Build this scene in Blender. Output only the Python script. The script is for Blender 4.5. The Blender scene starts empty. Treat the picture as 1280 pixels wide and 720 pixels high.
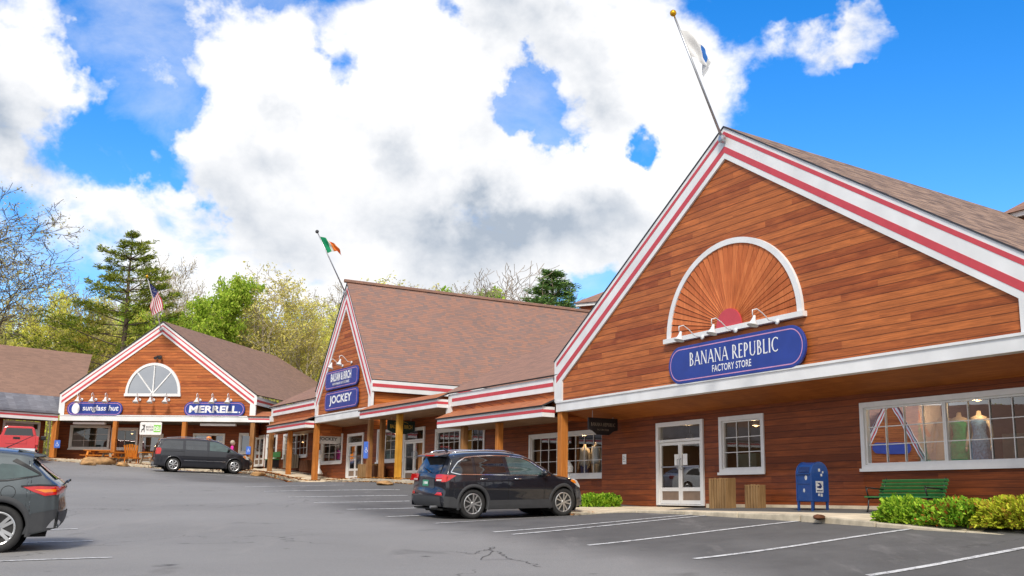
import bpy, bmesh, math, random
import numpy as np
from mathutils import Vector, Matrix
random.seed(7)
S = bpy.context.scene
COL = S.collection
R = math.radians
PI = math.pi

# ------------------------------------------------------------------ camera
FPX = 1339.0
PITCH, ROLL = 0.1987, 0.0173
_cp, _sp = math.cos(PITCH), math.sin(PITCH)
CF = Vector((0, _cp, _sp)); _U0 = Vector((0, -_sp, _cp)); _R0 = Vector((1, 0, 0))
CR = _R0*math.cos(ROLL) + _U0*math.sin(ROLL)
CU = -_R0*math.sin(ROLL) + _U0*math.cos(ROLL)
cam_d = bpy.data.cameras.new('camera'); cam = bpy.data.objects.new('camera', cam_d); COL.objects.link(cam)
cam_d.sensor_width = 36; cam_d.lens = FPX/1280*36
cam_d.clip_start = .1; cam_d.clip_end = 3000
m = Matrix.Identity(4)
for i in range(3):
    m[i][0] = CR[i]; m[i][1] = CU[i]; m[i][2] = -CF[i]
cam.matrix_world = m
S.camera = cam

def ray(x, y):                      # direction towards a point of the photograph (1280 x 720)
    return CF + CR*((x-640)/FPX) + CU*((360-y)/FPX)
def at_depth(x, y, Y):              # the point at ground distance Y on that direction
    r = ray(x, y); return r*(Y/r.y)

# ------------------------------------------------------------------ ground height (metres; the eye is z = 0)
_G = [(0,0,-1.65),(2.5,15.8,-.78),(1.38,18.2,-.69),(0,20.6,-.57),(-1.7,23.5,-.47),(-3.1,25.9,-.373),(-4.4,28.2,-.23),
      (-5.8,30.6,-.08),(-7.2,33,.07),(-8.6,35.4,.25),(-9.9,37.8,.42),(7.93,15.6,-.36),(5.47,20.3,-.24),(4.18,22.8,-.19),
      (2.5,26,-.17),(1.3,29.8,-.2),(4.8,13.9,-.86),(6.7,18.0,-.31),(-7.0,15.8,-.92),(-9,17.5,-.9),(-10.2,49.5,.72),(-4.4,37.6,.52),
      (-6.9,44,.74),(-26,60.0,1.9),(-22,60,1.72),(-15,59,1.33),(-17.5,55.5,1.37),(-14.8,57.3,1.35),(-12.6,53.0,1.1),(-30,50,1.3),(-40,60,1.9),
      (-1.0,26.8,-.385),(1.35,28.3,-.29),(-45,20,-.3),(-30,0,-1.7),(30,0,-2.0),(12,8,-1.1),(0,-30,-3.0),(-40,-30,-3),(40,-30,-3.2),(40,30,-.3),(30,60,.4),(10,60,1.0),(-10,80,2.2),
      (-40,90,2.8),(50,90,1.5),(20,-8,-1.9),(-60,40,.9)]
_gx = np.array([(a,b) for a,b,c in _G], float); _gz = np.array([c for a,b,c in _G], float)
def _phi(r2): return np.where(r2 > 1e-9, .5*r2*np.log(r2+1e-12), 0)
_n = len(_G)
_K = _phi(((_gx[:,None,:]-_gx[None,:,:])**2).sum(-1)) + np.eye(_n)*.5
_P = np.c_[np.ones(_n), _gx]
_sol = np.linalg.solve(np.block([[_K, _P],[_P.T, np.zeros((3,3))]]), np.r_[_gz, 0,0,0])
def gnd_arr(p):
    p = np.asarray(p, float)
    c = p.copy(); c[:,0] = np.clip(c[:,0], -62, 52); c[:,1] = np.clip(c[:,1], -32, 92)
    k = _phi(((c[:,None,:]-_gx[None,:,:])**2).sum(-1))
    return k@_sol[:_n] + np.c_[np.ones(len(c)), c]@_sol[_n:]
def gnd(x, y): return float(gnd_arr([(x, y)])[0])
def ground_hit(x, y, dz=0.0):
    r = ray(x, y); lo, hi = 3.0, 120.0
    prev = None
    for i in range(600):
        Y = 3 + i*.2
        p = r*(Y/r.y); d = p.z - (gnd(p.x, p.y)+dz)
        if prev is not None and prev > 0 >= d:
            lo, hi = Y-.2, Y; break
        prev = d
    for _ in range(30):
        Y = (lo+hi)/2; p = r*(Y/r.y)
        if p.z > gnd(p.x, p.y)+dz: lo = Y
        else: hi = Y
    return r*(lo/r.y)

class Frame:                        # a facade frame: x along the facade (to the right), y into the building, z up
    def __init__(s, ox, oy, a):
        s.o = Vector((ox, oy, 0)); s.a = a
        s.d = Vector((math.cos(a), math.sin(a), 0)); s.n = Vector((-math.sin(a), math.cos(a), 0))
    def w(s, t, q, z): return s.o + s.d*t + s.n*q + Vector((0,0,z))
    def loc(s, p):
        v = Vector(p)-s.o; return (v.dot(s.d), v.dot(s.n), v.z)
    def hit(s, x, y, q=0.0):        # where the direction of a photo point meets the plane at depth q: (t, z)
        r = ray(x, y); k = (s.o.dot(s.n)+q)/r.dot(s.n); p = r*k
        return ((p-s.o).dot(s.d), p.z)
    def hitx(s, x, z, q=0.0):       # t on plane q of photo column x at height z
        lo, hi = 0, 720
        for _ in range(40):
            y = (lo+hi)/2
            if s.hit(x, y, q)[1] > z: lo = y
            else: hi = y
        return s.hit(x, lo, q)[0]

# ------------------------------------------------------------------ mesh builder
class MB:
    def __init__(s): s.v = []; s.f = []; s.m = []; s.mi = 0
    def add(s, vs, fs):
        o = len(s.v); s.v += [tuple(v) for v in vs]
        for f in fs: s.f.append(tuple(i+o for i in f)); s.m.append(s.mi)
        return s
    def quad(s, a, b, c, d): return s.add([a,b,c,d], [(0,1,2,3)])
    def poly(s, pts): return s.add(pts, [tuple(range(len(pts)))])
    def box(s, x0, x1, y0, y1, z0, z1):
        vs = [(x,y,z) for z in (z0,z1) for y in (y0,y1) for x in (x0,x1)]
        return s.add(vs, [(0,2,3,1),(4,5,7,6),(0,1,5,4),(2,6,7,3),(0,4,6,2),(1,3,7,5)])
    def bar(s, p, q, w, h, up=(0,0,1)):     # rectangular bar from p to q
        p, q = Vector(p), Vector(q); d = (q-p).normalized(); u = Vector(up)
        sd = d.cross(u)
        if sd.length < 1e-4: sd = d.cross(Vector((1,0,0)))
        sd.normalize(); u = sd.cross(d).normalized()
        vs = [e + sd*(i*w/2) + u*(j*h/2) for e in (p,q) for j in (-1,1) for i in (-1,1)]
        return s.add(vs, [(0,2,3,1),(4,5,7,6),(0,1,5,4),(2,6,7,3),(0,4,6,2),(1,3,7,5)])
    def tube(s, pts, rad, n=8, cap=True):
        pts = [Vector(p) for p in pts]; L = len(pts)
        if not hasattr(rad, '__len__'): rad = [rad]*L
        prev = None; vs = []; fs = []
        for i, p in enumerate(pts):
            d = (pts[min(i+1,L-1)]-pts[max(i-1,0)])
            if d.length < 1e-9: d = Vector((0,0,1))
            d.normalize()
            a = prev if prev is not None else (Vector((0,0,1)) if abs(d.z) < .9 else Vector((1,0,0)))
            u = (a - d*a.dot(d)).normalized(); w = d.cross(u); prev = u
            for k in range(n):
                t = 2*PI*k/n; vs.append(p + (u*math.cos(t)+w*math.sin(t))*rad[i])
        for i in range(L-1):
            for k in range(n):
                k2 = (k+1) % n; fs.append((i*n+k, i*n+k2, (i+1)*n+k2, (i+1)*n+k))
        if cap:
            fs.append(tuple(range(n-1,-1,-1))); fs.append(tuple((L-1)*n+k for k in range(n)))
        return s.add(vs, fs)
    def lathe(s, prof, n=24, mat=None):     # profile of (radius, z) about local z, then matrix
        vs = []; fs = []; L = len(prof)
        for r, z in prof:
            for k in range(n):
                t = 2*PI*k/n; v = Vector((r*math.cos(t), r*math.sin(t), z))
                vs.append(mat @ v if mat else v)
        for i in range(L-1):
            for k in range(n):
                k2 = (k+1) % n; fs.append((i*n+k, i*n+k2, (i+1)*n+k2, (i+1)*n+k))
        if prof[0][0] > 1e-4: fs.append(tuple(range(n-1,-1,-1)))
        if prof[-1][0] > 1e-4: fs.append(tuple((L-1)*n+k for k in range(n)))
        return s.add(vs, fs)
    def prism(s, poly, fn0, fn1):           # 2D polygon extruded between two mappings
        n = len(poly)
        vs = [fn0(*p) for p in poly] + [fn1(*p) for p in poly]
        fs = [tuple(range(n-1,-1,-1)), tuple(range(n, 2*n))]
        for i in range(n):
            j = (i+1) % n; fs.append((i, j, n+j, n+i))
        return s.add(vs, fs)
    def xz(s, poly, y0, y1): return s.prism(poly, lambda a,b: (a,y0,b), lambda a,b: (a,y1,b))
    def yz(s, poly, x0, x1): return s.prism(poly, lambda a,b: (x0,a,b), lambda a,b: (x1,a,b))
    def xy(s, poly, z0, z1): return s.prism(poly, lambda a,b: (a,b,z0), lambda a,b: (a,b,z1))
    def ball(s, c, r, n=10, sq=(1,1,1)):
        c = Vector(c); prof = []
        for i in range(n//2+1):
            t = -PI/2 + PI*i/(n//2); prof.append((max(math.cos(t)*r, 1e-5), math.sin(t)*r))
        M = Matrix.Translation(c) @ Matrix.Diagonal((sq[0],sq[1],sq[2],1))
        return s.lathe(prof, n, M)
    def build(s, name, mats, parent=None, smooth=False, bevel=0, loc=None, rz=None, tri=False):
        me = bpy.data.meshes.new(name)
        me.from_pydata(s.v, [], s.f)
        if not isinstance(mats, (list, tuple)): mats = [mats]
        for mt in mats: me.materials.append(mt)
        if len(mats) > 1: me.polygons.foreach_set('material_index', s.m)
        bm = bmesh.new(); bm.from_mesh(me)
        bmesh.ops.recalc_face_normals(bm, faces=bm.faces)
        uv = bm.loops.layers.uv.new('UVMap')
        for f in bm.faces:
            n = f.normal; ax = max(range(3), key=lambda i: abs(n[i]))
            for l in f.loops:
                c = l.vert.co
                l[uv].uv = (c.x, c.y) if ax == 2 else ((c.y, c.z) if ax == 0 else (c.x, c.z))
            f.smooth = smooth
        bm.to_mesh(me); bm.free()
        o = bpy.data.objects.new(name, me); COL.objects.link(o)
        if parent: o.parent = parent
        if loc is not None: o.location = loc
        if rz is not None: o.rotation_euler = (0,0,rz)
        if bevel:
            b = o.modifiers.new('bevel', 'BEVEL'); b.width = bevel; b.segments = 2; b.limit_method = 'ANGLE'; b.angle_limit = R(40)
        return o

def tag(o, label=None, cat=None, group=None, kind=None):
    if label: o['label'] = label
    if cat: o['category'] = cat
    if group: o['group'] = group
    if kind: o['kind'] = kind
    return o
def thing(name, label, cat, loc=(0,0,0), rz=0, group=None):
    o = bpy.data.objects.new(name, None); COL.objects.link(o); o.empty_display_size = .2
    o.location = loc; o.rotation_euler = (0,0,rz)
    return tag(o, label, cat, group)
def dup(root, loc=None, rz=None, label=None, scale=None):
    kids = {}
    for o in bpy.data.objects:
        if o.parent: kids.setdefault(o.parent, []).append(o)
    def rec(o, par):
        c = o.copy(); COL.objects.link(c)
        if par: c.parent = par
        for k in kids.get(o, []): rec(k, c)
        return c
    r = rec(root, None)
    if loc is not None: r.location = loc
    if rz is not None: r.rotation_euler = (0,0,rz)
    if scale is not None: r.scale = (scale,)*3 if not hasattr(scale, '__len__') else scale
    if label: r['label'] = label
    return r

# ------------------------------------------------------------------ materials
def srgb(r, g, b):
    f = lambda c: (c/255/12.92) if c/255 <= .04045 else ((c/255+.055)/1.055)**2.4
    return (f(r), f(g), f(b), 1)
class NT:
    def __init__(s, name):
        s.mat = bpy.data.materials.new(name); s.mat.use_nodes = True
        s.t = s.mat.node_tree; s.n = s.t.nodes; s.b = s.n['Principled BSDF']; s.out = s.n['Material Output']
    def node(s, typ, **kw):
        nd = s.n.new(typ)
        for k, v in kw.items():
            if k.startswith('i_'):
                nd.inputs[k[2:].replace('_', ' ')].default_value = v
            else: setattr(nd, k, v)
        return nd
    def link(s, a, b): s.t.links.new(a, b)
    def math(s, op, a, b=None, clamp=False):
        nd = s.n.new('ShaderNodeMath'); nd.operation = op; nd.use_clamp = clamp
        for i, v in enumerate((a, b)):
            if v is None: continue
            if isinstance(v, (int, float)): nd.inputs[i].default_value = v
            else: s.link(v, nd.inputs[i])
        return nd.outputs[0]
    def mix(s, fac, a, b, mode='MIX'):
        nd = s.n.new('ShaderNodeMix'); nd.data_type = 'RGBA'; nd.blend_type = mode
        for sock, v in ((nd.inputs['Factor'], fac), (nd.inputs['A'], a), (nd.inputs['B'], b)):
            if isinstance(v, (int, float, tuple)): sock.default_value = v
            else: s.link(v, sock)
        return nd.outputs['Result']
    def ramp(s, fac, stops):
        nd = s.n.new('ShaderNodeValToRGB'); cr = nd.color_ramp
        while len(cr.elements) < len(stops): cr.elements.new(.5)
        for e, (p, c) in zip(cr.elements, stops):
            e.position = p; e.color = c if isinstance(c, tuple) else (c,c,c,1)
        s.link(fac, nd.inputs[0]); return nd.outputs[0]
    def noise(s, vec, scale, detail=4, rough=.55, dist=0):
        nd = s.node('ShaderNodeTexNoise'); nd.inputs['Scale'].default_value = scale; nd.inputs['Detail'].default_value = detail
        nd.inputs['Roughness'].default_value = rough; nd.inputs['Distortion'].default_value = dist
        if vec is not None: s.link(vec, nd.inputs['Vector'])
        return nd.outputs['Fac']
    def mapping(s, vec, scale=(1,1,1), loc=(0,0,0), rot=(0,0,0)):
        nd = s.node('ShaderNodeMapping'); nd.inputs['Scale'].default_value = scale; nd.inputs['Location'].default_value = loc
        nd.inputs['Rotation'].default_value = rot
        s.link(vec, nd.inputs['Vector']); return nd.outputs[0]
    def coord(s, which='Object'): return s.node('ShaderNodeTexCoord').outputs[which]
    def bump(s, h, strength=.3, dist=.02):
        nd = s.node('ShaderNodeBump'); nd.inputs['Strength'].default_value = strength; nd.inputs['Distance'].default_value = dist
        s.link(h, nd.inputs['Height']); s.link(nd.outputs[0], s.b.inputs['Normal'])
    def base(s, c):
        if isinstance(c, tuple): s.b.inputs['Base Color'].default_value = c
        else: s.link(c, s.b.inputs['Base Color'])
    def set(s, **kw):
        for k, v in kw.items(): s.b.inputs[k.replace('_', ' ')].default_value = v
        return s

def plain(name, col, rough=.5, metal=0, var=.12, scale=6, coat=0, bump=0, spec=.5):
    t = NT(name); c = t.coord()
    n = t.noise(c, scale, 5)
    hi = tuple(min(1, x*(1+var)) for x in col[:3])+(1,); lo = tuple(x*(1-var) for x in col[:3])+(1,)
    t.base(t.ramp(n, [(.3, lo), (.7, hi)]))
    t.set(Roughness=rough, Metallic=metal, Coat_Weight=coat, Specular_IOR_Level=spec)
    if coat: t.set(Coat_Roughness=.03)
    if bump: t.bump(t.noise(c, scale*5, 4), .25, bump)
    return t.mat

def siding(name, c1, c2, row=.165, width=2.3, tilt=0.0, dark=.35, rough=.55):
    t = NT(name); uv = t.coord('UV')
    vec = t.mapping(uv, rot=(0,0,tilt)) if tilt else uv
    br = t.node('ShaderNodeTexBrick', offset=.37, offset_frequency=2, squash=1)
    br.inputs['Color1'].default_value = c1; br.inputs['Color2'].default_value = c2
    br.inputs['Mortar'].default_value = tuple(x*dark for x in c2[:3])+(1,)
    br.inputs['Scale'].default_value = 1; br.inputs['Mortar Size'].default_value = .006; br.inputs['Mortar Smooth'].default_value = .3
    br.inputs['Bias'].default_value = 0; br.inputs['Brick Width'].default_value = width; br.inputs['Row Height'].default_value = row
    t.link(vec, br.inputs['Vector'])
    # a different tone for every board: white noise on (row, piece)
    sep = t.node('ShaderNodeSeparateXYZ'); t.link(vec, sep.inputs[0])
    rowi = t.math('FLOOR', t.math('DIVIDE', sep.outputs[1], row))
    wn0 = t.node('ShaderNodeTexWhiteNoise', noise_dimensions='1D'); t.link(rowi, wn0.inputs['W'])
    px = t.math('FLOOR', t.math('ADD', t.math('DIVIDE', sep.outputs[0], width*1.6), t.math('MULTIPLY', wn0.outputs[0], 7.0)))
    cmb = t.node('ShaderNodeCombineXYZ'); t.link(px, cmb.inputs[0]); t.link(rowi, cmb.inputs[1])
    wn = t.node('ShaderNodeTexWhiteNoise', noise_dimensions='3D'); t.link(cmb.outputs[0], wn.inputs['Vector'])
    off = t.node('ShaderNodeVectorMath', operation='MULTIPLY_ADD'); t.link(cmb.outputs[0], off.inputs[0]); off.inputs[1].default_value = (3.7,.31,0); t.link(vec, off.inputs[2])
    grain = t.noise(t.mapping(off.outputs[0], scale=(.7, 30, 1)), 1.7, 7, .68, .5)
    blot = t.noise(t.mapping(off.outputs[0], scale=(.6, 2.2, 1)), 1.6, 5, .6)
    tone = t.mix(t.math('MULTIPLY', t.math('POWER', wn.outputs[0], 1.6), .85), c1, c2)
    tone = t.mix(t.math('MULTIPLY', t.math('SUBTRACT', grain, .42), 2.6, True), t.mix(.6, tone, (0.02,.006,.003,1)), tone)
    tone = t.mix(t.math('MULTIPLY', t.math('SUBTRACT', blot, .5), 1.3, True), tone, tuple(min(1, x*1.3) for x in c1[:3])+(1,))
    fr = t.math('FRACT', t.math('DIVIDE', sep.outputs[1], row))
    gap = t.math('ADD', t.math('MULTIPLY', t.math('LESS_THAN', fr, .1), .95), t.math('MULTIPLY', t.math('SUBTRACT', .3, fr), .7, True), True)
    tone = t.mix(t.math('MULTIPLY', gap, 1-dark), tone, (0.012,.004,.002,1))
    t.base(tone); t.set(Roughness=rough, Specular_IOR_Level=.3)
    t.bump(t.math('ADD', t.math('MULTIPLY', t.math('SUBTRACT', 1.0, fr), 1.0), t.math('MULTIPLY', grain, .12)), .55, .02)
    return t.mat

def shingles(name, c1, c2, row=.14, width=.33):
    t = NT(name); uv = t.coord('UV')
    sep = t.node('ShaderNodeSeparateXYZ'); t.link(uv, sep.inputs[0])
    rv = t.math('DIVIDE', sep.outputs[1], row); rowi = t.math('FLOOR', rv)
    w0 = t.node('ShaderNodeTexWhiteNoise', noise_dimensions='1D'); t.link(rowi, w0.inputs['W'])
    px = t.math('FLOOR', t.math('ADD', t.math('DIVIDE', sep.outputs[0], width), t.math('MULTIPLY', w0.outputs[0], 5.0)))
    cmb = t.node('ShaderNodeCombineXYZ'); t.link(px, cmb.inputs[0]); t.link(rowi, cmb.inputs[1])
    wn = t.node('ShaderNodeTexWhiteNoise', noise_dimensions='3D'); t.link(cmb.outputs[0], wn.inputs['Vector'])
    lg = t.noise(uv, .35, 5); gr = t.noise(uv, 22, 3)
    tone = t.mix(wn.outputs[0], c1, c2)
    tone = t.mix(t.math('MULTIPLY', t.math('SUBTRACT', lg, .42), 1.6, True), tone, t.mix(.22, tone, (.05,.04,.035,1)))
    tone = t.mix(t.math('MULTIPLY', gr, .35), tone, (.04,.03,.03,1))
    fr = t.math('FRACT', rv)
    tone = t.mix(t.math('MULTIPLY', t.math('LESS_THAN', fr, .12), .5), tone, (.03,.02,.02,1))
    t.base(tone); t.set(Roughness=.9, Specular_IOR_Level=.2)
    t.bump(t.math('ADD', t.math('SUBTRACT', 1.0, fr), t.math('MULTIPLY', wn.outputs[0], .5)), .4, .015)
    return t.mat

def glass_mat(name, tint=(.8,.85,.85,1), refl=.22, dark=None):
    t = NT(name); t.n.remove(t.b)
    tr = t.node('ShaderNodeBsdfTransparent'); tr.inputs[0].default_value = tint
    gl = t.node('ShaderNodeBsdfGlossy'); gl.inputs['Roughness'].default_value = .004; gl.inputs['Color'].default_value = (.95,.97,1,1)
    fr = t.node('ShaderNodeFresnel'); fr.inputs['IOR'].default_value = 1.5
    wob = t.noise(t.coord(), 1.3, 2)
    bp = t.node('ShaderNodeBump'); bp.inputs['Strength'].default_value = .02; bp.inputs['Distance'].default_value = .02
    t.link(wob, bp.inputs['Height']); t.link(bp.outputs[0], gl.inputs['Normal'])
    f = t.math('ADD', t.math('MULTIPLY', fr.outputs[0], 1.0), refl, True)
    mx = t.node('ShaderNodeMixShader'); t.link(f, mx.inputs[0])
    t.link(tr.outputs[0], mx.inputs[1]); t.link(gl.outputs[0], mx.inputs[2]); t.link(mx.outputs[0], t.out.inputs[0])
    return t.mat

def emit(name, col, st):
    t = NT(name); t.base((0,0,0,1)); t.b.inputs['Emission Color'].default_value = col; t.b.inputs['Emission Strength'].default_value = st
    return t.mat
def wood(name, c1, c2, rough=.65, stretch=(1,1,14)):
    t = NT(name); c = t.coord()
    g = t.noise(t.mapping(c, scale=(30/stretch[0]*.5, 30/stretch[1]*.5, 30/stretch[2]*.5)), 1.0, 5, .6, .6)
    b = t.noise(c, 1.7, 4)
    k = t.ramp(g, [(.3, c2), (.7, c1)])
    k = t.mix(t.math('MULTIPLY', t.math('SUBTRACT', b, .45), 1.6, True), k, tuple(x*.6 for x in c2[:3])+(1,))
    t.base(k); t.set(Roughness=rough, Specular_IOR_Level=.25); t.bump(g, .2, .004)
    return t.mat
def leafmat(name, cols, trans=.35):
    t = NT(name)
    g = t.node('ShaderNodeNewGeometry'); oi = t.node('ShaderNodeObjectInfo')
    st = [(i/(len(cols)-1) if len(cols) > 1 else 0, c) for i, c in enumerate(cols)]
    c = t.ramp(g.outputs['Random Per Island'], st)
    hs = t.node('ShaderNodeHueSaturation'); t.link(c, hs.inputs['Color'])
    t.link(t.math('ADD', 1.0, t.math('MULTIPLY', oi.outputs['Random'], .35)), hs.inputs['Value'])
    t.link(t.math('ADD', .485, t.math('MULTIPLY', oi.outputs['Random'], .03)), hs.inputs['Hue'])
    df = t.node('ShaderNodeBsdfDiffuse'); tl = t.node('ShaderNodeBsdfTranslucent'); mx = t.node('ShaderNodeMixShader')
    t.link(hs.outputs[0], df.inputs[0]); t.link(hs.outputs[0], tl.inputs[0]); mx.inputs[0].default_value = trans
    t.link(df.outputs[0], mx.inputs[1]); t.link(tl.outputs[0], mx.inputs[2]); t.link(mx.outputs[0], t.out.inputs[0])
    t.n.remove(t.b)
    return t.mat

M = {}
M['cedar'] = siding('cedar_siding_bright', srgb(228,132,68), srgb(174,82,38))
M['cedar_hi'] = siding('cedar_siding_sunlit', srgb(246,136,54), srgb(222,110,42))  # brighter cedar copy: sunlight on the steep gable's flank put into the colour
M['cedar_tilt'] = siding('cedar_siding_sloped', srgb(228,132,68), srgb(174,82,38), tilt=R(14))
M['cedar_low'] = siding('cedar_siding_porch_shade', srgb(166,86,40), srgb(128,60,24), width=3.1, row=.15, dark=.4)  # redder cedar for lower walls, with the porch shade put into its colour
M['fan'] = wood('cedar_sunburst', srgb(218,130,78), srgb(190,104,60)); M['fan_dk'] = wood('cedar_sunburst_shaded', srgb(202,114,66), srgb(174,92,52))  # darker second tone puts the facet shade of the rays into the colour
M['soffit'] = wood('soffit_boards', srgb(172,102,46), srgb(146,82,34), stretch=(14,1,14))
M['soffit_pale'] = siding('soffit_planks', srgb(190,150,116), srgb(160,120,88), row=.2, width=3)
M['post'] = wood('post_timber', srgb(196,126,60), srgb(160,94,38))
M['post_old'] = wood('post_weathered', srgb(168,122,76), srgb(120,80,44))
M['post_new'] = wood('post_yellow_pine', srgb(214,160,62), srgb(190,132,40))
M['slat'] = wood('bin_slats', srgb(160,128,88), srgb(116,88,56))
M['slat_dk'] = wood('bin_slats_dark', srgb(110,70,46), srgb(80,48,30))
M['slat_or'] = wood('varnished_pine', srgb(216,138,50), srgb(184,104,34))
M['slat_gy'] = wood('weathered_grey_wood', srgb(178,168,150), srgb(140,128,112))
M['white'] = plain('white_trim', (.76,.77,.78,1), .5, var=.1, scale=1.3)
M['red'] = plain('red_trim', (.56,.06,.075,1), .5, var=.06)
M['frame'] = plain('window_frame_white', (.72,.715,.71,1), .4, var=.04)
M['roof_b'] = shingles('shingles_red_brown', srgb(172,128,110), srgb(142,120,114), .115, .24)
M['roof_w'] = shingles('shingles_brown_smooth', srgb(170,130,112), srgb(150,118,104))
M['roof_br'] = shingles('shingles_grey_brown', srgb(178,148,126), srgb(104,86,76))
M['roof_c'] = shingles('shingles_mauve_brown', srgb(164,130,112), srgb(148,118,103))
M['roof_grey'] = siding('weathered_roof_boards', srgb(158,160,168), srgb(128,132,142), row=2.2, width=.25, dark=.6)
M['canopy'] = shingles('shingles_canopy', srgb(196,126,86), srgb(172,108,78))
M['dark_edge'] = plain('drip_edge', (.03,.03,.035,1), .5)
M['glass'] = glass_mat('shop_glass', refl=.055)
M['glass_fan'] = glass_mat('fan_window_glass', (.25,.3,.3,1), .5)
M['glass_dk'] = glass_mat('shop_glass_dim', (.5,.55,.55,1), .16)
M['int'] = plain('interior_wall', (.15,.13,.105,1), .8, var=.35, scale=1.1)
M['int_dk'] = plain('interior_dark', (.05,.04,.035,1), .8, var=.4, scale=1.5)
M['int_grn'] = plain('interior_green_wall', (.28,.36,.33,1), .8, var=.2, scale=1)
M['concrete'] = plain('concrete', srgb(214,198,172), .85, var=.22, scale=2.5, bump=.004)
M['kerb'] = plain('kerb_concrete', srgb(190,178,156), .85, var=.28, scale=4, bump=.006)
M['stone'] = plain('fieldstone', srgb(170,132,88), .9, var=.35, scale=5, bump=.02)
M['sign_blue'] = plain('sign_blue', srgb(40,62,146), .4, var=.1, scale=3)
M['sign_edge'] = plain('sign_pinstripe', srgb(206,150,190), .4)
M['letter'] = plain('letter_white', (.85,.86,.88,1), .45, var=.02)
M['lamp'] = plain('lamp_white_enamel', (.7,.72,.74,1), .3, var=.04)
M['bulb'] = emit('warm_bulb', (1,.5,.2,1), 2.2)
M['black'] = plain('black_paint', (.012,.012,.014,1), .35)
M['green_sign'] = plain('sign_dark_green', (.012,.035,.03,1), .4)
M['gold'] = plain('gold_letter', srgb(196,160,70), .4)
M['steel'] = plain('galvanised_steel', (.42,.43,.45,1), .35, metal=.8)
M['gold_ball'] = plain('gold_ball', srgb(214,160,20), .25, metal=.6)
M['bench_green'] = plain('bench_green', srgb(46,110,56), .45, var=.15)
M['mail_blue'] = plain('mailbox_blue', srgb(18,58,118), .35, var=.1, coat=.3)
M['mail_dark'] = plain('mailbox_recess', srgb(14,36,84), .5)
M['paper'] = plain('paper', (.78,.78,.78,1), .7)
M['plate_green'] = plain('plate_green', srgb(64,140,110), .4)
M['adblue'] = plain('accessible_blue', srgb(70,110,200), .4)
M['rust'] = plain('dry_leaves', srgb(150,96,50), .9, var=.5, scale=20)
# vehicles
def paint(name, col, metal=.35, rough=.28):
    t = NT(name); n = t.noise(t.coord(), 900, 1)
    t.base(t.ramp(n, [(.35, tuple(x*.85 for x in col[:3])+(1,)), (.65, tuple(min(1,x*1.18) for x in col[:3])+(1,))]))
    t.set(Roughness=rough, Metallic=metal, Coat_Weight=1.0, Coat_Roughness=.02); return t.mat
M['p_black'] = paint('paint_blue_black', (.012,.014,.022,1))
M['p_van'] = paint('paint_charcoal', (.018,.019,.026,1))
M['p_teal'] = paint('paint_teal_grey', (.09,.107,.117,1), .6)
M['p_red'] = paint('paint_red', (.55,.02,.025,1), .1)
M['p_white'] = paint('paint_white', (.75,.77,.8,1), .05)
M['clad'] = plain('grey_plastic', (.045,.047,.052,1), .6, var=.08)
M['tyre'] = plain('tyre_rubber', (.022,.022,.023,1), .8, var=.2, scale=12)
M['liner'] = plain('wheel_liner', (.006,.006,.006,1), .9)
M['rim'] = plain('alloy', (.62,.63,.64,1), .28, metal=.85, var=.04)
M['rimdk'] = plain('brake_dark', (.03,.03,.03,1), .5, metal=.5)
M['chrome'] = plain('chrome', (.8,.81,.83,1), .1, metal=1, var=.02)
M['tint'] = plain('tinted_glass', (.008,.009,.011,1), .03, var=.1, spec=.8, coat=.6)
M['tint_l'] = plain('pale_tinted_glass', (.05,.085,.085,1), .04, var=.3, scale=3, spec=.8, coat=.6)
M['tint_m'] = plain('van_glass', (.03,.035,.042,1), .04, var=.3, scale=2, spec=.9, coat=.8)
M['lens_red'] = plain('tail_lens', (.55,.02,.02,1), .12, var=.2, coat=.8)
M['lens_or'] = plain('amber_lens', (.8,.22,.01,1), .15, var=.1, coat=.8)
M['lens_w'] = plain('clear_lens', (.6,.6,.6,1), .1, var=.1, coat=.8)
M['kick'] = plain('kick_panel', srgb(128,108,92), .5)
# ================================================================== frames of the facades
FB = Frame(5.277, 25.5, R(-62.4))
_o2 = FB.w(-8.3, .1, 0)
FW = Frame(_o2.x, _o2.y, R(-59.5))
FC = Frame(-20.28, 61.7, R(-6.8))
_l = FC.w(-5.9, .1, 0)
FL = Frame(_l.x, _l.y, R(45))

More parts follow.
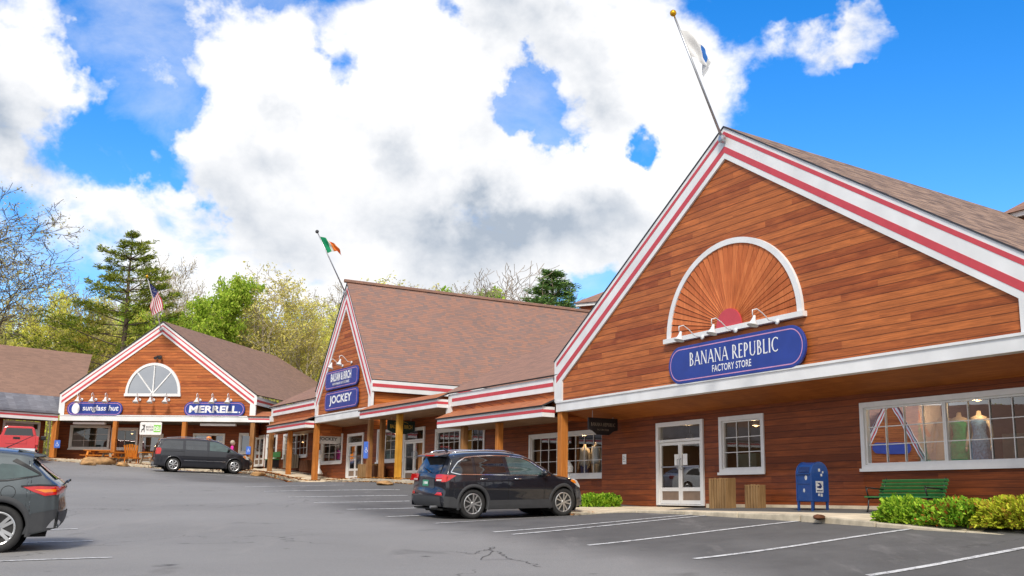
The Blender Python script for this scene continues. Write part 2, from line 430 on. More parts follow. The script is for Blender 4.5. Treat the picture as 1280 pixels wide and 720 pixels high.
# ------------------------------------------------------------------ ground, walks, stripes
def asphalt():
    t = NT('asphalt'); c = t.coord()
    big = t.noise(t.mapping(c, scale=(.6,1,1)), .16, 6, .6, .3); mid = t.noise(c, 1.1, 6, .65); fine = t.noise(c, 55, 3, .7); grit = t.noise(c, 210, 2, .8)
    k = t.ramp(big, [(.3, (0.185,0.180,0.175,1)), (.7, (0.271,0.264,0.258,1))])
    k = t.mix(t.math('MULTIPLY', t.math('SUBTRACT', mid, .42), 1.5, True), k, (0.228,0.221,0.216,1))
    k = t.mix(t.math('MULTIPLY', t.math('SUBTRACT', fine, .47), 2.6, True), k, (0.361,0.345,0.327,1))
    k = t.mix(t.math('MULTIPLY', t.math('SUBTRACT', grit, .52), 3.4, True), k, (0.086,0.082,0.078,1))
    # fresher sealed bays along the shops, oil spots, tyre-worn streaks
    at = t.node('ShaderNodeAttribute', attribute_name='sealed')
    k = t.mix(t.math('MULTIPLY', at.outputs['Fac'], t.math('ADD', .45, t.math('MULTIPLY', mid, .5))), k, (0.053,0.051,0.049,1))
    st = t.noise(t.mapping(c, scale=(1,.22,1), rot=(0,0,R(25))), .9, 5, .7)
    k = t.mix(t.math('MULTIPLY', t.math('SUBTRACT', st, .58), 3.2, True), k, (0.292,0.274,0.262,1))
    oil = t.noise(c, .75, 3, .5, .2)
    k = t.mix(t.math('MULTIPLY', t.math('SUBTRACT', oil, .66), 7, True), k, (0.120,0.115,0.110,1))
    vo = t.node('ShaderNodeTexVoronoi', feature='DISTANCE_TO_EDGE'); vo.inputs['Scale'].default_value = .21
    wv = t.node('ShaderNodeVectorMath', operation='MULTIPLY_ADD'); nz_ = t.node('ShaderNodeTexNoise'); nz_.inputs['Scale'].default_value = 1.6; nz_.inputs['Detail'].default_value = 5; t.link(c, nz_.inputs['Vector'])
    t.link(nz_.outputs['Color'], wv.inputs[0]); wv.inputs[1].default_value = (1.1,1.1,0); t.link(c, wv.inputs[2]); t.link(wv.outputs[0], vo.inputs['Vector'])
    ck = t.math('MULTIPLY', t.math('LESS_THAN', vo.outputs['Distance'], .0032), t.math('GREATER_THAN', t.noise(c, .13, 2), .53))
    k = t.mix(t.math('MULTIPLY', ck, .55), k, (.07,.067,.064,1))
    sp_ = t.noise(c, 2.6, 2, .4); k = t.mix(t.math('MULTIPLY', t.math('SUBTRACT', sp_, .72), 9, True), k, (.075,.073,.07,1))
    t.base(k); t.set(Roughness=.82, Specular_IOR_Level=.35)
    t.bump(t.math('ADD', fine, t.math('MULTIPLY', grit, .6)), .35, .006)
    return t.mat
M['asphalt'] = asphalt()
def _axis(lo, hi, step, outs):
    a = list(np.arange(lo, hi+1e-6, step)); k = []
    for o in outs: k += [lo-o, hi+o]
    return np.array(sorted(a+k))
_xs = _axis(-60, 50, .7, (4, 15, 50, 150, 500, 1200)); _ys = _axis(-6, 90, .7, (4, 12, 22, 80, 250, 600, 1500))
_gxx, _gyy = np.meshgrid(_xs, _ys); _pts = np.c_[_gxx.ravel(), _gyy.ravel()]
_zz = gnd_arr(_pts)
_far = np.maximum(0, np.hypot(_pts[:,0], _pts[:,1]-30)-110)
me = bpy.data.meshes.new('ground')
nx, ny = len(_xs), len(_ys)
me.from_pydata([(p[0],p[1],z) for p,z in zip(_pts,_zz)], [], [(j*nx+i, j*nx+i+1, (j+1)*nx+i+1, (j+1)*nx+i) for j in range(ny-1) for i in range(nx-1)])
me.materials.append(M['asphalt'])
_at = me.attributes.new('sealed', 'FLOAT', 'POINT')
def _sealed(x, y):
    p = Vector((x, y, 0)); v = 0
    t, q, _ = FB.loc(p)
    if -9 < t < 16: v = max(v, min(1, max(0, (q+7.6)/1.2)))
    t, q, _ = FW.loc(p)
    if -26 < t < .5: v = max(v, min(1, max(0, (q+7.0)/1.5))*.75)
    return v
_at.data.foreach_set('value', [_sealed(p[0], p[1]) for p in _pts])
for p in me.polygons: p.use_smooth = True
o = bpy.data.objects.new('ground', me); COL.objects.link(o); tag(o, kind='structure')

def lerp_list(L, t):
    if t <= L[0][0]: return L[0][1:]
    for a, b in zip(L, L[1:]):
        if t <= b[0]:
            k = (t-a[0])/(b[0]-a[0]); return tuple(x+(y-x)*k for x, y in zip(a[1:], b[1:]))
    return L[-1][1:]
def walk(name, fr, t0, t1, qw, table, kerbname):     # table rows: t, q_edge, z_edge, z_wall
    mb = MB(); kb = MB(); n = max(2, int((t1-t0)/.6)); rows = []
    for i in range(n+1):
        t = t0+(t1-t0)*i/n; qe, ze, zw = lerp_list(table, t)
        rows.append((t, qe, ze, zw))
    for a, b in zip(rows, rows[1:]):
        m = 5
        for k in range(m):
            P = []
            for (r, kk) in ((a,k),(b,k),(b,k+1),(a,k+1)):
                s = kk/m; q = (r[1]+.16)+(qw-(r[1]+.16))*s; P.append(fr.w(r[0], q, r[2]+(r[3]-r[2])*s))
            mb.quad(*P)
    # kerb stones: pieces about 1.8 m long with a fine joint
    step = 3; i = 0
    while i < n:
        j = min(n, i+step)
        a, b = rows[i], rows[j]
        ga = [fr.w(a[0]+.01, a[1]+d, 0) for d in (0,.15)]; gb = [fr.w(b[0]-.01, b[1]+d, 0) for d in (0,.15)]
        dz = random.uniform(-.008,.008)
        vs = []
        for p, z in ((ga[0],a[2]),(ga[1],a[2]),(gb[1],b[2]),(gb[0],b[2])): vs.append((p.x,p.y,z+.006+dz))
        for p in (ga[0],ga[1],gb[1],gb[0]): vs.append((p.x,p.y,gnd(p.x,p.y)-.15))
        kb.add(vs, [(0,1,2,3),(7,6,5,4),(0,3,7,4),(1,0,4,5),(2,1,5,6),(3,2,6,7)])
        i = j
    tag(mb.build(name, M['concrete']), kind='structure'); tag(kb.build(kerbname, M['kerb'], bevel=.02), kind='structure')
def _e(fr, t, q, up): p = fr.w(t, q, 0); return gnd(p.x, p.y)+up
walk('pavement', FB, -8.3, 15, 1.4, [(-8.3,-1.2,_e(FB,-8.3,-1.2,.09),.0),(-4,-2.1,_e(FB,-4,-2.1,.04),-.01),(-1,-2.1,_e(FB,-1,-2.1,.05),-.03),(2,-2.15,_e(FB,2,-2.15,.09),-.04),(4.5,-2.2,_e(FB,4.5,-2.2,.13),-.05),(15,-2.2,_e(FB,15,-2.2,.14),-.06)], 'kerb')
walk('pavement', FW, -31, .6, 1.4, [(-31,-1.0,_e(FW,-31,-1,.14),1.75),(-28,-.9,_e(FW,-28,-.9,.16),1.55),(-24.5,-.8,_e(FW,-24.5,-.8,.16),1.3),(-22.3,-.7,_e(FW,-22.3,-.7,.06),1.08),(-19.5,-.7,_e(FW,-19.5,-.7,.03),1.0),(-16,-.8,_e(FW,-16,-.8,.14),1.0),(-12,-.9,_e(FW,-12,-.9,.15),.8),(-7,-1.0,_e(FW,-7,-1.0,.15),.45),(-3,-1.0,_e(FW,-3,-1,.13),.12),(.6,-1.0,_e(FW,.6,-1,.1),.0)], 'kerb')
walk('pavement', FC, -14, 7.2, 2.4, [(-14,-1.6,_e(FC,-14,-1.6,.14),2.35),(-6,-1.6,_e(FC,-6,-1.6,.14),2.2),(0,-1.6,_e(FC,0,-1.6,.14),2.0),(5.5,-1.3,_e(FC,5.5,-1.3,.15),1.8),(7.2,-1.0,_e(FC,7.2,-1.0,.15),1.75)], 'kerb')

M['line'] = None
def line_mat():
    t = NT('worn_white_line'); c = t.coord(); n = t.noise(c, 9, 6, .7); n2 = t.noise(c, 60, 3)
    k = t.math('ADD', t.math('MULTIPLY', n, .7), t.math('MULTIPLY', n2, .3))
    t.base(t.ramp(k, [(.38, (.13,.13,.135,1)), (.5, (.58,.58,.58,1)), (.7, (.72,.72,.71,1))])); t.set(Roughness=.75)
    return t.mat
M['line'] = line_mat()
def stripe(a, b, w=.11):
    a, b = Vector((a[0],a[1],0)), Vector((b[0],b[1],0)); d = (b-a); n = max(2, int(d.length/.35)); s = Vector((-d.y,d.x,0)).normalized()*w/2
    mb = MB(); vs = []
    for i in range(n+1):
        p = a+d*i/n
        for q in (p-s, p, p+s): vs.append((q.x, q.y, gnd(q.x,q.y)+.009))
    mb.add(vs, [(i*3+k, i*3+k+1, i*3+k+4, i*3+k+3) for i in range(n) for k in (0,1)])
    tag(mb.build('parking_stripe', M['line']), kind='structure')
def gp(x, y): g = ground_hit(x, y); return (g.x, g.y)
for a, b in (((868,699),(1140,661.5)),((735,682),(1000,651.5)),((1085,720),(1290,683.5)),((617,665.5),(868,643.5)),((640,668.5),(886,644.5)),
             ((543.7,654.6),(765,640.5)),((483.5,646.2),(590,640)),((433.8,637),(527,635)),((392,628.7),(512,626.5)),((360.5,621.7),(510,619.5)),
             ((330,614.5),(500,612.5)),((305.8,608.8),(430,606.5)),((0,702),(140,697.2)),((20,679),(116,676.6)),((50,662.8),(97,661.4)),((250,592.5),(330,598))):
    stripe(gp(*a), gp(*b), .12)
# crack in the lot
M['crack'] = plain('crack_dark', (.09,.086,.082,1), .8)
for pts in (((571,690),(590,693),(605,688),(622,690),(640,699),(658,703),(676,709)),((605,688),(618,684),(601,700),(640,699))):
    mb = MB(); P = [Vector((*gp(*p),0)) for p in pts]
    for a, b in zip(P, P[1:]):
        n = 9; s = Vector((-(b-a).y,(b-a).x,0)).normalized()*.009; vs = []
        for i in range(n+1):
            p = a+(b-a)*i/n + s*random.uniform(-7,7)*(0 < i < n)
            for q in (p-s, p+s): vs.append((q.x,q.y,gnd(q.x,q.y)+.007))
        mb.add(vs, [(i*2,i*2+1,i*2+3,i*2+2) for i in range(n)])
    tag(mb.build('road_crack', M['crack']), kind='structure')

# ------------------------------------------------------------------ building helpers
class Bld:
    def __init__(s, fr, z0, name, label, cat='building', tx=0, group=None):
        s.fr, s.z0 = fr, z0
        s.t = thing(name, label, cat, fr.w(0,0,z0), fr.a, group)
    def part(s, name, mb, mat, parent=None, **kw):
        if parent is None: return mb.build(name, mat, s.t, loc=(0,0,-s.z0), **kw)
        return mb.build(name, mat, parent, **kw)

def wall_mb(t0, t1, z0, z1, q, holes=(), th=.14):
    mb = MB()
    ts = sorted({t0, t1, *[h[0] for h in holes], *[h[1] for h in holes]}); ts = [t for t in ts if t0-1e-6 <= t <= t1+1e-6]
    zs = sorted({z0, z1, *[h[2] for h in holes], *[h[3] for h in holes]}); zs = [z for z in zs if z0-1e-6 <= z <= z1+1e-6]
    for a, b in zip(ts, ts[1:]):
        run = None
        for c, d in zip(zs, zs[1:]):
            cx, cz = (a+b)/2, (c+d)/2
            if any(h[0] < cx < h[1] and h[2] < cz < h[3] for h in holes): continue
            mb.quad((a,q,c),(b,q,c),(b,q,d),(a,q,d))
    return mb

def ring(mb, t0, t1, z0, z1, w, qa, qb, wb=None):    # a rectangular frame of four butted boards
    wb = w if wb is None else wb
    mb.box(t0,t1,qa,qb,z1-w,z1); 
    if wb > 0: mb.box(t0,t1,qa,qb,z0,z0+wb)
    mb.box(t0,t0+w,qa,qb,z0+wb,z1-w); mb.box(t1-w,t1,qa,qb,z0+wb,z1-w)

def window(b, t0, t1, z0, z1, q, sashes=1, cols=3, rows=3, fw=.11, glass='glass'):
    mb = MB(); ring(mb, t0, t1, z0, z1, fw, q-.035, q+.12)
    mb.box(t0-.03, t1+.03, q-.075, q-.036, z0-.03, z0+.035)         # sill nosing
    fr = b.part('window', mb, M['frame'])
    i0, i1 = t0+fw, t1-fw; W = (i1-i0)/sashes
    mu = MB(); sa = MB()
    for s in range(sashes):
        a, c = i0+W*s, i0+W*(s+1)
        ring(sa, a+.002, c-.002, z0+fw+.002, z1-fw-.002, .04, q+.01, q+.09)
        for k in range(1, cols):
            x = a+.05+(c-a-.1)*k/cols; mu.box(x-.009,x+.009,q+.035,q+.055,z0+fw+.052,z1-fw-.052)
        for k in range(1, rows):
            z = z0+fw+.05+(z1-z0-2*fw-.1)*k/rows; mu.box(a+.052,c-.052,q+.036,q+.054,z-.009,z+.009)
    b.part('sash', sa, M['frame'], fr)
    if cols > 1: b.part('muntins', mu, M['frame'], fr)
    g = MB(); g.quad((i0,q+.062,z0+fw),(i1,q+.062,z0+fw),(i1,q+.062,z1-fw),(i0,q+.062,z1-fw))
    b.part('pane', g, M[glass], fr)
    return fr

def door(b, t0, t1, z0, z1, q, leaves=2, transom=.36, fw=.12, glass='glass', bottom=.38):
    mb = MB(); ring(mb, t0, t1, z0, z1, fw, q-.05, q+.12, .03)
    if transom: mb.box(t0+fw, t1-fw, q-.03, q+.1, z1-fw-transom-.07, z1-fw-transom)
    fr = b.part('door', mb, M['frame'])
    top = z1-fw-(transom+.07 if transom else 0)
    W = (t1-t0-2*fw)/leaves; hl = MB(); gl = MB()
    for k in range(leaves):
        a = t0+fw+W*k+.006; c = a+W-.012; lf = MB()
        ring(lf, a, c, z0+.04, top-.01, .075, q+.0, q+.05, .1)
        lf.box(a+.075, c-.075, q+.002, q+.048, z0+bottom, z0+bottom+.1)
        b.part('door_leaf', lf, M['frame'], fr)
        gl.quad((a+.075,q+.025,z0+bottom+.1),(c-.075,q+.025,z0+bottom+.1),(c-.075,q+.025,top-.085),(a+.075,q+.025,top-.085))
        kp = MB(); kp.quad((a+.075,q+.025,z0+.14),(c-.075,q+.025,z0+.14),(c-.075,q+.025,z0+bottom),(a+.075,q+.025,z0+bottom)); b.part('kick_panel', kp, M['kick'], fr)
        hx = c-.05 if k == 0 else a+.05
        hl.tube([(hx,q+.0,z0+.95),(hx,q-.06,z0+.98),(hx,q-.06,z0+1.22),(hx,q+.0,z0+1.25)], .012, 6)
        hl.box(a+.08, c-.08, q-.03, q-.012, z0+1.02, z0+1.05)
    if transom: gl.quad((t0+fw,q+.03,z1-fw-transom),(t1-fw,q+.03,z1-fw-transom),(t1-fw,q+.03,z1-fw),(t0+fw,q+.03,z1-fw))
    b.part('pane', gl, M[glass], fr); b.part('handle', hl, M['steel'], fr)
    return fr

def roof_slab(b, name, e0, e1, r1, r0, mat, th=.05, parent=None, edge='dark_edge'):
    # e0,e1 the eave corners, r1,r0 the ridge corners (frame coordinates); courses run along the eave
    e0,e1,r1,r0 = [Vector(p) for p in (e0,e1,r1,r0)]
    U = (e1-e0).normalized(); N = U.cross(r0-e0).normalized(); 
    if N.z < 0: N = -N
    V = N.cross(U).normalized()
    if V.dot(r0-e0) < 0: V = -V
    me = bpy.data.meshes.new(name)
    top = [e0,e1,r1,r0]; bot = [p-N*th for p in top]
    me.from_pydata([tuple(p) for p in top+bot], [], [(0,1,2,3),(7,6,5,4),(0,4,5,1),(1,5,6,2),(2,6,7,3),(3,7,4,0)])
    me.materials.append(M[mat]); me.materials.append(M[edge])
    uv = me.uv_layers.new(name='UVMap')
    for p in me.polygons:
        p.material_index = 0 if p.index == 0 else 1
        for li in p.loop_indices:
            v = Vector(me.vertices[me.loops[li].vertex_index].co)-e0; uv.data[li].uv = (v.dot(U), v.dot(V))
    bm = bmesh.new(); bm.from_mesh(me); bmesh.ops.recalc_face_normals(bm, faces=bm.faces); bm.to_mesh(me); bm.free()
    o = bpy.data.objects.new(name, me); COL.objects.link(o); o.parent = parent or b.t; o.location = (0,0,-b.z0)
    return o

def striped(b, poly_white, reds, q0, q1, name='fascia'):
    # white board (polygon in t,z) with red bands that stand 4 mm proud as a sub-part
    mb = MB()
    for p in (poly_white if isinstance(poly_white[0][0], (tuple, list)) else [poly_white]): mb.xz(p, q0, q1)
    w = b.part(name, mb, M['white'])
    for p in reds:
        rb = MB(); rb.xz(p, q0-.006, q0+.01); b.part('red_stripe', rb, M['red'], w)
    return w

def post(b, t, q, zb, zt, mat='post', w=.2):
    mb = MB(); mb.box(t-w/2,t+w/2,q-w/2,q+w/2,zb,zt); return b.part('post', mb, M[mat], bevel=.012)

def gable(b, t0, t1, z_beam, z_base, z_shoulder, z_in, z_out, over, q=0.0, slo=None, red=((.18,.39),(.73,.86)), sid='cedar'):
    """striped gable: beam, siding triangle, rake boards with two red bands and corner boards"""
    tc = (t0+t1)/2; hw = (t1-t0)/2
    g = MB(); g.poly([(t0,q,z_base),(t1,q,z_base),(t1,q,z_shoulder),(tc,q,z_in),(t0,q,z_shoulder)])
    b.part('gable_wall', g, M[sid])
    bm_ = MB(); bm_.box(t0-over*.6, t1+over*.6, q-.09, q+.16, z_beam, z_base); 
    bm_.box(t0-over*.6, t1+over*.6, q-.12, q-.091, z_base-.04, z_base+.012)
    b.part('beam', bm_, M['white'])
    sl_i = (z_in-z_shoulder)/hw; W = hw+over; sl_o = slo or sl_i*.985; zo = z_out-sl_o*W
    polys = []; reds = []
    for s in (-1, 1):
        X = lambda d: tc+s*d
        polys.append([(X(0),z_in),(X(hw),z_shoulder),(X(hw),z_base+.013),(X(W),z_base+.013),(X(W),zo),(X(0),z_out)])
        for f0, f1 in red:
            e = W-.12
            def zz(d, f):
                zi = z_in-sl_i*d; zo_ = z_out-sl_o*d; return zi+(zo_-zi)*f
            reds.append([(X(0),zz(0,f0)),(X(e),zz(e,f0)),(X(e),zz(e,f1)),(X(0),zz(0,f1))])
    h_ = len(reds)//2
    for i in (0, 1): striped(b, [polys[i]], reds[i*h_:(i+1)*h_], q-.05, q+.06, 'rake_board')
    return zo, W

def lamp(name_label, fr, t, q, z, reach=.55, drop=.1, group='gooseneck lamps over the shop signs', sc=1.0):
    o = thing('wall_lamp', name_label, 'lamp', fr.w(t,q,z), fr.a, group)
    a = MB(); a.tube([(0,0,0),(0,-reach*.35,.02*sc),(0,-reach*.6,.16*sc),(0,-reach*.82,.24*sc),(0,-reach,.2*sc),(0,-reach,.08*sc)], .013*sc, 6); 
    a.build('arm', M['lamp'], o, smooth=True)
    p = MB(); p.lathe([(.055*sc,0),(.055*sc,.03*sc),(.03*sc,.045*sc)], 12, Matrix.Rotation(R(90),4,'X')); p.build('wall_plate', M['lamp'], o)
    s = MB(); Mx = Matrix.Translation((0,-reach,-.13*sc)) @ Matrix.Rotation(R(-14),4,'X')
    s.lathe([(.028*sc,.22*sc),(.04*sc,.15*sc),(.055*sc,.1*sc),(.1*sc,.03*sc),(.125*sc,-.01*sc),(.12*sc,-.01*sc),(.05*sc,.09*sc)], 16, Mx)
    s.build('lamp_shade', M['lamp'], o, smooth=True)
    return o

# ------------------------------------------------------------------ lettering
def text_pts(body, offset=0.0, spacing=1.0):
    cu = bpy.data.curves.new('txt', 'FONT'); cu.body = body; cu.offset = offset; cu.space_character = spacing; cu.resolution_u = 3
    ob = bpy.data.objects.new('txt', cu); COL.objects.link(ob)
    dg = bpy.context.evaluated_depsgraph_get(); dg.update()
    me = bpy.data.meshes.new_from_object(ob.evaluated_get(dg))
    vs = [tuple(v.co) for v in me.vertices]; fs = [tuple(p.vertices) for p in me.polygons]
    bpy.data.objects.remove(ob); bpy.data.curves.remove(cu); bpy.data.meshes.remove(me)
    return vs, fs
def put_text(mb, body, x0, x1, z0, z1, y, offset=0.0, spacing=1.0, slant=0.0):
    vs, fs = text_pts(body, offset, spacing)
    ax, bx = min(v[0] for v in vs), max(v[0] for v in vs); az, bz = min(v[1] for v in vs), max(v[1] for v in vs)
    out = []
    for v in vs:
        u, w = (v[0]-ax)/(bx-ax), (v[1]-az)/(bz-az)
        out.append((x0+(x1-x0)*u+slant*w, y, z0+(z1-z0)*w))
    mb.add(out, fs)
# a roman face with thick and thin strokes (drawn, 1 unit high)
def roman(mb, body, x0, x1, z0, z1, y, heavy=.155, thin=.055):
    H, T = heavy, thin
    def arc(cx, cz, rx, rz, a0, a1, n=14, k=1):
        o = [];  i_ = []
        for i in range(n+1):
            a = R(a0+(a1-a0)*i/n); w = T+(H-T)*abs(math.cos(a))
            o.append((cx+rx*math.cos(a), cz+rz*math.sin(a))); i_.append((cx+(rx-w)*math.cos(a), cz+(rz-T)*math.sin(a)))
        return [[o[i],o[i+1],i_[i+1],i_[i]] for i in range(n)]
    def bar(x, z, X, Z, w):
        return [[(x-w/2,z),(x+w/2,z),(X+w/2,Z),(X-w/2,Z)]]
    def hb(x, X, z, w=T): return [[(x,z-w/2),(X,z-w/2),(X,z+w/2),(x,z+w/2)]]
    def serif(x, z, w=.2): return hb(x-w/2, x+w/2, z+(.02 if z < .5 else -.02), .04)
    G = {
     'A': (.8, bar(.06,0,.4,1,T)+bar(.73,0,.4,1,H)+hb(.2,.6,.33)+serif(.06,0)+serif(.73,0,.24)),
     'N': (.86, bar(.12,0,.12,1,T)+bar(.72,0,.72,1,T)+bar(.7,0,.14,1,H)+serif(.12,0)+serif(.1,1)+serif(.72,1)),
     'B': (.62, bar(.14,0,.14,1,H)+arc(.24,.74,.27,.26,-90,90)+arc(.24,.26,.33,.27,-90,90)+hb(.06,.28,.975)+hb(.06,.28,.025)+hb(.14,.28,.5)),
     'R': (.7, bar(.14,0,.14,1,H)+arc(.24,.73,.29,.27,-90,90)+hb(.06,.28,.975)+hb(.14,.28,.485)+bar(.66,0,.3,.48,H)+serif(.14,0)),
     'E': (.58, bar(.14,0,.14,1,H)+hb(.06,.52,.975)+hb(.06,.54,.025)+hb(.14,.44,.52)+bar(.51,.0,.51,.12,T*.7)+bar(.5,.88,.5,1,T*.7)),
     'P': (.6, bar(.14,0,.14,1,H)+arc(.24,.71,.29,.29,-90,90)+hb(.06,.28,.975)+hb(.14,.28,.445)+serif(.14,0)),
     'U': (.82, bar(.14,.3,.14,1,H)+bar(.68,.3,.68,1,T)+arc(.4,.3,.335,.31,180,360)+serif(.14,1)+serif(.68,1)),
     'L': (.56, bar(.14,0,.14,1,H)+hb(.06,.52,.025)+bar(.5,0,.5,.14,T*.7)+serif(.14,1)),
     'I': (.3, bar(.15,0,.15,1,H)+serif(.15,0)+serif(.15,1)),
     'C': (.78, arc(.46,.5,.44,.51,50,310)+bar(.73,.8,.73,.95,T*.7)), ' ': (.34, [])}
    x = 0; polys = []
    for ch in body:
        w, ps = G[ch]; polys += [[(px+x, pz) for px, pz in p] for p in ps]; x += w+.07
    x -= .07; k = 0
    for p in polys:
        k += 1; yy = y-.0006*(k % 7)
        mb.poly([(x0+(x1-x0)*px/x, yy, z0+(z1-z0)*pz) for px, pz in p])

def stadium(cx, cz, w, h, r=None, n=10):
    r = h/2 if r is None else r; P = []
    for sx, sz, a0 in ((1,1,0),(-1,1,90),(-1,-1,180),(1,-1,270)):
        for i in range(n+1):
            a = R(a0+90*i/n); P.append((cx+sx*(w/2-r)+r*math.cos(a), cz+sz*(h/2-r)+r*math.sin(a)))
    return P
def sign(fr, tc, zc, w, h, q, label, lines, cat='sign', r=None, board='sign_blue', th=.07, edge='sign_edge', group=None):
    o = thing('shop_sign', label, cat, fr.w(tc,q,zc), fr.a, group)
    b = MB(); b.xz(stadium(0,0,w,h,r), -th, 0); b.build('sign_board', M[board], o, bevel=.012)
    if edge:
        e = MB(); P = stadium(0,0,w-.14,h-.14,None if r is None else max(.03,r-.07)); Q = stadium(0,0,w-.19,h-.19,None if r is None else max(.02,r-.09)); n = len(P)
        e.add([(x,-th-.003,z) for x,z in P]+[(x,-th-.003,z) for x,z in Q], [(i,(i+1)%n,n+(i+1)%n,n+i) for i in range(n)]); e.build('sign_border', M[edge], o)
    for f in lines:
        l = MB(); mat = f(l, -th-.005) or 'letter'; l.build('lettering', M[mat], o)
    return o
# ================================================================== the shop with the big right-hand gable
br = Bld(FB, -.1, 'shop_building', 'cedar shop with the widest striped gable, a sunburst fan and white flag on top')
ZB, ZT = 2.76, 3.06
zo, Wd = gable(br, -7.92, 7.92, ZB, ZT, 3.69, 8.51, 9.33, .45)
# sunburst
fn = MB(); NB = 36; cx, cz, rx, rz = .03, 4.27, 2.36, 2.02
for i in range(NB):
    a0, a1 = PI*i/NB+.007, PI*(i+1)/NB-.007
    rot = (-.05, -.035, -.045)[i % 3]
    arc_ = [(cx+rx*math.cos(a0+(a1-a0)*k/3), cz+rz*math.sin(a0+(a1-a0)*k/3)) for k in range(4)]
    base = [(cx+.3*math.cos(a1), cz+.28*math.sin(a1)), (cx+.3*math.cos(a0), cz+.28*math.sin(a0))]
    pts = arc_+base; y0, y1 = -.03, -.047
    vs = [(x, (y0 if k in (0,5) else (y1 if k in (3,4) else (y0*(3-k)+y1*k)/3)), z) for k, (x,z) in enumerate(pts)]
    fn.mi = (0,1,0,0,1,1,0,0,1,0,0,0,1,0,1,1,0,1,1,0,1,1,0,1,1,0,1,1,0,1)[i % 30]; fn.poly(vs)
fan = br.part('sunburst', fn, [M['fan'], M['fan_dk']])
hb = MB(); hb.xz([(cx+.47*math.cos(PI*k/20), cz+.44*math.sin(PI*k/20)) for k in range(21)], -.075, -.03)
br.part('sun_disc', hb, M['red'], fan)
tr = MB(); n = 40; pr = [(cx+2.52*math.cos(PI*k/n), cz+2.16*math.sin(PI*k/n)) for k in range(n+1)]; pi_ = [(cx+rx*math.cos(PI*k/n), cz+rz*math.sin(PI*k/n)) for k in range(n+1)]
for k in range(n):
    tr.xz([pr[k],pr[k+1],pi_[k+1],pi_[k]], -.07, .0)
tr.box(cx-2.6, cx+2.6, -.13, 0, cz-.12, cz-.002)
br.part('fan_trim', tr, M['white'], fan)
# roof
rd = Vector((math.cos(R(35.6)), math.sin(R(35.6)), 0)); rl = (rd.dot(FB.d), rd.dot(FB.n))
def back(p, L): return (p[0]+rl[0]/rl[1]*L, p[1]+L, p[2])
sl = (8.51-3.69)/7.92*.985; e_ = Wd+.03; ze = 9.33+.035-sl*e_
roof_slab(br, 'roof', (e_,-.07,ze), back((e_,-.07,ze),20), back((0,-.07,9.365),20), (0,-.07,9.365), 'roof_br', .035)
roof_slab(br, 'roof', (-e_,-.07,ze), back((-e_,-.07,ze),20), back((0,-.07,9.365),20), (0,-.07,9.365), 'roof_br', .035)
# lower wall
holesB = [(-4.86,-2.74,-.6,2.29),(-2.09,-.36,.84,2.29),(2.8,7.25,.84,2.3)]
lo = FW.w(0, 1.3, 0)
tB = -7.75
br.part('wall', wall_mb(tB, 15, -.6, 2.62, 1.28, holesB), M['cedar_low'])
fd = MB(); fd.box(-2.6, 15, 1.2, 1.279, -.4, .085); br.part('foundation', fd, M['concrete'])
door(br, -4.86, -2.74, .03, 2.29, 1.28)
window(br, -2.09, -.36, .84, 2.29, 1.28, 1, 3, 3)
window(br, 2.8, 7.25, .84, 2.3, 1.28, 2, 4, 3)
sf = MB(); sf.add([(-8.25,.1,ZB+.02),(14,.1,ZB+.02),(14,1.28,2.5),(-8.25,1.28,2.5)], [(0,1,2,3)]); br.part('soffit', sf, M['soffit'])
post(br, -8.06, .08, -.6, ZB-.002, 'post', .24); post(br, 8.06, .08, -.6, ZB-.002, 'post', .24)
# wing to the right of the gable (runs out of the picture)
w_ = MB(); w_.box(8.5, 15, -.06, .1, ZB, ZT); br.part('fascia', w_, M['white'])
roof_slab(br, 'roof', (8.4,-.15,ZT+.03), (15,-.15,ZT+.03), (15,8,ZT+5), (8.4,8,ZT+5), 'roof_br')
sd = MB(); sd.quad((8.1,.05,ZT),(8.1,20,ZT),(8.1,20,4.4),(8.1,.05,4.4)); br.part('side_wall', sd, M['cedar']); sd = MB(); sd.quad((-8.1,.05,2.5),(-8.1,20,2.5),(-8.1,20,4.4),(-8.1,.05,4.4)); br.part('side_wall', sd, M['cedar'])
# room behind the glass
def room(b, t0, t1, q0, q1, z0, z1, wallmat='int', floor='int_dk'):
    m = MB(); m.quad((t0,q1,z0),(t1,q1,z0),(t1,q1,z1),(t0,q1,z1)); m.quad((t0,q0,z0),(t0,q1,z0),(t0,q1,z1),(t0,q0,z1)); m.quad((t1,q0,z0),(t1,q1,z0),(t1,q1,z1),(t1,q0,z1))
    b.part('interior_wall', m, M[wallmat])
    f = MB(); f.quad((t0,q0,z0),(t1,q0,z0),(t1,q1,z0),(t0,q1,z0)); b.part('interior_floor', f, M[floor])
    c = MB(); c.quad((t0,q0,z1),(t1,q0,z1),(t1,q1,z1),(t0,q1,z1)); b.part('interior_ceiling', c, M['int_dk'])
room(br, -7.5, 14, 1.45, 5.0, 0, 2.6)
sh = MB()
for t in (-4.2,-3.0,-1.6): sh.box(t, t+.8, 3.6, 4.0, 0.01, 1.5)
sh.box(1.4,2.3,2.2,2.6,.01,1.1); sh.box(4.0,5.0,4.3,4.7,.01,1.7)
br.part('display_shelf', sh, M['int_grn'])

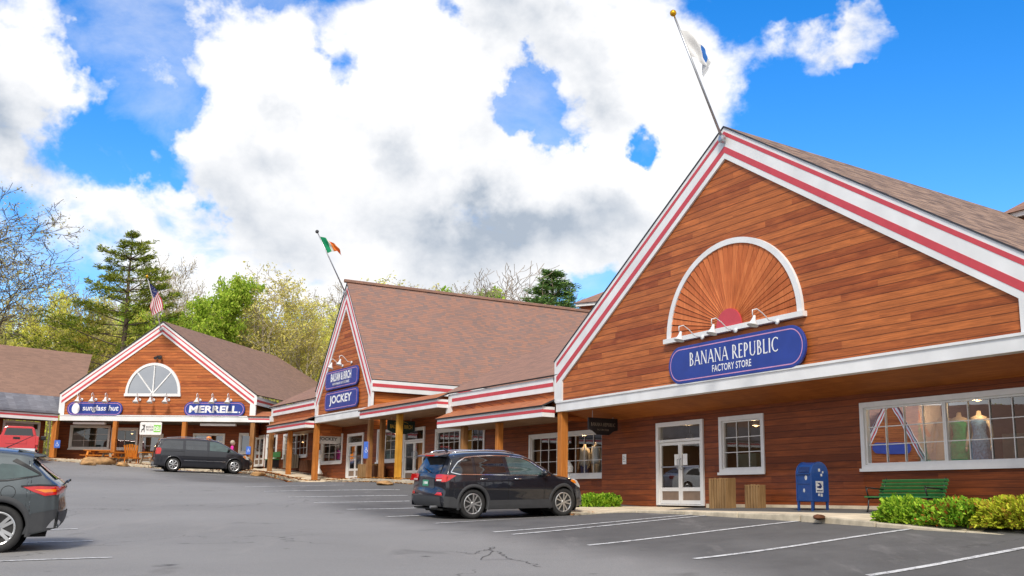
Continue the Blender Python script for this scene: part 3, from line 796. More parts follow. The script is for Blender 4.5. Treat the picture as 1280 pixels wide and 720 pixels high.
# sign, lamps, flag
def br_l1(mb, y): roman(mb, 'BANANA REPUBLIC', -1.62, 1.66, -.06, .27, y, .15, .075)
def br_l2(mb, y): put_text(mb, 'FACTORY STORE', -.72, .72, -.3, -.13, y, .012, 1.05)
sign(FB, .17, 3.52, 5.0, .95, -.06, 'long blue capsule sign reading BANANA REPUBLIC FACTORY STORE under the sunburst fan', [br_l1, br_l2])
for t, s in ((-1.02, 'left end of the long sign'), (.25, 'middle of the long sign'), (1.7, 'right half of the long sign')):
    lamp('white gooseneck lamp over the %s below the cedar sunburst' % s, FB, t+.12, -.13, 4.12, .72, .1, sc=1.02)

# ================================================================== wing between the tall steep gable and the big gable
w2 = Bld(FW, .2, 'shop_wing', 'low cedar wing joining the steep gable to the wide gable')
striped(w2, [(-7.3,3.42),(-.26,3.42),(-.26,3.86),(-7.3,3.86)], [[(-7.0,3.58),(-.26,3.58),(-.26,3.7),(-7.0,3.7)]], -.08, .08)
up = MB(); up.quad((-7.1,.0,2.75),(-.2,.0,2.75),(-.2,.0,3.45),(-7.1,.0,3.45)); w2.part('upper_wall', up, M['cedar_tilt'])
cp = MB(); cp.box(-7.42,-7.1,-.11,.1,3.05,3.5); w2.part('corner_board', cp, M['white'])
roof_slab(w2, 'roof', (-7.5,-.16,3.92), (.6,-.16,3.92), (.6,9,3.92+4.6), (-7.5,9,3.92+4.6), 'roof_w')
def canopy(b, t0, t1, q, zt, zb, qback, zback, ret='right', soff=1.3, slope_end=None):
    r0, r1 = zb+(zt-zb)*.42, zb+(zt-zb)*.72
    striped(b, [(t0,zb),(t1,zb),(t1,zt),(t0,zt)], [[(t0,r0),(t1,r0),(t1,r1),(t0,r1)]], q-.05, q+.05)
    for t, out in ((t1, 1), (t0, -1)):
        mb = MB(); rb = MB(); mb.box(min(t,t-out*.08), max(t,t-out*.08), q+.051, 0-.1, zb, zt)
        x = t+out*.006; rb.quad((x,q-.056,r0),(x,-.1,r0),(x,-.1,r1),(x,q-.056,r1))
        e = b.part('fascia_return', mb, M['white']); b.part('red_stripe', rb, M['red'], e)
    roof_slab(b, 'canopy_roof', (t0-.05,q-.12,zt+.03), (t1+.06,q-.12,zt+.03), (t1+.06,qback,zback), (t0-.05,qback,zback), 'canopy', .05)
    s = MB(); s.add([(t0+.02,q+.05,zb+.015),(t1-.02,q+.05,zb+.015),(t1-.02,soff,zb+.015),(t0+.02,soff,zb+.015)], [(0,1,2,3)]); b.part('soffit', s, M['soffit_pale'])
canopy(w2, -7.22, -.12, -.5, 2.93, 2.62, .0, 3.24)
holes2 = [(-3.85,.55,.83,2.31),(-10.99,-6.96,1.35,2.86),(-13.95,-11.94,.2,3.02),(-16.73,-14.04,1.66,3.13),(-20.19,-18.26,.4,3.08),(-23.65,-20.83,1.75,3.15)]
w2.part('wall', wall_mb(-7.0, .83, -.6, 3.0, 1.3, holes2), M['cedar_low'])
window(w2, -3.85, .55, .83, 2.31, 1.3, 2, 4, 3)
post(w2, -3.4, -.15, -.4, 2.63, 'post', .2); post(w2, -5.85, -.15, -.2, 2.63, 'post_old', .2)
room(w2, -6.9, .7, 1.45, 4.6, .2, 2.9)
# ================================================================== the tall steep gable
bb = Bld(FW, .7, 'shop_building', 'narrow shop with a tall steep striped gable and two stacked blue signs')
zoB, WB = gable(bb, -20.83, -14.81, 3.58, 3.9, 4.44, 8.62, 9.75, .34, slo=1.405, red=((.2,.4),(.7,.85)))
tcB = -17.82; slB = 1.405; eB = WB+.05; zeB = 9.86-slB*eB
RLB = 18
roof_slab(bb, 'roof', (tcB+eB,-.08,zeB), (tcB+eB,RLB,zeB), (tcB,RLB,9.86), (tcB,-.08,9.86), 'roof_b')
roof_slab(bb, 'roof', (tcB-eB,-.08,zeB), (tcB-eB,RLB,zeB), (tcB,RLB,9.86), (tcB,-.08,9.86), 'roof_b')
rc = MB(); rc.tube([(tcB,-.2,9.9),(tcB,RLB,9.9)], .09, 6); bb.part('ridge_cap', rc, M['roof_w'])
# right flank under the eave
fk = MB(); fk.quad((-14.62,.0,3.0),(-14.62,RLB,3.0),(-14.62,RLB,4.7),(-14.62,.0,4.7)); bb.part('side_wall', fk, M['cedar_hi'])
ev = MB(); ev.box(-14.52,-14.42,-.04,RLB,4.58,5.05); e1 = bb.part('eave_fascia', ev, M['white'])
er = MB(); er.box(-14.421,-14.41,-.04,RLB,4.77,4.91); bb.part('red_stripe', er, M['red'], e1)
lk = MB(); lk.quad((-21.0,.0,3.0),(-21.0,RLB,3.0),(-21.0,RLB,4.9),(-21.0,.0,4.9)); bb.part('side_wall', lk, M['cedar'])
canopy(bb, -14.45, -7.26, -.5, 3.68, 3.38, .0, 3.98)
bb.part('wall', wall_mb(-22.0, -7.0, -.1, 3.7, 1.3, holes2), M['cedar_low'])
window(bb, -10.99, -6.96, 1.35, 2.86, 1.3, 2, 4, 3)
door(bb, -13.95, -11.94, .8, 3.02, 1.3)
window(bb, -16.73, -14.04, 1.66, 3.13, 1.3, 1, 4, 3)
door(bb, -20.19, -18.26, .99, 3.08, 1.3, 2, .3)
sfb = MB(); sfb.quad((-21.2,.1,3.6),(-14.6,.1,3.6),(-14.6,1.3,3.45),(-21.2,1.3,3.45)); bb.part('soffit', sfb, M['soffit_pale'])
post(bb, -21.05, .05, .3, 3.578, 'post', .24); post(bb, -14.65, .05, .4, 3.578, 'post_old', .2); post(bb, -14.3, .45, .4, 3.39, 'slat_dk' if 0 else 'post_old', .2); post(bb, -11.2, -.2, .2, 3.39, 'post_new', .22)
room(bb, -20.6, -7.1, 1.45, 5, .9, 3.3)
shb = MB()
for t in (-19.5,-15.9,-15.0,-13.2,-9.8,-8.3): shb.box(t,t+.7,3.0,3.4,.91,2.2)
bb.part('display_shelf', shb, M['int_grn'])
def t_jockey(mb, y): put_text(mb, 'JOCKEY', -1.35, 1.3, -.24, .24, y, .03)
def t_bb1(mb, y): put_text(mb, 'BALSAM & BIRCH', -1.25, 1.2, -.08, .3, y, .035)
def t_bb2(mb, y): put_text(mb, 'HOMEMADE ACCESSORIES', -1.0, 1.0, -.25, -.14, y, .02)
sign(FW, -17.86, 5.42, 3.9, .86, -.05, 'upper blue sign reading BALSAM & BIRCH on the steep gable', [t_bb1, t_bb2], r=.26)
sign(FW, -17.8, 4.46, 3.9, .86, -.05, 'lower blue sign reading JOCKEY on the steep gable', [t_jockey], r=.26)
lamp('left one of the two white gooseneck lamps above the BALSAM & BIRCH sign', FW, -17.95, -.02, 6.0, .6, sc=1.15)
lamp('right one of the two white gooseneck lamps above the BALSAM & BIRCH sign', FW, -16.9, -.02, 6.05, .6, sc=1.15)

# ================================================================== wing between the steep gable and the far gable
w1 = Bld(FW, 1.3, 'shop_wing', 'low cedar wing between the far half-round-window gable and the steep gable')
striped(w1, [(-27.6,4.28),(-21.25,4.28),(-21.25,4.72),(-27.6,4.72)], [[(-27.3,4.44),(-21.25,4.44),(-21.25,4.56),(-27.3,4.56)]], -.08, .08)
u1 = MB(); u1.quad((-27.4,.0,3.3),(-21.2,.0,3.3),(-21.2,.0,4.3),(-27.4,.0,4.3)); w1.part('upper_wall', u1, M['cedar'])
c1 = MB(); c1.box(-27.75,-27.4,-.11,.1,3.75,4.3); w1.part('corner_board', c1, M['white'])
roof_slab(w1, 'roof', (-27.8,-.16,4.78), (-21.1,-.16,4.78), (-21.1,3,4.78+1.6), (-27.8,3,4.78+1.6), 'roof_w')
canopy(w1, -26.7, -21.04, -.5, 3.68, 3.36, .0, 3.96)
holes1 = [(-29.44,-25.61,2.18,3.5),(-34.6,-32.7,1.0,3.62),(-32.4,-30.5,1.0,3.62)]
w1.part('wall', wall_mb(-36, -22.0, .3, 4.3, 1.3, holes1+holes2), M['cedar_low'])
window(w1, -29.44, -25.61, 2.18, 3.5, 1.3, 2, 3, 3)
window(w1, -23.65, -20.83, 1.75, 3.15, 1.3, 1, 3, 3)
door(w1, -34.6, -32.7, 1.85, 3.62, 1.3, 2, .0, glass='glass_dk'); door(w1, -32.4, -30.5, 1.8, 3.62, 1.3, 2, .0, glass='glass_dk')
post(w1, -24.35, -.1, .9, 3.37, 'post', .22); post(w1, -27.45, -.05, 1.0, 4.0, 'post_old', .22)
room(w1, -35.5, -20.7, 1.45, 5, 1.7, 4.1)

# ================================================================== far building with the half-round window
cc = Bld(FC, 1.9, 'shop_building', 'far cedar shop with wide striped gable, half-round window and a US flag on its peak')
zoC, WC = gable(cc, -5.57, 5.57, 4.28, 4.6, 5.3, 9.34, 10.0, .34, red=((.2,.4),(.68,.8)))
rdC = Vector((math.sin(R(13.4)), math.cos(R(13.4)), 0)); rlc = (rdC.dot(FC.d), rdC.dot(FC.n))
def backc(p, L): return (p[0]+rlc[0]/rlc[1]*L, p[1]+L, p[2])
slC = (9.34-5.3)/5.57*.985; eC = WC+.05; zeC = 10.08-slC*eC
roof_slab(cc, 'roof', (eC,-.08,zeC), backc((eC,-.08,zeC),20), backc((0,-.08,10.08),15), (0,-.08,10.08), 'roof_c')
roof_slab(cc, 'roof', (-eC,-.08,zeC), backc((-eC,-.08,zeC),15), backc((0,-.08,10.08),15), (0,-.08,10.08), 'roof_c')
# right flank with its eave board
rf = MB(); rf.quad((5.6,0,3.5),(5.6,20,3.5),(5.6,20,5.5),(5.6,0,5.5)); cc.part('side_wall', rf, M['cedar'])
p0 = FC.hit(321,494,0); 
ef = MB(); ef.box(5.87,5.97,-.1,14,5.25,5.72); e2 = cc.part('eave_fascia', ef, M['white'])
er = MB(); er.box(5.971,5.98,-.1,14,5.42,5.55); cc.part('red_stripe', er, M['red'], e2)
# canopy to the right of the gable
striped(cc, [(5.55,4.27),(7.2,4.27),(7.2,4.57),(5.55,4.57)], [[(5.55,4.4),(7.2,4.4),(7.2,4.48),(5.55,4.48)]], -.12, -.02)
roof_slab(cc, 'canopy_roof', (5.5,-.2,4.6), (7.3,-.2,4.6), (7.3,.9,4.95), (5.5,.9,4.95), 'canopy', .05)
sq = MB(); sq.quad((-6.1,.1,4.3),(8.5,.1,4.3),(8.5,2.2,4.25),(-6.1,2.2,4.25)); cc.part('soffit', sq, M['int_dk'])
holesC = [(-6.32,-3.78,2.74,4.17),(-3.7,-2.03,2.74,4.04),(-1.92,-.45,.6,3.7),(1.39,3.34,.6,3.75),(4.2,5.6,2.6,3.8)]
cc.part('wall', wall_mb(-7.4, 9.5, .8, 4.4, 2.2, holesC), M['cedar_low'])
window(cc, -6.32, -3.78, 2.74, 4.17, 2.2, 1, 3, 3); window(cc, -3.7, -2.03, 2.74, 4.04, 2.2, 1, 2, 1)
door(cc, -1.92, -.45, 1.95, 3.7, 2.2, 1, .0, glass='glass_dk'); door(cc, 1.39, 3.34, 1.85, 3.75, 2.2, 2, .3, glass='glass_dk')
window(cc, 4.2, 5.6, 2.6, 3.8, 2.2, 1, 1, 1, glass='glass_dk')
for t in (-6.05,): post(cc, t, .05, 1.2, 4.278, 'post', .3)
for t in (-2.4, 1.75): post(cc, t, .05, 1.0, 4.278, 'post', .24)
post(cc, 5.8, .05, 1.0, 4.27, 'post_old', .26)
room(cc, -7, 9, 2.35, 6, 1.9, 4.2, 'int_grn')
# half-round window
hw = MB(); n = 28; hx, hz, hr, hh = -.28, 5.86, 1.66, 1.78
for k in range(n):
    a0, a1 = PI*k/n, PI*(k+1)/n
    hw.xz([(hx+hr*math.cos(a0),hz+hh*math.sin(a0)),(hx+hr*math.cos(a1),hz+hh*math.sin(a1)),(hx+(hr-.15)*math.cos(a1),hz+(hh-.15)*math.sin(a1)),(hx+(hr-.15)*math.cos(a0),hz+(hh-.15)*math.sin(a0))], -.09, .0)
hw.box(hx-hr-.04,hx+hr+.04,-.12,0,hz-.16,hz-.002)
hwin = cc.part('half_round_window', hw, M['white'])
mt = MB()
for a in (48, 90, 132): mt.bar((hx,-.05,hz),(hx+(hr-.16)*math.cos(R(a)),-.05,hz+(hh-.16)*math.sin(R(a))), .07, .05, (0,1,0))
cc.part('muntins', mt, M['white'], hwin)
gp_ = MB(); gp_.poly([(hx+(hr-.14)*math.cos(PI*k/n),-.03,hz+(hh-.14)*math.sin(PI*k/n)) for k in range(n+1)]); cc.part('pane', gp_, M['glass_fan'], hwin)
def t_sun(mb, y): put_text(mb, 'sunglass hut', -.75, 1.42, -.2, .2, y, .015, slant=.05)
def t_egg(mb, y):
    mb.poly([(-1.15+.24*math.cos(R(a)), y, -.02+(.34 if math.sin(R(a)) > 0 else .27)*math.sin(R(a))) for a in range(0,360,15)])
def t_mer(mb, y): put_text(mb, 'MERRELL', -1.5, 1.38, -.2, .2, y, .035, 1.0, .03)
def t_dot(mb, y): mb.box(1.46,1.53,y,y+.004,-.2,-.13)
sign(FC, -3.68, 4.96, 3.36, .8, -.05, 'blue sign reading sunglass hut with a white egg at the far gable', [t_sun, t_egg])
sign(FC, 3.5, 4.98, 3.6, .84, -.05, 'blue sign reading MERRELL on the far gable', [t_mer, t_dot])
for x, nm in ((96,'first lamp over the egg end of the sunglass hut sign'),(113.7,'middle lamp over the sunglass hut sign'),(130.6,'last lamp over the letters hut of the sunglass hut sign'),
              (169,'leftmost lamp under the half-round window'),(186.6,'middle lamp under the half-round window'),(205.5,'rightmost lamp under the half-round window'),
              (245,'first lamp over the letter M of the MERRELL sign'),(264,'middle lamp over the MERRELL sign'),(283.5,'last lamp over the letters LL of the MERRELL sign')):
    t, z = FC.hit(x, 501.5, -.5); lamp('small white gooseneck '+nm, FC, t+.05, -.02, 5.5, .55, sc=1.45)
fl = thing('flood_light', 'small dark twin floodlight high on the far gable above the half-round window', 'lamp', FC.w(-.05,-.02,8.0), FC.a)
m_ = MB(); m_.box(-.14,.14,-.08,0,-.06,.06); m_.build('mount', M['black'], fl); m_ = MB(); m_.lathe([(.05,0),(.1,.2),(.09,.2)],10,Matrix.Translation((-.14,-.1,-.02))@Matrix.Rotation(R(120),4,'X')); m_.lathe([(.05,0),(.1,.2),(.09,.2)],10,Matrix.Translation((.14,-.1,-.02))@Matrix.Rotation(R(120),4,'X')); m_.build('lamp_head', M['clad'], fl)
# fluorescent battens under the porch beam
tb = MB(); t0, z = FC.hit(92.5,528,.4); t1, _ = FC.hit(132,529,.4); tb.box(t0,t1,.3,.5,4.1,4.22); cc.part('porch_light', tb, M['letter'])
tb = MB(); t0, z = FC.hit(251,530,.4); t1, _ = FC.hit(295,531,.4); tb.box(t0,t1,.3,.5,4.08,4.2); cc.part('porch_light', tb, M['letter'])
# wall sheets above, back walls
# ================================================================== left wing
lw = Bld(FL, 2.2, 'shop_wing', 'low wing left of the far gable, brown roof above grey weathered boards')
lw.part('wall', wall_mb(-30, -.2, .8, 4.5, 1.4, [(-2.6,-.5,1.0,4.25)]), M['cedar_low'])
door(lw, -2.6, -.5, 2.2, 4.2, 1.4, 2, .3, glass='glass_dk')
striped(lw, [(-30,4.25),(-.1,4.25),(-.1,4.62),(-30,4.62)], [[(-30,4.42),(-.1,4.42),(-.1,4.52),(-30,4.52)]], -.1, .05)
roof_slab(lw, 'lower_roof', (-30,-.2,4.65), (.6,-.2,4.65), (1.2,1.1,5.75), (-30,1.1,5.75), 'roof_grey')
roof_slab(lw, 'roof', (-30,1.1,5.75), (1.6,1.1,5.75), (4.2,6.0,9.1), (-30,6.0,9.1), 'roof_c')
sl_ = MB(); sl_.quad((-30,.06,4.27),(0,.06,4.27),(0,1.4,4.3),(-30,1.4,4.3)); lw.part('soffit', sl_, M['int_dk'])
room(lw, -8, -.3, 1.55, 5, 2.2, 4.2, 'int_grn')

# small roof pieces that show behind
mo = Bld(Frame(at_depth(752,392,60).x, 60, R(-30)), 6.0, 'roof_monitor', 'small brown roof with white eave behind the left slope of the wide gable', 'roof')
zr = at_depth(722,393,60).z+.5
m_ = MB(); m_.box(-.9,1.4,-.9,1.4,zr-3.5,zr-.1); mo.part('wall', m_, M['cedar'])
m_ = MB(); m_.box(-1.1,1.6,-1.1,1.6,zr-.12,zr+.06); mo.part('fascia', m_, M['white'])
m_ = MB(); m_.add([(-1.2,-1.2,zr+.06),(1.7,-1.2,zr+.06),(1.7,1.7,zr+.06),(-1.2,1.7,zr+.06),(.25,.25,zr+.95)], [(0,1,4),(1,2,4),(2,3,4),(3,0,4),(3,2,1,0)]); mo.part('roof', m_, M['roof_w'])
P = at_depth(1268,274,33); fm = Frame(P.x, P.y, R(-62.4))
mo = Bld(fm, P.z-2, 'roof_monitor', 'small roof monitor with white eave poking over the ridge of the wide gable', 'roof')
m_ = MB(); m_.box(0,4,0,3,P.z-3,P.z+.0); mo.part('wall', m_, M['cedar'])
m_ = MB(); m_.box(-.25,4.2,-.25,3.2,P.z-.02,P.z+.14); mo.part('fascia', m_, M['white'])
m_ = MB(); m_.add([(-.35,-.35,P.z+.14),(4.3,-.35,P.z+.14),(4.3,3.3,P.z+.14),(-.35,3.3,P.z+.14),(2,1.5,P.z+1.6)], [(0,1,4),(1,2,4),(2,3,4),(3,0,4),(3,2,1,0)]); mo.part('roof', m_, M['roof_w'])

# ================================================================== opposite side of the court (outside the frame; it shows in the shop windows)
_h = Vector((8.1375, 22.7912, 1.54)); _rf = Vector((-.9633,.2608,.0635)); _pp = _h+_rf*60
FO = Frame(_pp.x, _pp.y, math.atan2(.2608,-.9633)-PI/2)
fo = Bld(FO, 0, 'shop_building', 'shop row across the car park with a brown roof, white fascia and one steep gable')
fo.part('wall', wall_mb(-26, 34, -3, 3.4, 1.4), M['cedar_low'])
striped(fo, [(-26,3.0),(34,3.0),(34,3.6),(-26,3.6)], [[(-26,3.25),(34,3.25),(34,3.42),(-26,3.42)]], -.1, .05)
roof_slab(fo, 'roof', (-26,-.2,3.65), (34,-.2,3.65), (34,7,8.2), (-26,7,8.2), 'roof_w')
for tc in (0.3, 19):
    gable(fo, tc-1.9, tc+1.9, 2.9, 3.3, 3.7, 7.6, 8.5, .3, -1.2)
    sd = MB(); sd.box(tc-1.8,tc+1.8,-1.1,3,3.3,4.2); fo.part('side_wall', sd, M['cedar'])
    for s in (-1, 1): roof_slab(fo, 'roof', (tc+s*2.3,-1.4,3.6), (tc+s*2.3,6,3.6), (tc,6,8.6), (tc,-1.4,8.6), 'roof_w')
    sg = MB(); sg.xz(stadium(tc,4.4,2.6,.8), -1.4, -1.3); fo.part('sign_board', sg, M['sign_blue'])
    for s in (-2.1, 2.1): post(fo, tc+s, -1.1, -3, 2.9)
# ================================================================== vehicles
def smooth_poly(P, n):
    P = [Vector((p[0],0,p[1])) for p in P]; out = []
    for i in range(len(P)-1):
        a, b, c, d = P[max(i-1,0)], P[i], P[i+1], P[min(i+2,len(P)-1)]
        L = max(2, int((c-b).length/.03))
        for k in range(L):
            t = k/L; t2, t3 = t*t, t*t*t
            out.append(.5*((2*b)+(c-a)*t+(2*a-5*b+4*c-d)*t2+(3*b-a-3*c+d)*t3))
    out.append(P[-1])
    return [(p.x, p.z) for p in out]
def interp(L, x):
    if x <= L[0][0]: return L[0][1]
    for a, b in zip(L, L[1:]):
        if x <= b[0]:
            k = (x-a[0])/(b[0]-a[0]); k = k*k*(3-2*k)*.5+k*.5; return a[1]+(b[1]-a[1])*k
    return L[-1][1]
def in_poly(x, y, P):
    c = False; j = len(P)-1
    for i in range(len(P)):
        if (P[i][1] > y) != (P[j][1] > y) and x < (P[j][0]-P[i][0])*(y-P[i][1])/(P[j][1]-P[i][1])+P[i][0]: c = not c
        j = i
    return c

class Car:
    def __init__(s, spec, name, label, cat, loc, heading, scale=1.0, pitch=0.0, roll=0.0):
        s.S = spec; s.t = thing(name, label, cat, loc, heading); s.t.scale = (scale,)*3
        s.t.rotation_euler = (roll, pitch, heading)
        s.sil = smooth_poly(spec['sil'], 0)
        top = max(range(len(s.sil)), key=lambda i: s.sil[i][1])
        s.rear = [(z, x) for x, z in s.sil[:top]]; s.front = [(z, x) for x, z in reversed(s.sil[top:])]
        mono = lambda L: [p for i, p in enumerate(L) if all(p[0] > q[0] for q in L[:i])]
        s.rear = mono(s.rear); s.front = mono(s.front)
    def zb(s, x): return interp(s.S['bottom'], x)
    def w(s, x, z): return s.S['W']*interp(s.S['plan'], x)*interp(s.S['sect'], z)
    def bow(s, x, y):
        r, f = s.S['xr'], s.S['xf']; k = (y/s.S['W'])**2
        gr = max(0, min(1, (r+.75-x)/.75)); gf = max(0, min(1, (x-(f-1.1))/1.1))
        return x + s.S.get('bow_r',.1)*gr*gr*k - s.S.get('bow_f',.3)*gf*gf*k
    def side(s, x, z, off=0, sd=1):
        y = s.w(x, z)+off; return (s.bow(x, y), sd*y, z)
    def end(s, y, z, which='rear', off=0):
        tab = s.rear if which == 'rear' else s.front
        xa = interp_lin(tab, z); w = max(.05, s.w(xa, z-.05)); e = .14; p = 2.5
        k = min(1, abs(y)/w); zt = z+e*(1-(max(0,1-k**p))**(1/p))*(.35)
        x = interp_lin(tab, zt); dz = .01
        sl = (interp_lin(tab, z+dz)-interp_lin(tab, z-dz))/(2*dz); nx, nz = (-1, sl) if which == 'rear' else (1, -sl)
        L = math.hypot(nx, nz)
        return (s.bow(x, y)+off*nx/L, y, z+off*nz/L)
    def body(s):
        S_ = s.S; m = MB(); na, nb = 26, 12; rings = []
        for x, zt in s.sil:
            zb = s.zb(x); zt = max(zt, zb+.02); e = min(S_.get('edge',.14), .45*(zt-zb)); ze = zt-e; R_ = []
            for j in range(na+1):
                z = zb+(ze-zb)*j/na; R_.append((s.w(x, z), z))
            we = R_[-1][0]; p = 2.4
            for k in range(1, nb+1):
                a = PI/2*k/nb; R_.append((we*max(0,math.cos(a))**(2/p), ze+e*math.sin(a)**(2/p)))
            rings.append([(x, y, z) for y, z in R_])
        n = na+nb+1; vs = []; fs = []
        for r in rings:
            for x, y, z in r: vs.append((s.bow(x,y), y, z))
            for x, y, z in r: vs.append((s.bow(x,y), -y, z))
        arcs = S_['arches']; r_ = S_['arch_r']
        for i in range(len(rings)-1):
            for sd in (0, 1):
                for j in range(n-1):
                    a = i*2*n+sd*n+j; b = a+2*n; f = (a, b, b+1, a+1)
                    if j < na:
                        cx = sum(vs[q][0] for q in f)/4; cz = sum(vs[q][2] for q in f)/4
                        if any(math.hypot(cx-ax, cz-az) < r_+.015 for ax, az in arcs): continue
                    fs.append(f if sd else f[::-1])
            a = i*2*n; b = a+2*n
            fs.append((a, b, b+n, a+n))
        m.add(vs, fs)
        o = m.build('body', M[S_['paint']], s.t, smooth=True); return o
    def patch(s, name, poly, mat, which='side', off=.006, res=.03, sides=(1,-1), parent=None, extra=()):
        if which == 'side' and len(sides) == 2 and not extra:
            return [s.patch(name, poly, mat, which, off, res, (d_,), parent) for d_ in sides][0]
        """a panel lying on the body: polygon in (x,z) for the flanks, in (y,z) for an end"""
        m = MB()
        for wh, pl in [(which, poly)]+list(extra):
            bm = bmesh.new()
            x0, x1 = min(p[0] for p in pl), max(p[0] for p in pl); z0, z1 = min(p[1] for p in pl), max(p[1] for p in pl)
            nx, nz = max(1, int((x1-x0)/res)+1), max(1, int((z1-z0)/res)+1)
            V = [[bm.verts.new((x0+(x1-x0)*i/nx, 0, z0+(z1-z0)*j/nz)) for i in range(nx+1)] for j in range(nz+1)]
            for j in range(nz):
                for i in range(nx): bm.faces.new((V[j][i],V[j][i+1],V[j+1][i+1],V[j+1][i]))
            for a, b in zip(pl, pl[1:]+pl[:1]):
                d = Vector((b[0]-a[0],0,b[1]-a[1]))
                if d.length < 1e-6: continue
                lo, hi = (min(a[0],b[0])-2*res, min(a[1],b[1])-2*res), (max(a[0],b[0])+2*res, max(a[1],b[1])+2*res)
                fc = [f for f in bm.faces if lo[0] <= f.calc_center_median().x <= hi[0] and lo[1] <= f.calc_center_median().z <= hi[1]]
                g = list({e for f in fc for e in f.edges})+fc+list({v for f in fc for v in f.verts})
                bmesh.ops.bisect_plane(bm, geom=g, plane_co=(a[0],0,a[1]), plane_no=(-d.z,0,d.x), dist=1e-5)
            dead = [f for f in bm.faces if not in_poly(f.calc_center_median().x, f.calc_center_median().z, pl)]
            bmesh.ops.delete(bm, geom=dead, context='FACES')
            bm.verts.index_update(); L = list(bm.verts)
            for i, v in enumerate(L): v.index = i
            F = [[v.index for v in f.verts] for f in bm.faces]; C_ = [(v.co.x, v.co.z) for v in L]
            bm.free()
            if wh == 'side':
                for sd in sides:
                    m.add([s.side(x, z, off, sd) for x, z in C_], [f if sd < 0 else f[::-1] for f in F])
            else: m.add([s.end(y, z, wh, off) for y, z in C_], F)
        return m.build(name, M[mat] if isinstance(mat, str) else mat, parent or s.t, smooth=True)
    def strip(s, name, pts, width, mat, off=.008, sides=(1,-1), parent=None, closed=False):
        if len(sides) == 2: return [s.strip(name, pts, width, mat, off, (d_,), parent, closed) for d_ in sides][0]
        m = MB(); P = []
        Q = pts+[pts[0]] if closed else pts
        for a, b in zip(Q, Q[1:]):
            L = max(1, int(math.hypot(b[0]-a[0], b[1]-a[1])/.05))
            for k in range(L): P.append((a[0]+(b[0]-a[0])*k/L, a[1]+(b[1]-a[1])*k/L))
        P.append(Q[-1])
        for sd in sides:
            vs = []
            for i, p in enumerate(P):
                a, b = P[max(i-1,0)], P[min(i+1,len(P)-1)]; d = Vector((b[0]-a[0], b[1]-a[1])).normalized(); nn = Vector((-d.y, d.x))*width/2
                vs.append(s.side(p[0]+nn.x, p[1]+nn.y, off, sd)); vs.append(s.side(p[0]-nn.x, p[1]-nn.y, off, sd))
            fs = [(2*i,2*i+1,2*i+3,2*i+2) for i in range(len(P)-1)]
            m.add(vs, fs)
        return m.build(name, M[mat], parent or s.t, smooth=True)
    def arches(s, mat, wid=.07, name='wheel_arch'):
        for (ax, az) in s.S['arches']:
            r = s.S['arch_r']; n = 26
            for sd in (1, -1):
                vs = []; m = MB()
                for i in range(n+1):
                    a = R(-18+216*i/n)
                    for rr, off in ((r-.012,-.05),(r-.012,.014),(r+wid*.5,.018),(r+wid,.004)):
                        x, z = ax+rr*math.cos(a), az+rr*math.sin(a); z_ = max(z, s.zb(x)-.02)
                        vs.append(s.side(x, z_, off, sd))
                fs = [(i*4+k,i*4+k+1,i*4+k+5,i*4+k+4) for i in range(n) for k in range(3)]
                m.add(vs, fs); m.build(name, M[mat], s.t, smooth=True)
            for sd in (1, -1):
                vs = []; m = MB()
                for i in range(n+1):
                    a = R(-30+240*i/n); x, z = ax+(r+.02)*math.cos(a), az+(r+.02)*math.sin(a)
                    vs += [(x, sd*(s.w(ax, .5)-.04), z), (x, sd*.35, z)]
                m.add(vs, [(2*i,2*i+1,2*i+3,2*i+2) for i in range(n)])
                m.add([(ax+(r+.02)*math.cos(R(360*i/n)), sd*.4, az+(r+.02)*math.sin(R(360*i/n))) for i in range(n)], [tuple(range(n))]); m.build('wheel_well', M['liner'], s.t)
    def wheels(s, style='ten', tyre_r=None):
        r = tyre_r or s.S['wheel_r']; tw = .225
        for (ax, az) in s.S['arches']:
            for sd in (1, -1):
                y = sd*(s.w(ax, .6)-.02)
                Mx = Matrix.Translation((ax, y, r)) @ Matrix.Rotation(R(-90*sd), 4, 'X')
                wh = MB(); rr = r*.70
                prof = [(rr,-tw),(r*.93,-tw-.0),(r*.985,-tw+.03),(r,-tw+.06),(r,-.06),(r*.985,-.025),(r*.93,-.004),(r*.82,.004),(rr+.015,-.004),(rr,-.02)]
                wh.lathe(prof, 40, Mx); w = wh.build('wheel', M['tyre'], s.t, smooth=True)
                rm = MB()
                rm.lathe([(rr,-.19),(rr,-.012),(rr-.012,-.006),(rr-.03,-.014),(rr-.035,-.05)], 40, Mx)
                if style == 'ten':
                    for k in range(5):
                        for dl in (-11, 11):
                            a = R(72*k+dl); a2 = R(72*k+dl*1.25)
                            p = Mx @ Vector((.05*math.cos(a),.05*math.sin(a),-.022)); q = Mx @ Vector(((rr-.015)*math.cos(a2),(rr-.015)*math.sin(a2),-.018))
                            rm.bar(p, q, .034, .03, Mx.to_3x3() @ Vector((0,0,1)))
                elif style == 'five':
                    for k in range(5):
                        for dl in (-9, 9):
                            a = R(72*k+dl*1.8); a2 = R(72*k+dl*1.1)
                            p = Mx @ Vector((.06*math.cos(a),.06*math.sin(a),-.03)); q = Mx @ Vector(((rr-.015)*math.cos(a2),(rr-.015)*math.sin(a2),-.014))
                            rm.bar(p, q, .05, .03, Mx.to_3x3() @ Vector((0,0,1)))
                else:       # hub cap with seven openings
                    for k in range(7):
                        a0, a1 = R(360/7*k-17), R(360/7*k+17); f0, f1 = R(360/7*k-8), R(360/7*k+8)
                        rm.add([Mx @ Vector((c*math.cos(a),c*math.sin(a),h)) for c,a,h in ((.07,a0,-.0),(.07,a1,-.0),(rr-.01,f1*1.0,-.012),(rr-.01,f0,-.012))], [(0,1,2,3)])
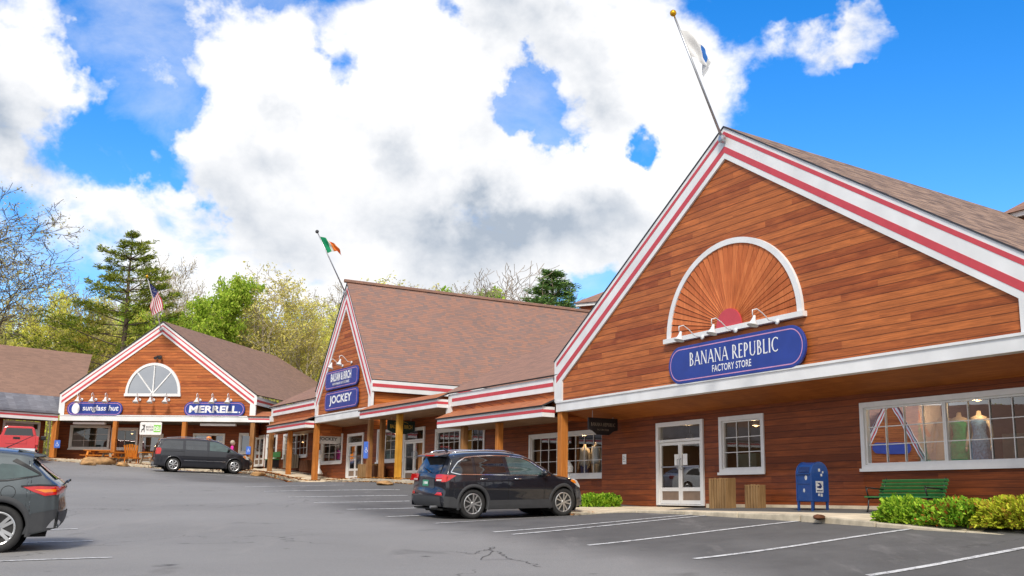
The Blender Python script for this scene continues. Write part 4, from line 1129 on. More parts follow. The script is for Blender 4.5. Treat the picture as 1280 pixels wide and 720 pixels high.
                rm.lathe([(1e-4,-.002),(.045,-.004),(.062,-.02),(.065,-.05)], 20, Mx)
                rm.build('rim', M['rim'], w, smooth=False)
                dk = MB(); dk.lathe([(1e-4,-.075),(rr-.03,-.075),(rr-.03,-.09)], 30, Mx); dk.build('brake_disc', M['rimdk'], w)
    def mirror(s, x, z, sd, mat, sz=(.1,.12,.085)):
        y = sd*(s.w(x, z)+.1); m = MB(); m.ball((x, y, z+.06), 1, 14, (sz[0]*.75, sz[1], sz[2])); m.bar((x, sd*(s.w(x,z)-.02), z-.01), (x, y-sd*.04, z+.03), .06, .04)
        o = m.build('door_mirror', M[mat], s.t, smooth=True)
        return o
def interp_lin(L, x):
    if x <= L[0][0]: return L[0][1]
    for a, b in zip(L, L[1:]):
        if x <= b[0]: return a[1]+(b[1]-a[1])*(x-a[0])/(b[0]-a[0])
    return L[-1][1]
def frame_of(p, q, base=None):
    """heading, tilt of a car from two wheel contact points"""
    d = Vector(q)-Vector(p); h = math.atan2(d.y, d.x); return h, -math.atan2(d.z, math.hypot(d.x, d.y))

# ------------------------------------------------------------------ black crossover, seen from its rear right corner
suv = dict(W=.945, xr=-1.03, xf=3.74, paint='p_black', edge=.15, bow_r=.14, bow_f=.42,
  sil=[(-.93,.30),(-1.0,.42),(-1.03,.58),(-1.0,.72),(-.965,.80),(-.955,.95),(-.93,1.08),(-.83,1.26),(-.66,1.50),(-.62,1.555),(-.66,1.585),(-.45,1.63),(0,1.675),(.5,1.695),(1.05,1.69),(1.45,1.655),(1.75,1.59),(2.15,1.38),(2.5,1.17),(2.66,1.10),(3.0,1.055),(3.35,.98),(3.58,.86),(3.7,.72),(3.74,.55),(3.70,.36),(3.62,.27)],
  bottom=[(-1.03,.30),(-.6,.27),(-.4,.24),(2.4,.23),(3.3,.24),(3.74,.28)],
  plan=[(-1.03,.87),(-.95,.905),(-.75,.945),(-.3,.985),(.4,1.0),(2.2,1.0),(2.8,.985),(3.3,.94),(3.6,.86),(3.74,.80)],
  sect=[(.2,.955),(.34,.975),(.55,.985),(.75,1.0),(.93,.99),(1.02,.965),(1.08,.945),(1.35,.845),(1.55,.765),(1.66,.71),(1.75,.68)],
  arches=[(0,.365),(2.78,.365)], arch_r=.425, wheel_r=.372)
p = at_depth(590,648,26.6); q = ground_hit(703,641.5)
d = (q-p); hd = R(32.5)
ax = Vector((math.cos(hd), math.sin(hd), 0)); lf = Vector((-ax.y, ax.x, 0))
sc = .97
org = p + lf*.86*sc; org.z = gnd(org.x, org.y)
z_r = (gnd(p.x,p.y)+gnd(*(p+lf*1.7).xy))/2; fpos = p+ax*2.78*sc; z_f = (gnd(fpos.x,fpos.y)+gnd(*(fpos+lf*1.7).xy))/2
org.z = z_r
rollv = math.atan2(gnd(*(p+lf*1.7).xy)-gnd(p.x,p.y), 1.7)
suv['sil'] = [(x*.9 if x < 0 else x, z) for x, z in suv['sil']]; suv['xr'] *= .9
c = Car(suv, 'parked_suv', 'black suv with silver roof rails and green licence plate parked nose-in at the shops', 'car', org, hd, sc, -math.atan2(z_f-z_r, 2.78*sc), rollv*.9)
c.body(); c.arches('clad', .075); c.wheels('ten')
c.patch('side_window', [(-.62,1.16),(-.42,1.125),(.02,1.115),(.02,1.515),(-.12,1.505),(-.35,1.40)], 'tint')
c.patch('side_window', [(.10,1.113),(1.0,1.10),(.93,1.545),(.55,1.555),(.10,1.525)], 'tint')
c.patch('side_window', [(1.1,1.10),(2.28,1.085),(2.05,1.23),(1.72,1.43),(1.5,1.505),(1.04,1.545)], 'tint_l')
c.strip('window_trim', [(-.66,1.155),(-.4,1.105),(.4,1.095),(1.05,1.083),(2.36,1.066)], .022, 'chrome', .011)
c.strip('window_trim', [(-.66,1.155),(-.4,1.405),(-.16,1.52),(.1,1.55),(.55,1.574),(1.05,1.567),(1.5,1.53),(1.74,1.45),(2.1,1.235),(2.36,1.066)], .022, 'chrome', .011)
for L in ([(1.02,.42),(1.02,.9),(1.06,1.09)],[(2.12,.42),(2.16,.8),(2.2,1.05)],[(.08,.9),(.1,1.09)],[(.08,.9),(.2,.82),(.43,.6),(.45,.42)]):
    c.strip('door_seam', L, .012, 'liner', .003)
c.strip('body_crease', [(-.6,.93),(.2,.955),(1.2,.965),(2.4,.985)], .012, 'liner', .0015) if 0 else None
c.patch('sill_cladding', [(.36,.24),(2.42,.24),(2.36,.46),(.42,.46)], 'clad', off=.014)
c.patch('rear_bumper', [(-.72,.32),(-.72,.56),(.72,.56),(.72,.32),(.4,.31),(-.4,.31)], 'clad', which='rear', off=.012, extra=[('side',[(-.93,.31),(-.34,.27),(-.415,.45),(-.6,.55),(-.93,.57)])])
c.patch('rear_window', [(-.58,1.13),(.58,1.13),(.545,1.49),(.3,1.53),(-.3,1.53),(-.545,1.49)], 'tint', which='rear', off=.006)
c.patch('number_plate_recess', [(-.42,.76),(.42,.76),(.38,.97),(-.38,.97)], 'clad', which='rear', off=.004)
pl = c.patch('number_plate', [(-.155,.80),(.155,.80),(.155,.95),(-.155,.95)], 'plate_green', which='rear', off=.016)
for y0, y1 in ((-.11,-.03),(-.02,.06),(.07,.11)):
    c.patch('plate_lettering', [(y0,.85),(y1-.02,.85),(y1-.02,.91),(y0,.91)], 'letter', which='rear', off=.018, parent=pl)
c.patch('tail_lamp', [(-.9,.93),(-.47,.93),(-.45,1.08),(-.6,1.10),(-.9,1.09)], 'lens_red', which='rear', off=.012, extra=[('side',[(-1.0,.92),(-.86,.92),(-.5,1.075),(-.62,1.09),(-.95,1.09)])], sides=(-1,))
c.patch('tail_lamp', [(.9,.93),(.47,.93),(.45,1.08),(.6,1.10),(.9,1.09)], 'lens_red', which='rear', off=.012, extra=[('side',[(-1.0,.92),(-.86,.92),(-.5,1.075),(-.62,1.09),(-.95,1.09)])], sides=(1,))
for s_ in (-1,1): c.patch('reversing_lamp', [(s_*.5,.935),(s_*.82,.935),(s_*.82,.975),(s_*.5,.975)], 'lens_w', which='rear', off=.016)
for s_ in (-1,1): c.patch('rear_reflector', [(s_*.52,.59),(s_*.8,.59),(s_*.76,.66),(s_*.6,.66)], 'lens_red', which='rear', off=.012)
m = MB(); m.add([(-.82,-.56,1.56),(-.82,.56,1.56),(-.5,.62,1.63),(-.5,-.62,1.63),(-.84,-.54,1.535),(-.84,.54,1.535),(-.6,.6,1.53),(-.6,-.6,1.53)], [(0,1,2,3),(4,7,6,5),(0,4,5,1),(3,2,6,7),(0,3,7,4),(1,5,6,2)]); m.build('spoiler', M['p_black'], c.t, bevel=.015)
m = MB(); m.box(-.845,-.8,-.32,.1,1.545,1.575); m.build('brake_light', M['lens_red'], c.t)
for s_ in (-1,1):
    m = MB(); m.tube([(-.45,s_*.57,1.625),(-.3,s_*.59,1.665),(.5,s_*.605,1.70),(1.1,s_*.595,1.685),(1.4,s_*.575,1.64)], [.016,.024,.024,.024,.016], 8); m.build('roof_rail', M['chrome'], c.t, smooth=True)
    for x, z in ((.30,.985),(1.32,.985)):
        m = MB(); P = [c.side(x+a, z+b, o_, s_) for a,b,o_ in ((-.1,0,.0),(-.08,0,.035),(.08,.003,.035),(.1,.003,.0))]; m.tube(P, .014, 8); m.build('door_handle', M['chrome'], c.t, smooth=True)
    c.mirror(2.1, 1.07, s_, 'p_black')
    c.patch('headlamp', [(3.05,.93),(3.2,.98),(3.42,.93),(3.6,.80),(3.62,.74),(3.4,.79),(3.2,.88)], 'lens_w', off=.008, sides=(s_,))
    c.patch('indicator', [(3.05,.925),(3.12,.965),(3.3,.93),(3.36,.85),(3.22,.865)], 'lens_or', off=.013, sides=(s_,))
m = MB(); m.bar((-.87,-.16,1.16),(-.80,.22,1.25),.012,.02); m.build('wiper', M['black'], c.t)
m = MB(); m.tube([(-.2,.1,1.67),(-.33,.1,1.74)], [.03,.01], 6); m.build('aerial', M['p_black'], c.t)
m = MB(); m.tube([(-.8,-.5,.3),(-1.0,-.5,.3)], .035, 10); m.build('exhaust', M['steel'], c.t)
m = MB(); m.box(-.8,3.4,-.75,.75,.22,.26); m.build('underbody', M['liner'], c.t)

# ------------------------------------------------------------------ teal grey crossover at the left edge (rear right part in view)
blz = dict(W=.95, xr=-.98, xf=3.88, paint='p_teal', edge=.13, bow_r=.18, bow_f=.42,
  sil=[(-.86,.34),(-.95,.45),(-.985,.62),(-.965,.78),(-.955,.9),(-.975,1.0),(-.90,1.1),(-.70,1.25),(-.42,1.49),(-.40,1.535),(-.46,1.56),(-.2,1.61),(.4,1.66),(1.0,1.665),(1.5,1.61),(1.8,1.53),(2.2,1.32),(2.55,1.13),(2.75,1.06),(3.1,1.01),(3.5,.94),(3.72,.82),(3.85,.66),(3.88,.5),(3.82,.34),(3.74,.26)],
  bottom=[(-.98,.36),(-.6,.29),(-.4,.25),(2.4,.23),(3.4,.24),(3.88,.28)],
  plan=[(-.98,.80),(-.9,.86),(-.7,.93),(-.3,.985),(.4,1.0),(2.2,1.0),(2.9,.985),(3.4,.94),(3.7,.86),(3.88,.78)],
  sect=[(.2,.955),(.34,.975),(.55,.985),(.75,.995),(.93,1.0),(1.02,.975),(1.1,.945),(1.35,.82),(1.5,.75),(1.6,.70),(1.7,.66)],
  arches=[(0,.37),(2.86,.37)], arch_r=.43, wheel_r=.375)
p = ground_hit(-6,691.3); hd = R(202.0)
ax = Vector((math.cos(hd), math.sin(hd), 0)); lf = Vector((-ax.y, ax.x, 0))
# visible flank is the right one seen from the lot: the car faces left, so its left side looks at the camera
org = p - lf*.86; fp = org+ax*2.86
c = Car(blz, 'parked_crossover', 'teal grey crossover with silver alloy wheel, nearest car at the edge of the lot', 'car', (org.x,org.y,gnd(org.x,org.y)), hd, 1.0, -math.atan2(gnd(fp.x,fp.y)-gnd(org.x,org.y), 2.86), math.atan2(gnd(*(org+lf*.8).xy)-gnd(*(org-lf*.8).xy), 1.6))
c.body(); c.arches('clad', .085); c.wheels('five')
c.patch('side_window', [(-.58,1.2),(-.1,1.14),(.28,1.125),(.16,1.30),(.0,1.38),(-.22,1.36)], 'tint_l')
c.patch('side_window', [(.38,1.12),(1.12,1.10),(1.1,1.52),(.7,1.53),(.25,1.45),(.28,1.3)], 'tint')
c.patch('side_window', [(1.2,1.10),(2.35,1.07),(2.1,1.22),(1.78,1.42),(1.5,1.5),(1.18,1.525)], 'tint')
c.strip('window_trim', [(-.62,1.2),(-.1,1.118),(1.1,1.08),(2.42,1.05)], .018, 'black', .01)
c.patch('sill_cladding', [(.36,.25),(2.5,.25),(2.44,.44),(.42,.44)], 'clad', off=.014)
c.patch('rear_bumper', [(-.82,.36),(.82,.36),(.8,.62),(-.8,.62)], 'clad', which='rear', off=.014, extra=[('side',[(-.97,.36),(-.36,.28),(-.43,.46),(-.5,.6),(-.97,.66)])])
for s_ in (-1, 1): c.patch('exhaust_trim', [(s_*.8,.37),(s_*.55,.37),(s_*.62,.46),(s_*.8,.5)], 'chrome', which='rear', off=.02, extra=[('side',[(-.97,.37),(-.78,.37),(-.86,.46),(-.97,.54)])], sides=(s_,))
c.patch('rear_window', [(-.58,1.13),(.58,1.13),(.5,1.46),(-.5,1.46)], 'tint', which='rear', off=.006)
c.patch('quarter_panel_trim', [(-.62,1.19),(-.6,1.23),(-.2,1.46),(-.14,1.42)], 'black', off=.01)
for s_ in (-1, 1):
    tl = c.patch('tail_lamp', [(s_*.9,.88),(s_*.5,.92),(s_*.45,1.01),(s_*.9,1.01)], 'lens_red', which='rear', off=.012, extra=[('side',[(-.96,.89),(-.72,.87),(-.5,.94),(-.32,1.02),(-.4,1.03),(-.95,1.02)])], sides=(s_,))
    c.strip('lamp_chrome', [(-.3,1.03),(-.6,1.045),(-.93,1.03)], .022, 'black', .02, sides=(s_,), parent=tl)
    c.patch('lamp_bar', [(-.93,.935),(-.72,.925),(-.52,.975),(-.93,.975)], 'lens_or', off=.016, sides=(s_,), parent=tl)
c.strip('fuel_door', [(-.12+.105*math.cos(R(a)),.935+.1*math.sin(R(a))) for a in range(0,360,20)], .008, 'liner', .003, closed=True)
c.strip('door_seam', [(.2,1.1),(.36,.9),(.46,.7),(.5,.45)], .012, 'liner', .003)
m = MB(); m.add([(-.63,-.5,1.51),(-.63,.5,1.51),(-.2,.58,1.605),(-.2,-.58,1.605),(-.63,-.48,1.485),(-.63,.48,1.485),(-.42,.56,1.47),(-.42,-.56,1.47)], [(0,1,2,3),(4,7,6,5),(0,4,5,1),(3,2,6,7),(0,3,7,4),(1,5,6,2)]); m.build('spoiler', M['p_teal'], c.t, bevel=.012)
m = MB(); m.add([(-.66,-.46,1.47),(-.66,.46,1.47),(-.44,.56,1.5),(-.44,-.56,1.5),(-.58,-.46,1.42),(-.58,.46,1.42)], [(0,1,2,3),(4,5,1,0),(3,2,5,4)]); m.build('spoiler_gloss', M['black'], c.t)
m = MB(); m.bar((-.95,-.28,1.06),(-1.02,-.02,1.10),.02,.035); m.bar((-1.0,-.05,1.10),(-.98,.3,1.07),.015,.03); m.build('wiper', M['black'], c.t)
m = MB(); m.tube([(.0,.0,1.63),(-.42,.0,1.84)], [.008,.004], 6); m.build('aerial', M['black'], c.t)
for s_ in (-1, 1): c.mirror(2.2, 1.06, s_, 'p_teal')
m = MB(); m.box(-.7,3.5,-.75,.75,.23,.27); m.build('underbody', M['liner'], c.t)

# ------------------------------------------------------------------ dark minivan
van = dict(W=.965, xr=-1.02, xf=4.12, paint='p_van', edge=.13, bow_r=.1, bow_f=.4,
  sil=[(-.92,.30),(-1.0,.42),(-1.02,.6),(-.97,.74),(-.95,.95),(-.90,1.15),(-.78,1.45),(-.68,1.63),(-.72,1.66),(-.4,1.70),(.4,1.735),(1.3,1.735),(1.95,1.69),(2.3,1.60),(2.75,1.36),(3.15,1.13),(3.3,1.07),(3.6,.99),(3.9,.85),(4.06,.72),(4.12,.55),(4.08,.36),(4.0,.26)],
  bottom=[(-1.02,.30),(-.5,.25),(3.4,.21),(4.12,.24)],
  plan=[(-1.02,.90),(-.9,.93),(-.5,.98),(.3,1.0),(2.6,1.0),(3.2,.985),(3.7,.93),(4.0,.84),(4.12,.78)],
  sect=[(.2,.955),(.4,.98),(.65,.99),(.8,1.0),(.98,.99),(1.08,.965),(1.35,.885),(1.6,.80),(1.7,.76),(1.8,.72)],
  arches=[(0,.345),(3.08,.345)], arch_r=.40, wheel_r=.34)
p = ground_hit(215.5,590.3); q = ground_hit(286.7,592.3); hd, pt = frame_of(p, q); hd -= R(3); scv = .955
ax = Vector((math.cos(hd), math.sin(hd), 0)); lf = Vector((-ax.y, ax.x, 0)); org = p+lf*.86*scv; fp = org+ax*3.08*scv
c = Car(van, 'minivan', 'dark charcoal minivan with an orange roof beacon stopped in front of the deli', 'van', (org.x,org.y,gnd(org.x,org.y)), hd, scv, -math.atan2(gnd(fp.x,fp.y)-gnd(org.x,org.y), 3.08*scv), 0)
c.body(); c.arches('p_van', .05); c.wheels('cap')
c.patch('side_window', [(-.74,1.13),(.42,1.11),(.42,1.55),(-.35,1.57),(-.5,1.52)], 'tint_m')
c.patch('side_window', [(.56,1.105),(1.62,1.095),(1.62,1.56),(.56,1.58)], 'tint_m')
c.patch('side_window', [(1.76,1.095),(3.0,1.05),(2.6,1.34),(2.3,1.49),(2.0,1.555),(1.76,1.56)], 'tint_l')
c.patch('rear_window', [(-.66,1.1),(.66,1.1),(.6,1.55),(-.6,1.55)], 'tint', which='rear', off=.006)
for s_ in (-1, 1):
    c.patch('tail_lamp', [(s_*.92,.86),(s_*.72,.86),(s_*.72,1.16),(s_*.86,1.16)], 'lens_red', which='rear', off=.012, extra=[('side',[(-.97,.84),(-.7,.86),(-.66,1.1),(-.72,1.17),(-.93,1.16)])], sides=(s_,))
    c.patch('headlamp', [(3.55,.86),(3.78,.94),(3.98,.83),(4.05,.70),(3.8,.73)], 'lens_w', off=.01, sides=(s_,))
    c.patch('indicator', [(3.58,.86),(3.74,.91),(3.82,.8),(3.78,.75)], 'lens_or', off=.015, sides=(s_,))
    c.mirror(2.72, 1.1, s_, 'black')
for L in ([(1.69,.4),(1.69,1.1)],[(.49,.75),(.49,1.1)],[(2.95,.4),(2.95,1.02)]): c.strip('door_seam', L, .012, 'liner', .003)
c.strip('side_moulding', [(.5,.56),(2.6,.56)], .03, 'chrome', .012); c.strip('slide_rail', [(-.6,1.0),(.48,1.02)], .018, 'liner', .004)
m = MB(); m.ball((1.75,-.35,1.78), .13, 10, (1.1,.8,.75)); m.box(1.62,1.88,-.45,-.25,1.7,1.745); m.build('roof_beacon', M['lens_or'], c.t, smooth=True)
for s_ in (-1,1):
    m = MB(); m.tube([(-.4,s_*.62,1.70),(.4,s_*.65,1.765),(1.6,s_*.64,1.75),(1.9,s_*.62,1.69)], .018, 6); m.build('roof_rail', M['steel'], c.t)
m = MB(); m.box(-.8,3.7,-.75,.75,.2,.24); m.build('underbody', M['liner'], c.t)

# ------------------------------------------------------------------ white car, mostly hidden behind the crossover
sed = dict(W=.9, xr=-1.0, xf=3.6, paint='p_white', edge=.11, bow_r=.1, bow_f=.35,
  sil=[(-.9,.3),(-1.0,.5),(-.98,.8),(-.9,.95),(-.5,1.03),(-.25,1.09),(.1,1.3),(.45,1.43),(1.0,1.46),(1.5,1.40),(1.9,1.2),(2.3,1.0),(2.5,.96),(3.0,.9),(3.4,.8),(3.58,.62),(3.6,.45),(3.5,.26)],
  bottom=[(-1,.28),(-.5,.22),(3.6,.22)], plan=[(-1,.88),(-.6,.96),(.3,1),(2.4,1),(3.1,.94),(3.6,.8)],
  sect=[(.2,.96),(.5,.99),(.75,1),(.9,.98),(1.0,.95),(1.25,.82),(1.4,.74),(1.5,.7)], arches=[(0,.32),(2.7,.32)], arch_r=.37, wheel_r=.32)
P0 = at_depth(-45, 556, 41.0); hd = R(205)
g = gnd(P0.x, P0.y); zt = 0
ax = Vector((math.cos(hd), math.sin(hd), 0)); org = P0 - ax*1.1; og = zt-1.48
c = Car(sed, 'parked_sedan', 'white car mostly hidden behind the teal grey crossover', 'car', (org.x, org.y, gnd(org.x,org.y)), hd, 1.0)
c.body(); c.arches('p_white', .03); c.wheels('five')
c.patch('side_window', [(-.1,1.02),(.85,1.0),(.85,1.34),(.5,1.34),(.2,1.22)], 'tint'); c.patch('side_window', [(.95,1.0),(2.05,.97),(1.75,1.17),(1.4,1.33),(.95,1.35)], 'tint')
c.patch('rear_window', [(-.55,1.1),(.55,1.1),(.48,1.36),(-.48,1.36)], 'tint', which='rear'); c.patch('windscreen', [(-.6,1.02),(.6,1.02),(.5,1.36),(-.5,1.36)], 'tint', which='front')
for s_ in (-1, 1): c.patch('tail_lamp', [(s_*.85,.78),(s_*.55,.78),(s_*.55,.92),(s_*.85,.92)], 'lens_red', which='rear', off=.012)
m = MB(); m.box(-.8,3.3,-.7,.7,.2,.24); m.build('underbody', M['liner'], c.t)
WHITE_CAR = c.t

# ------------------------------------------------------------------ red pickup, tail towards the lot
P0 = at_depth(19, 573, 56.5); hd = math.atan2(52.5, P0.x)-R(4)
pk = thing('pickup_truck', 'red pickup truck seen from the tailgate beside the far porch', 'truck', (P0.x, P0.y, gnd(P0.x,P0.y)), hd)
m = MB()
for s_ in (-1,1): m.box(-.9,1.25,s_*.98-.06,s_*.98+.06,.62,1.32)
m.box(-.9,1.25,-.95,.95,.5,.62); m.build('cargo_bed', M['p_red'], pk, bevel=.03)
m = MB(); m.box(-1.0,-.91,-.9,.9,.68,1.32); m.box(-1.02,-1.0,-.5,.5,.9,1.12); tg = m.build('tailgate', M['p_red'], pk, bevel=.02)
m = MB(); m.box(-1.04,-1.0,-.16,.16,1.14,1.24); m.build('handle', M['black'], tg)
m = MB(); m.yz([(-.97,.5),(.97,.5),(.97,1.3),(.9,1.36),(.74,1.86),(.6,1.93),(-.6,1.93),(-.74,1.86),(-.9,1.36),(-.97,1.3)], 1.27, 3.3); m.yz([(-.97,.5),(.97,.5),(.97,1.12),(.85,1.2),(-.85,1.2),(-.97,1.12)], 3.3, 4.6); m.build('cab', M['p_red'], pk, bevel=.05)
m = MB(); m.quad((1.26,-.72,1.42),(1.26,.72,1.42),(1.26,.62,1.82),(1.26,-.62,1.82)); m.build('rear_window', M['tint'], pk)
m = MB()
for s_ in (-1,1): m.quad((1.5,s_*.935,1.36),(3.0,s_*.935,1.36),(2.7,s_*.77,1.84),(1.5,s_*.77,1.84))
m.build('side_window', M['tint'], pk)
for s_ in (-1,1):
    m = MB(); m.box(-1.0,-.92,s_*.98-.075,s_*.98+.075,.85,1.28); m.build('tail_lamp', M['lens_red'], pk, bevel=.02)
    m = MB(); m.box(2.75,2.95,s_*1.18-.13,s_*1.18+.13,1.3,1.52); m.build('door_mirror', M['black'], pk, bevel=.04)
    for x in (0,3.7):
        m = MB(); m.lathe([(.2,-.13),(.36,-.13),(.39,-.08),(.39,.08),(.36,.13),(.2,.13)], 24, Matrix.Translation((x,s_*.88,.39))@Matrix.Rotation(R(90),4,'X')); w = m.build('wheel', M['tyre'], pk, smooth=True)
        m = MB(); m.lathe([(1e-4,.1),(.2,.12),(.21,.1)], 16, Matrix.Translation((x,s_*.88,.39))@Matrix.Rotation(R(90*-s_),4,'X')); m.build('rim', M['rim'], w)
m = MB(); m.box(-1.12,-.98,-.95,.95,.5,.68); m.build('rear_bumper', M['chrome'], pk, bevel=.03)
m = MB(); m.box(-.9,4.3,-.7,.7,.4,.5); m.build('chassis', M['liner'], pk)
# ================================================================== street furniture and small things
def wz(fr, t, q, table_z): return fr.w(t, q, table_z)
# ---- mailbox
M['sticker'] = plain('worn_sticker', (.42,.43,.45,1), .6, var=.35, scale=25)
t0 = FB.hit(1018,620,.35)[0]
mbx = thing('mailbox', 'blue post-office collection mailbox with white eagle sticker beside the bench', 'mailbox', FB.w(t0,.3,-.09), FB.a)
prof = [(-.28,.28),(.28,.28)]+[(.28*math.cos(R(a)), .95+.28*math.sin(R(a))*1.05) for a in range(0,181,12)]
m = MB(); m.yz(prof, -.26, .26); m.build('body', M['mail_blue'], mbx, bevel=.015)
m = MB(); m.yz([(y*1.05, .28 if z <= .28 else .28+(z-.28)*1.015) for y, z in prof], -.285, -.262); m.yz([(y*1.05, .28 if z <= .28 else .28+(z-.28)*1.015) for y, z in prof], .262, .285); m.build('side_panel', M['mail_blue'], mbx, bevel=.008)
for x in (-.25,.25):
    for y in (-.25,.25):
        m = MB(); m.bar((x,y,.3),(x,y,0),.045,.06); m.box(x-.035,x+.035,y-.05,y+.05,0,.015); m.build('leg', M['mail_blue'], mbx)
m = MB(); m.add([(-.2,-.284,.98),(.2,-.284,.98),(.2,-.255,1.13),(-.2,-.255,1.13)], [(0,1,2,3)]); m.build('deposit_slot', M['mail_dark'], mbx)
m = MB(); m.box(-.24,.24,-.31,-.281,.945,.975); m.build('chute_door', M['mail_blue'], mbx); m = MB(); m.tube([(-.1,-.3,1.0),(-.1,-.33,1.02),(.1,-.33,1.02),(.1,-.3,1.0)], .01, 6); m.build('handle', M['mail_blue'], mbx); m = MB(); m.box(-.22,.22,-.287,-.281,.70,.712); m.build('ridge', M['mail_dark'], mbx)
m = MB(); m.box(.286,.289,-.15,.1,.5,.78); st = m.build('sticker', M['sticker'], mbx)
m = MB(); m.yz([(-.11,.62),(.02,.60),(.06,.66),(.02,.72),(-.02,.74),(-.11,.74),(-.02,.69),(-.02,.67),(-.11,.65)], .29, .2915); m.yz([(-.12,.535),(.07,.535),(.07,.56),(-.12,.56)], .29, .2915); m.build('eagle_emblem', M['mail_dark'], st)
m = MB()
for y, z, s_ in ((-.02,1.05,.035),(.1,1.0,.025),(.05,.93,.03),(-.05,.45,.03),(.04,.44,.035)): m.box(.286,.288,y-s_,y+s_,z-s_,z+s_)
for x, z, s_ in ((.08,.86,.045),(.0,.55,.035)): m.xz([(x+s_*math.cos(R(a)),z+s_*1.4*math.sin(R(a))) for a in range(0,360,40)], -.2835, -.281)
m.build('sticker', M['sticker'], mbx)
mbx.scale = (.84,.84,.87)
# ---- bench
tb0, tb1 = FB.hit(1092,612,.75)[0], FB.hit(1188,610,.75)[0]
bn = thing('park_bench', 'green slatted bench with black iron arms under the large shop window', 'bench', FB.w((tb0+tb1)/2,.55,-.1), FB.a)
L = (tb1-tb0)/2+.02
m = MB()
for i in range(4): m.box(-L,L,-.38+i*.12,-.285+i*.12,.42,.455)
m.build('seat', M['bench_green'], bn, bevel=.006)
m = MB()
for i in range(5):
    z = .5+i*.085; y = .12+i*.035; m.bar((-L,y,z),(L,y,z),.03,.07,(0,-.35,1))
m.build('backrest', M['bench_green'], bn, bevel=.006)
for x in (-L+.1, L-.1):
    m = MB(); m.tube([(x,-.42,0),(x,-.36,.2),(x,-.34,.4),(x,.1,.42),(x,.14,.2),(x,.24,0)], .02, 8); m.tube([(x,.1,.42),(x,.29,.9)], .018, 8); m.build('leg', M['black'], bn, smooth=True)
    m = MB(); m.tube([(x,-.34,.42),(x,-.4,.62),(x,-.34,.66),(x,.18,.63)], .018, 8); m.tube([(x,-.4,.62),(x,-.44,.66),(x,-.41,.69),(x,-.38,.66)], .012, 6); m.build('armrest', M['black'], bn, smooth=True)
bn.scale = (.84,.84,.82); bn.location = FB.w((tb0+tb1)/2+.05,.6,-.1)
# ---- slatted bins
def bin_(label, fr, t, q, z, w, d, h, mat, n=6, group='slatted wooden litter bins along the shop fronts'):
    o = thing('litter_bin', label, 'bin', fr.w(t,q,z), fr.a, group)
    b = MB(); b.box(-w/2+.03,w/2-.03,-d/2+.03,d/2-.03,.03,h-.06); b.build('liner', M['int_dk'], o)
    s_ = MB()
    for i in range(n):
        x = -w/2+w*(i+.5)/n; a = w/n*.34
        for y in (-d/2, d/2): s_.box(x-a,x+a,y-.018,y+.018,random.uniform(0,.015),h+random.uniform(-.015,.015))
        y = -d/2+d*(i+.5)/n; a = d/n*.4
        for x in (-w/2, w/2): s_.box(x-.018,x+.018,y-a,y+a,.005,h)
    s_.build('slats', M[mat], o, bevel=.005)
    c_ = MB(); c_.box(-w/2-.01,w/2+.01,-d/2-.01,d/2+.01,h-.05,h-.035); c_.build('lid', M['slat_dk'], o)
    return o
t_ = (FB.hit(883,620,.45)[0]+FB.hit(911,620,.45)[0])/2; w_ = FB.hit(911,620,.45)[0]-FB.hit(883,620,.45)[0]
bin_('wide weathered slatted bin right beside the glass shop door of the wide gable', FB, t_, .6, -.07, w_*.8, .26, .77, 'slat', 7)
t_ = (FB.hit(927,622,.6)[0]+FB.hit(949,622,.6)[0])/2; w_ = FB.hit(949,622,.6)[0]-FB.hit(927,622,.6)[0]
bin_('narrow brown slatted bin under the three-pane window', FB, t_, .75, -.07, w_*.78, .2, .61, 'slat', 5)
def bin_px(label, x0, x1, yt, yb, q, mat, n=6, d=.5):
    a, zb = FW.hit(x0, yb, q-d/2); b, _ = FW.hit(x1, yb, q-d/2); _, zt = FW.hit((x0+x1)/2, yt, q-d/2)
    zb = FW.hit((x0+x1)/2, yb, q-d/2)[1]
    bin_(label, FW, (a+b)/2, q, zb, b-a, d, zt-zb, mat, n)
bin_px('grey slatted bin between the steep-gable door and the porch post', 446.5, 457.5, 580, 598, .9, 'slat', 5)
bin_px('dark slatted bin right of the weathered porch post of the steep gable', 461, 468, 582, 598.5, .9, 'slat_dk', 4)
bin_px('dark brown slatted bin under the wing window next to the orange post', 374, 383.5, 575.5, 589, .9, 'slat_dk', 5)
bin_px('tall grey bin at the far end of the wing porch', 353.5, 361, 568, 585, .9, 'slat_gy', 4)
# ---- white outdoor ashtrays behind posts
for lab, px, py, q, fr in (('white peaked outdoor ashtray behind the front post of the wide gable', 711, 584, .75, FW), ('white peaked outdoor ashtray behind the left post of the steep gable', 399.5, 568, .75, FW)):
    t, z = fr.hit(px, py, q); o = thing('outdoor_ashtray', lab, 'ashtray', fr.w(t,q,z-.95), fr.a, 'outdoor ashtrays')
    m = MB(); m.lathe([(.2,0),(.21,.06),(.1,.2),(.055,.3),(.05,.78)], 16); m.build('stand', M['white'], o, smooth=True)
    m = MB(); m.lathe([(.05,.78),(.13,.8),(.14,.95),(.03,1.16),(1e-4,1.17)], 16); m.build('top', M['white'], o)
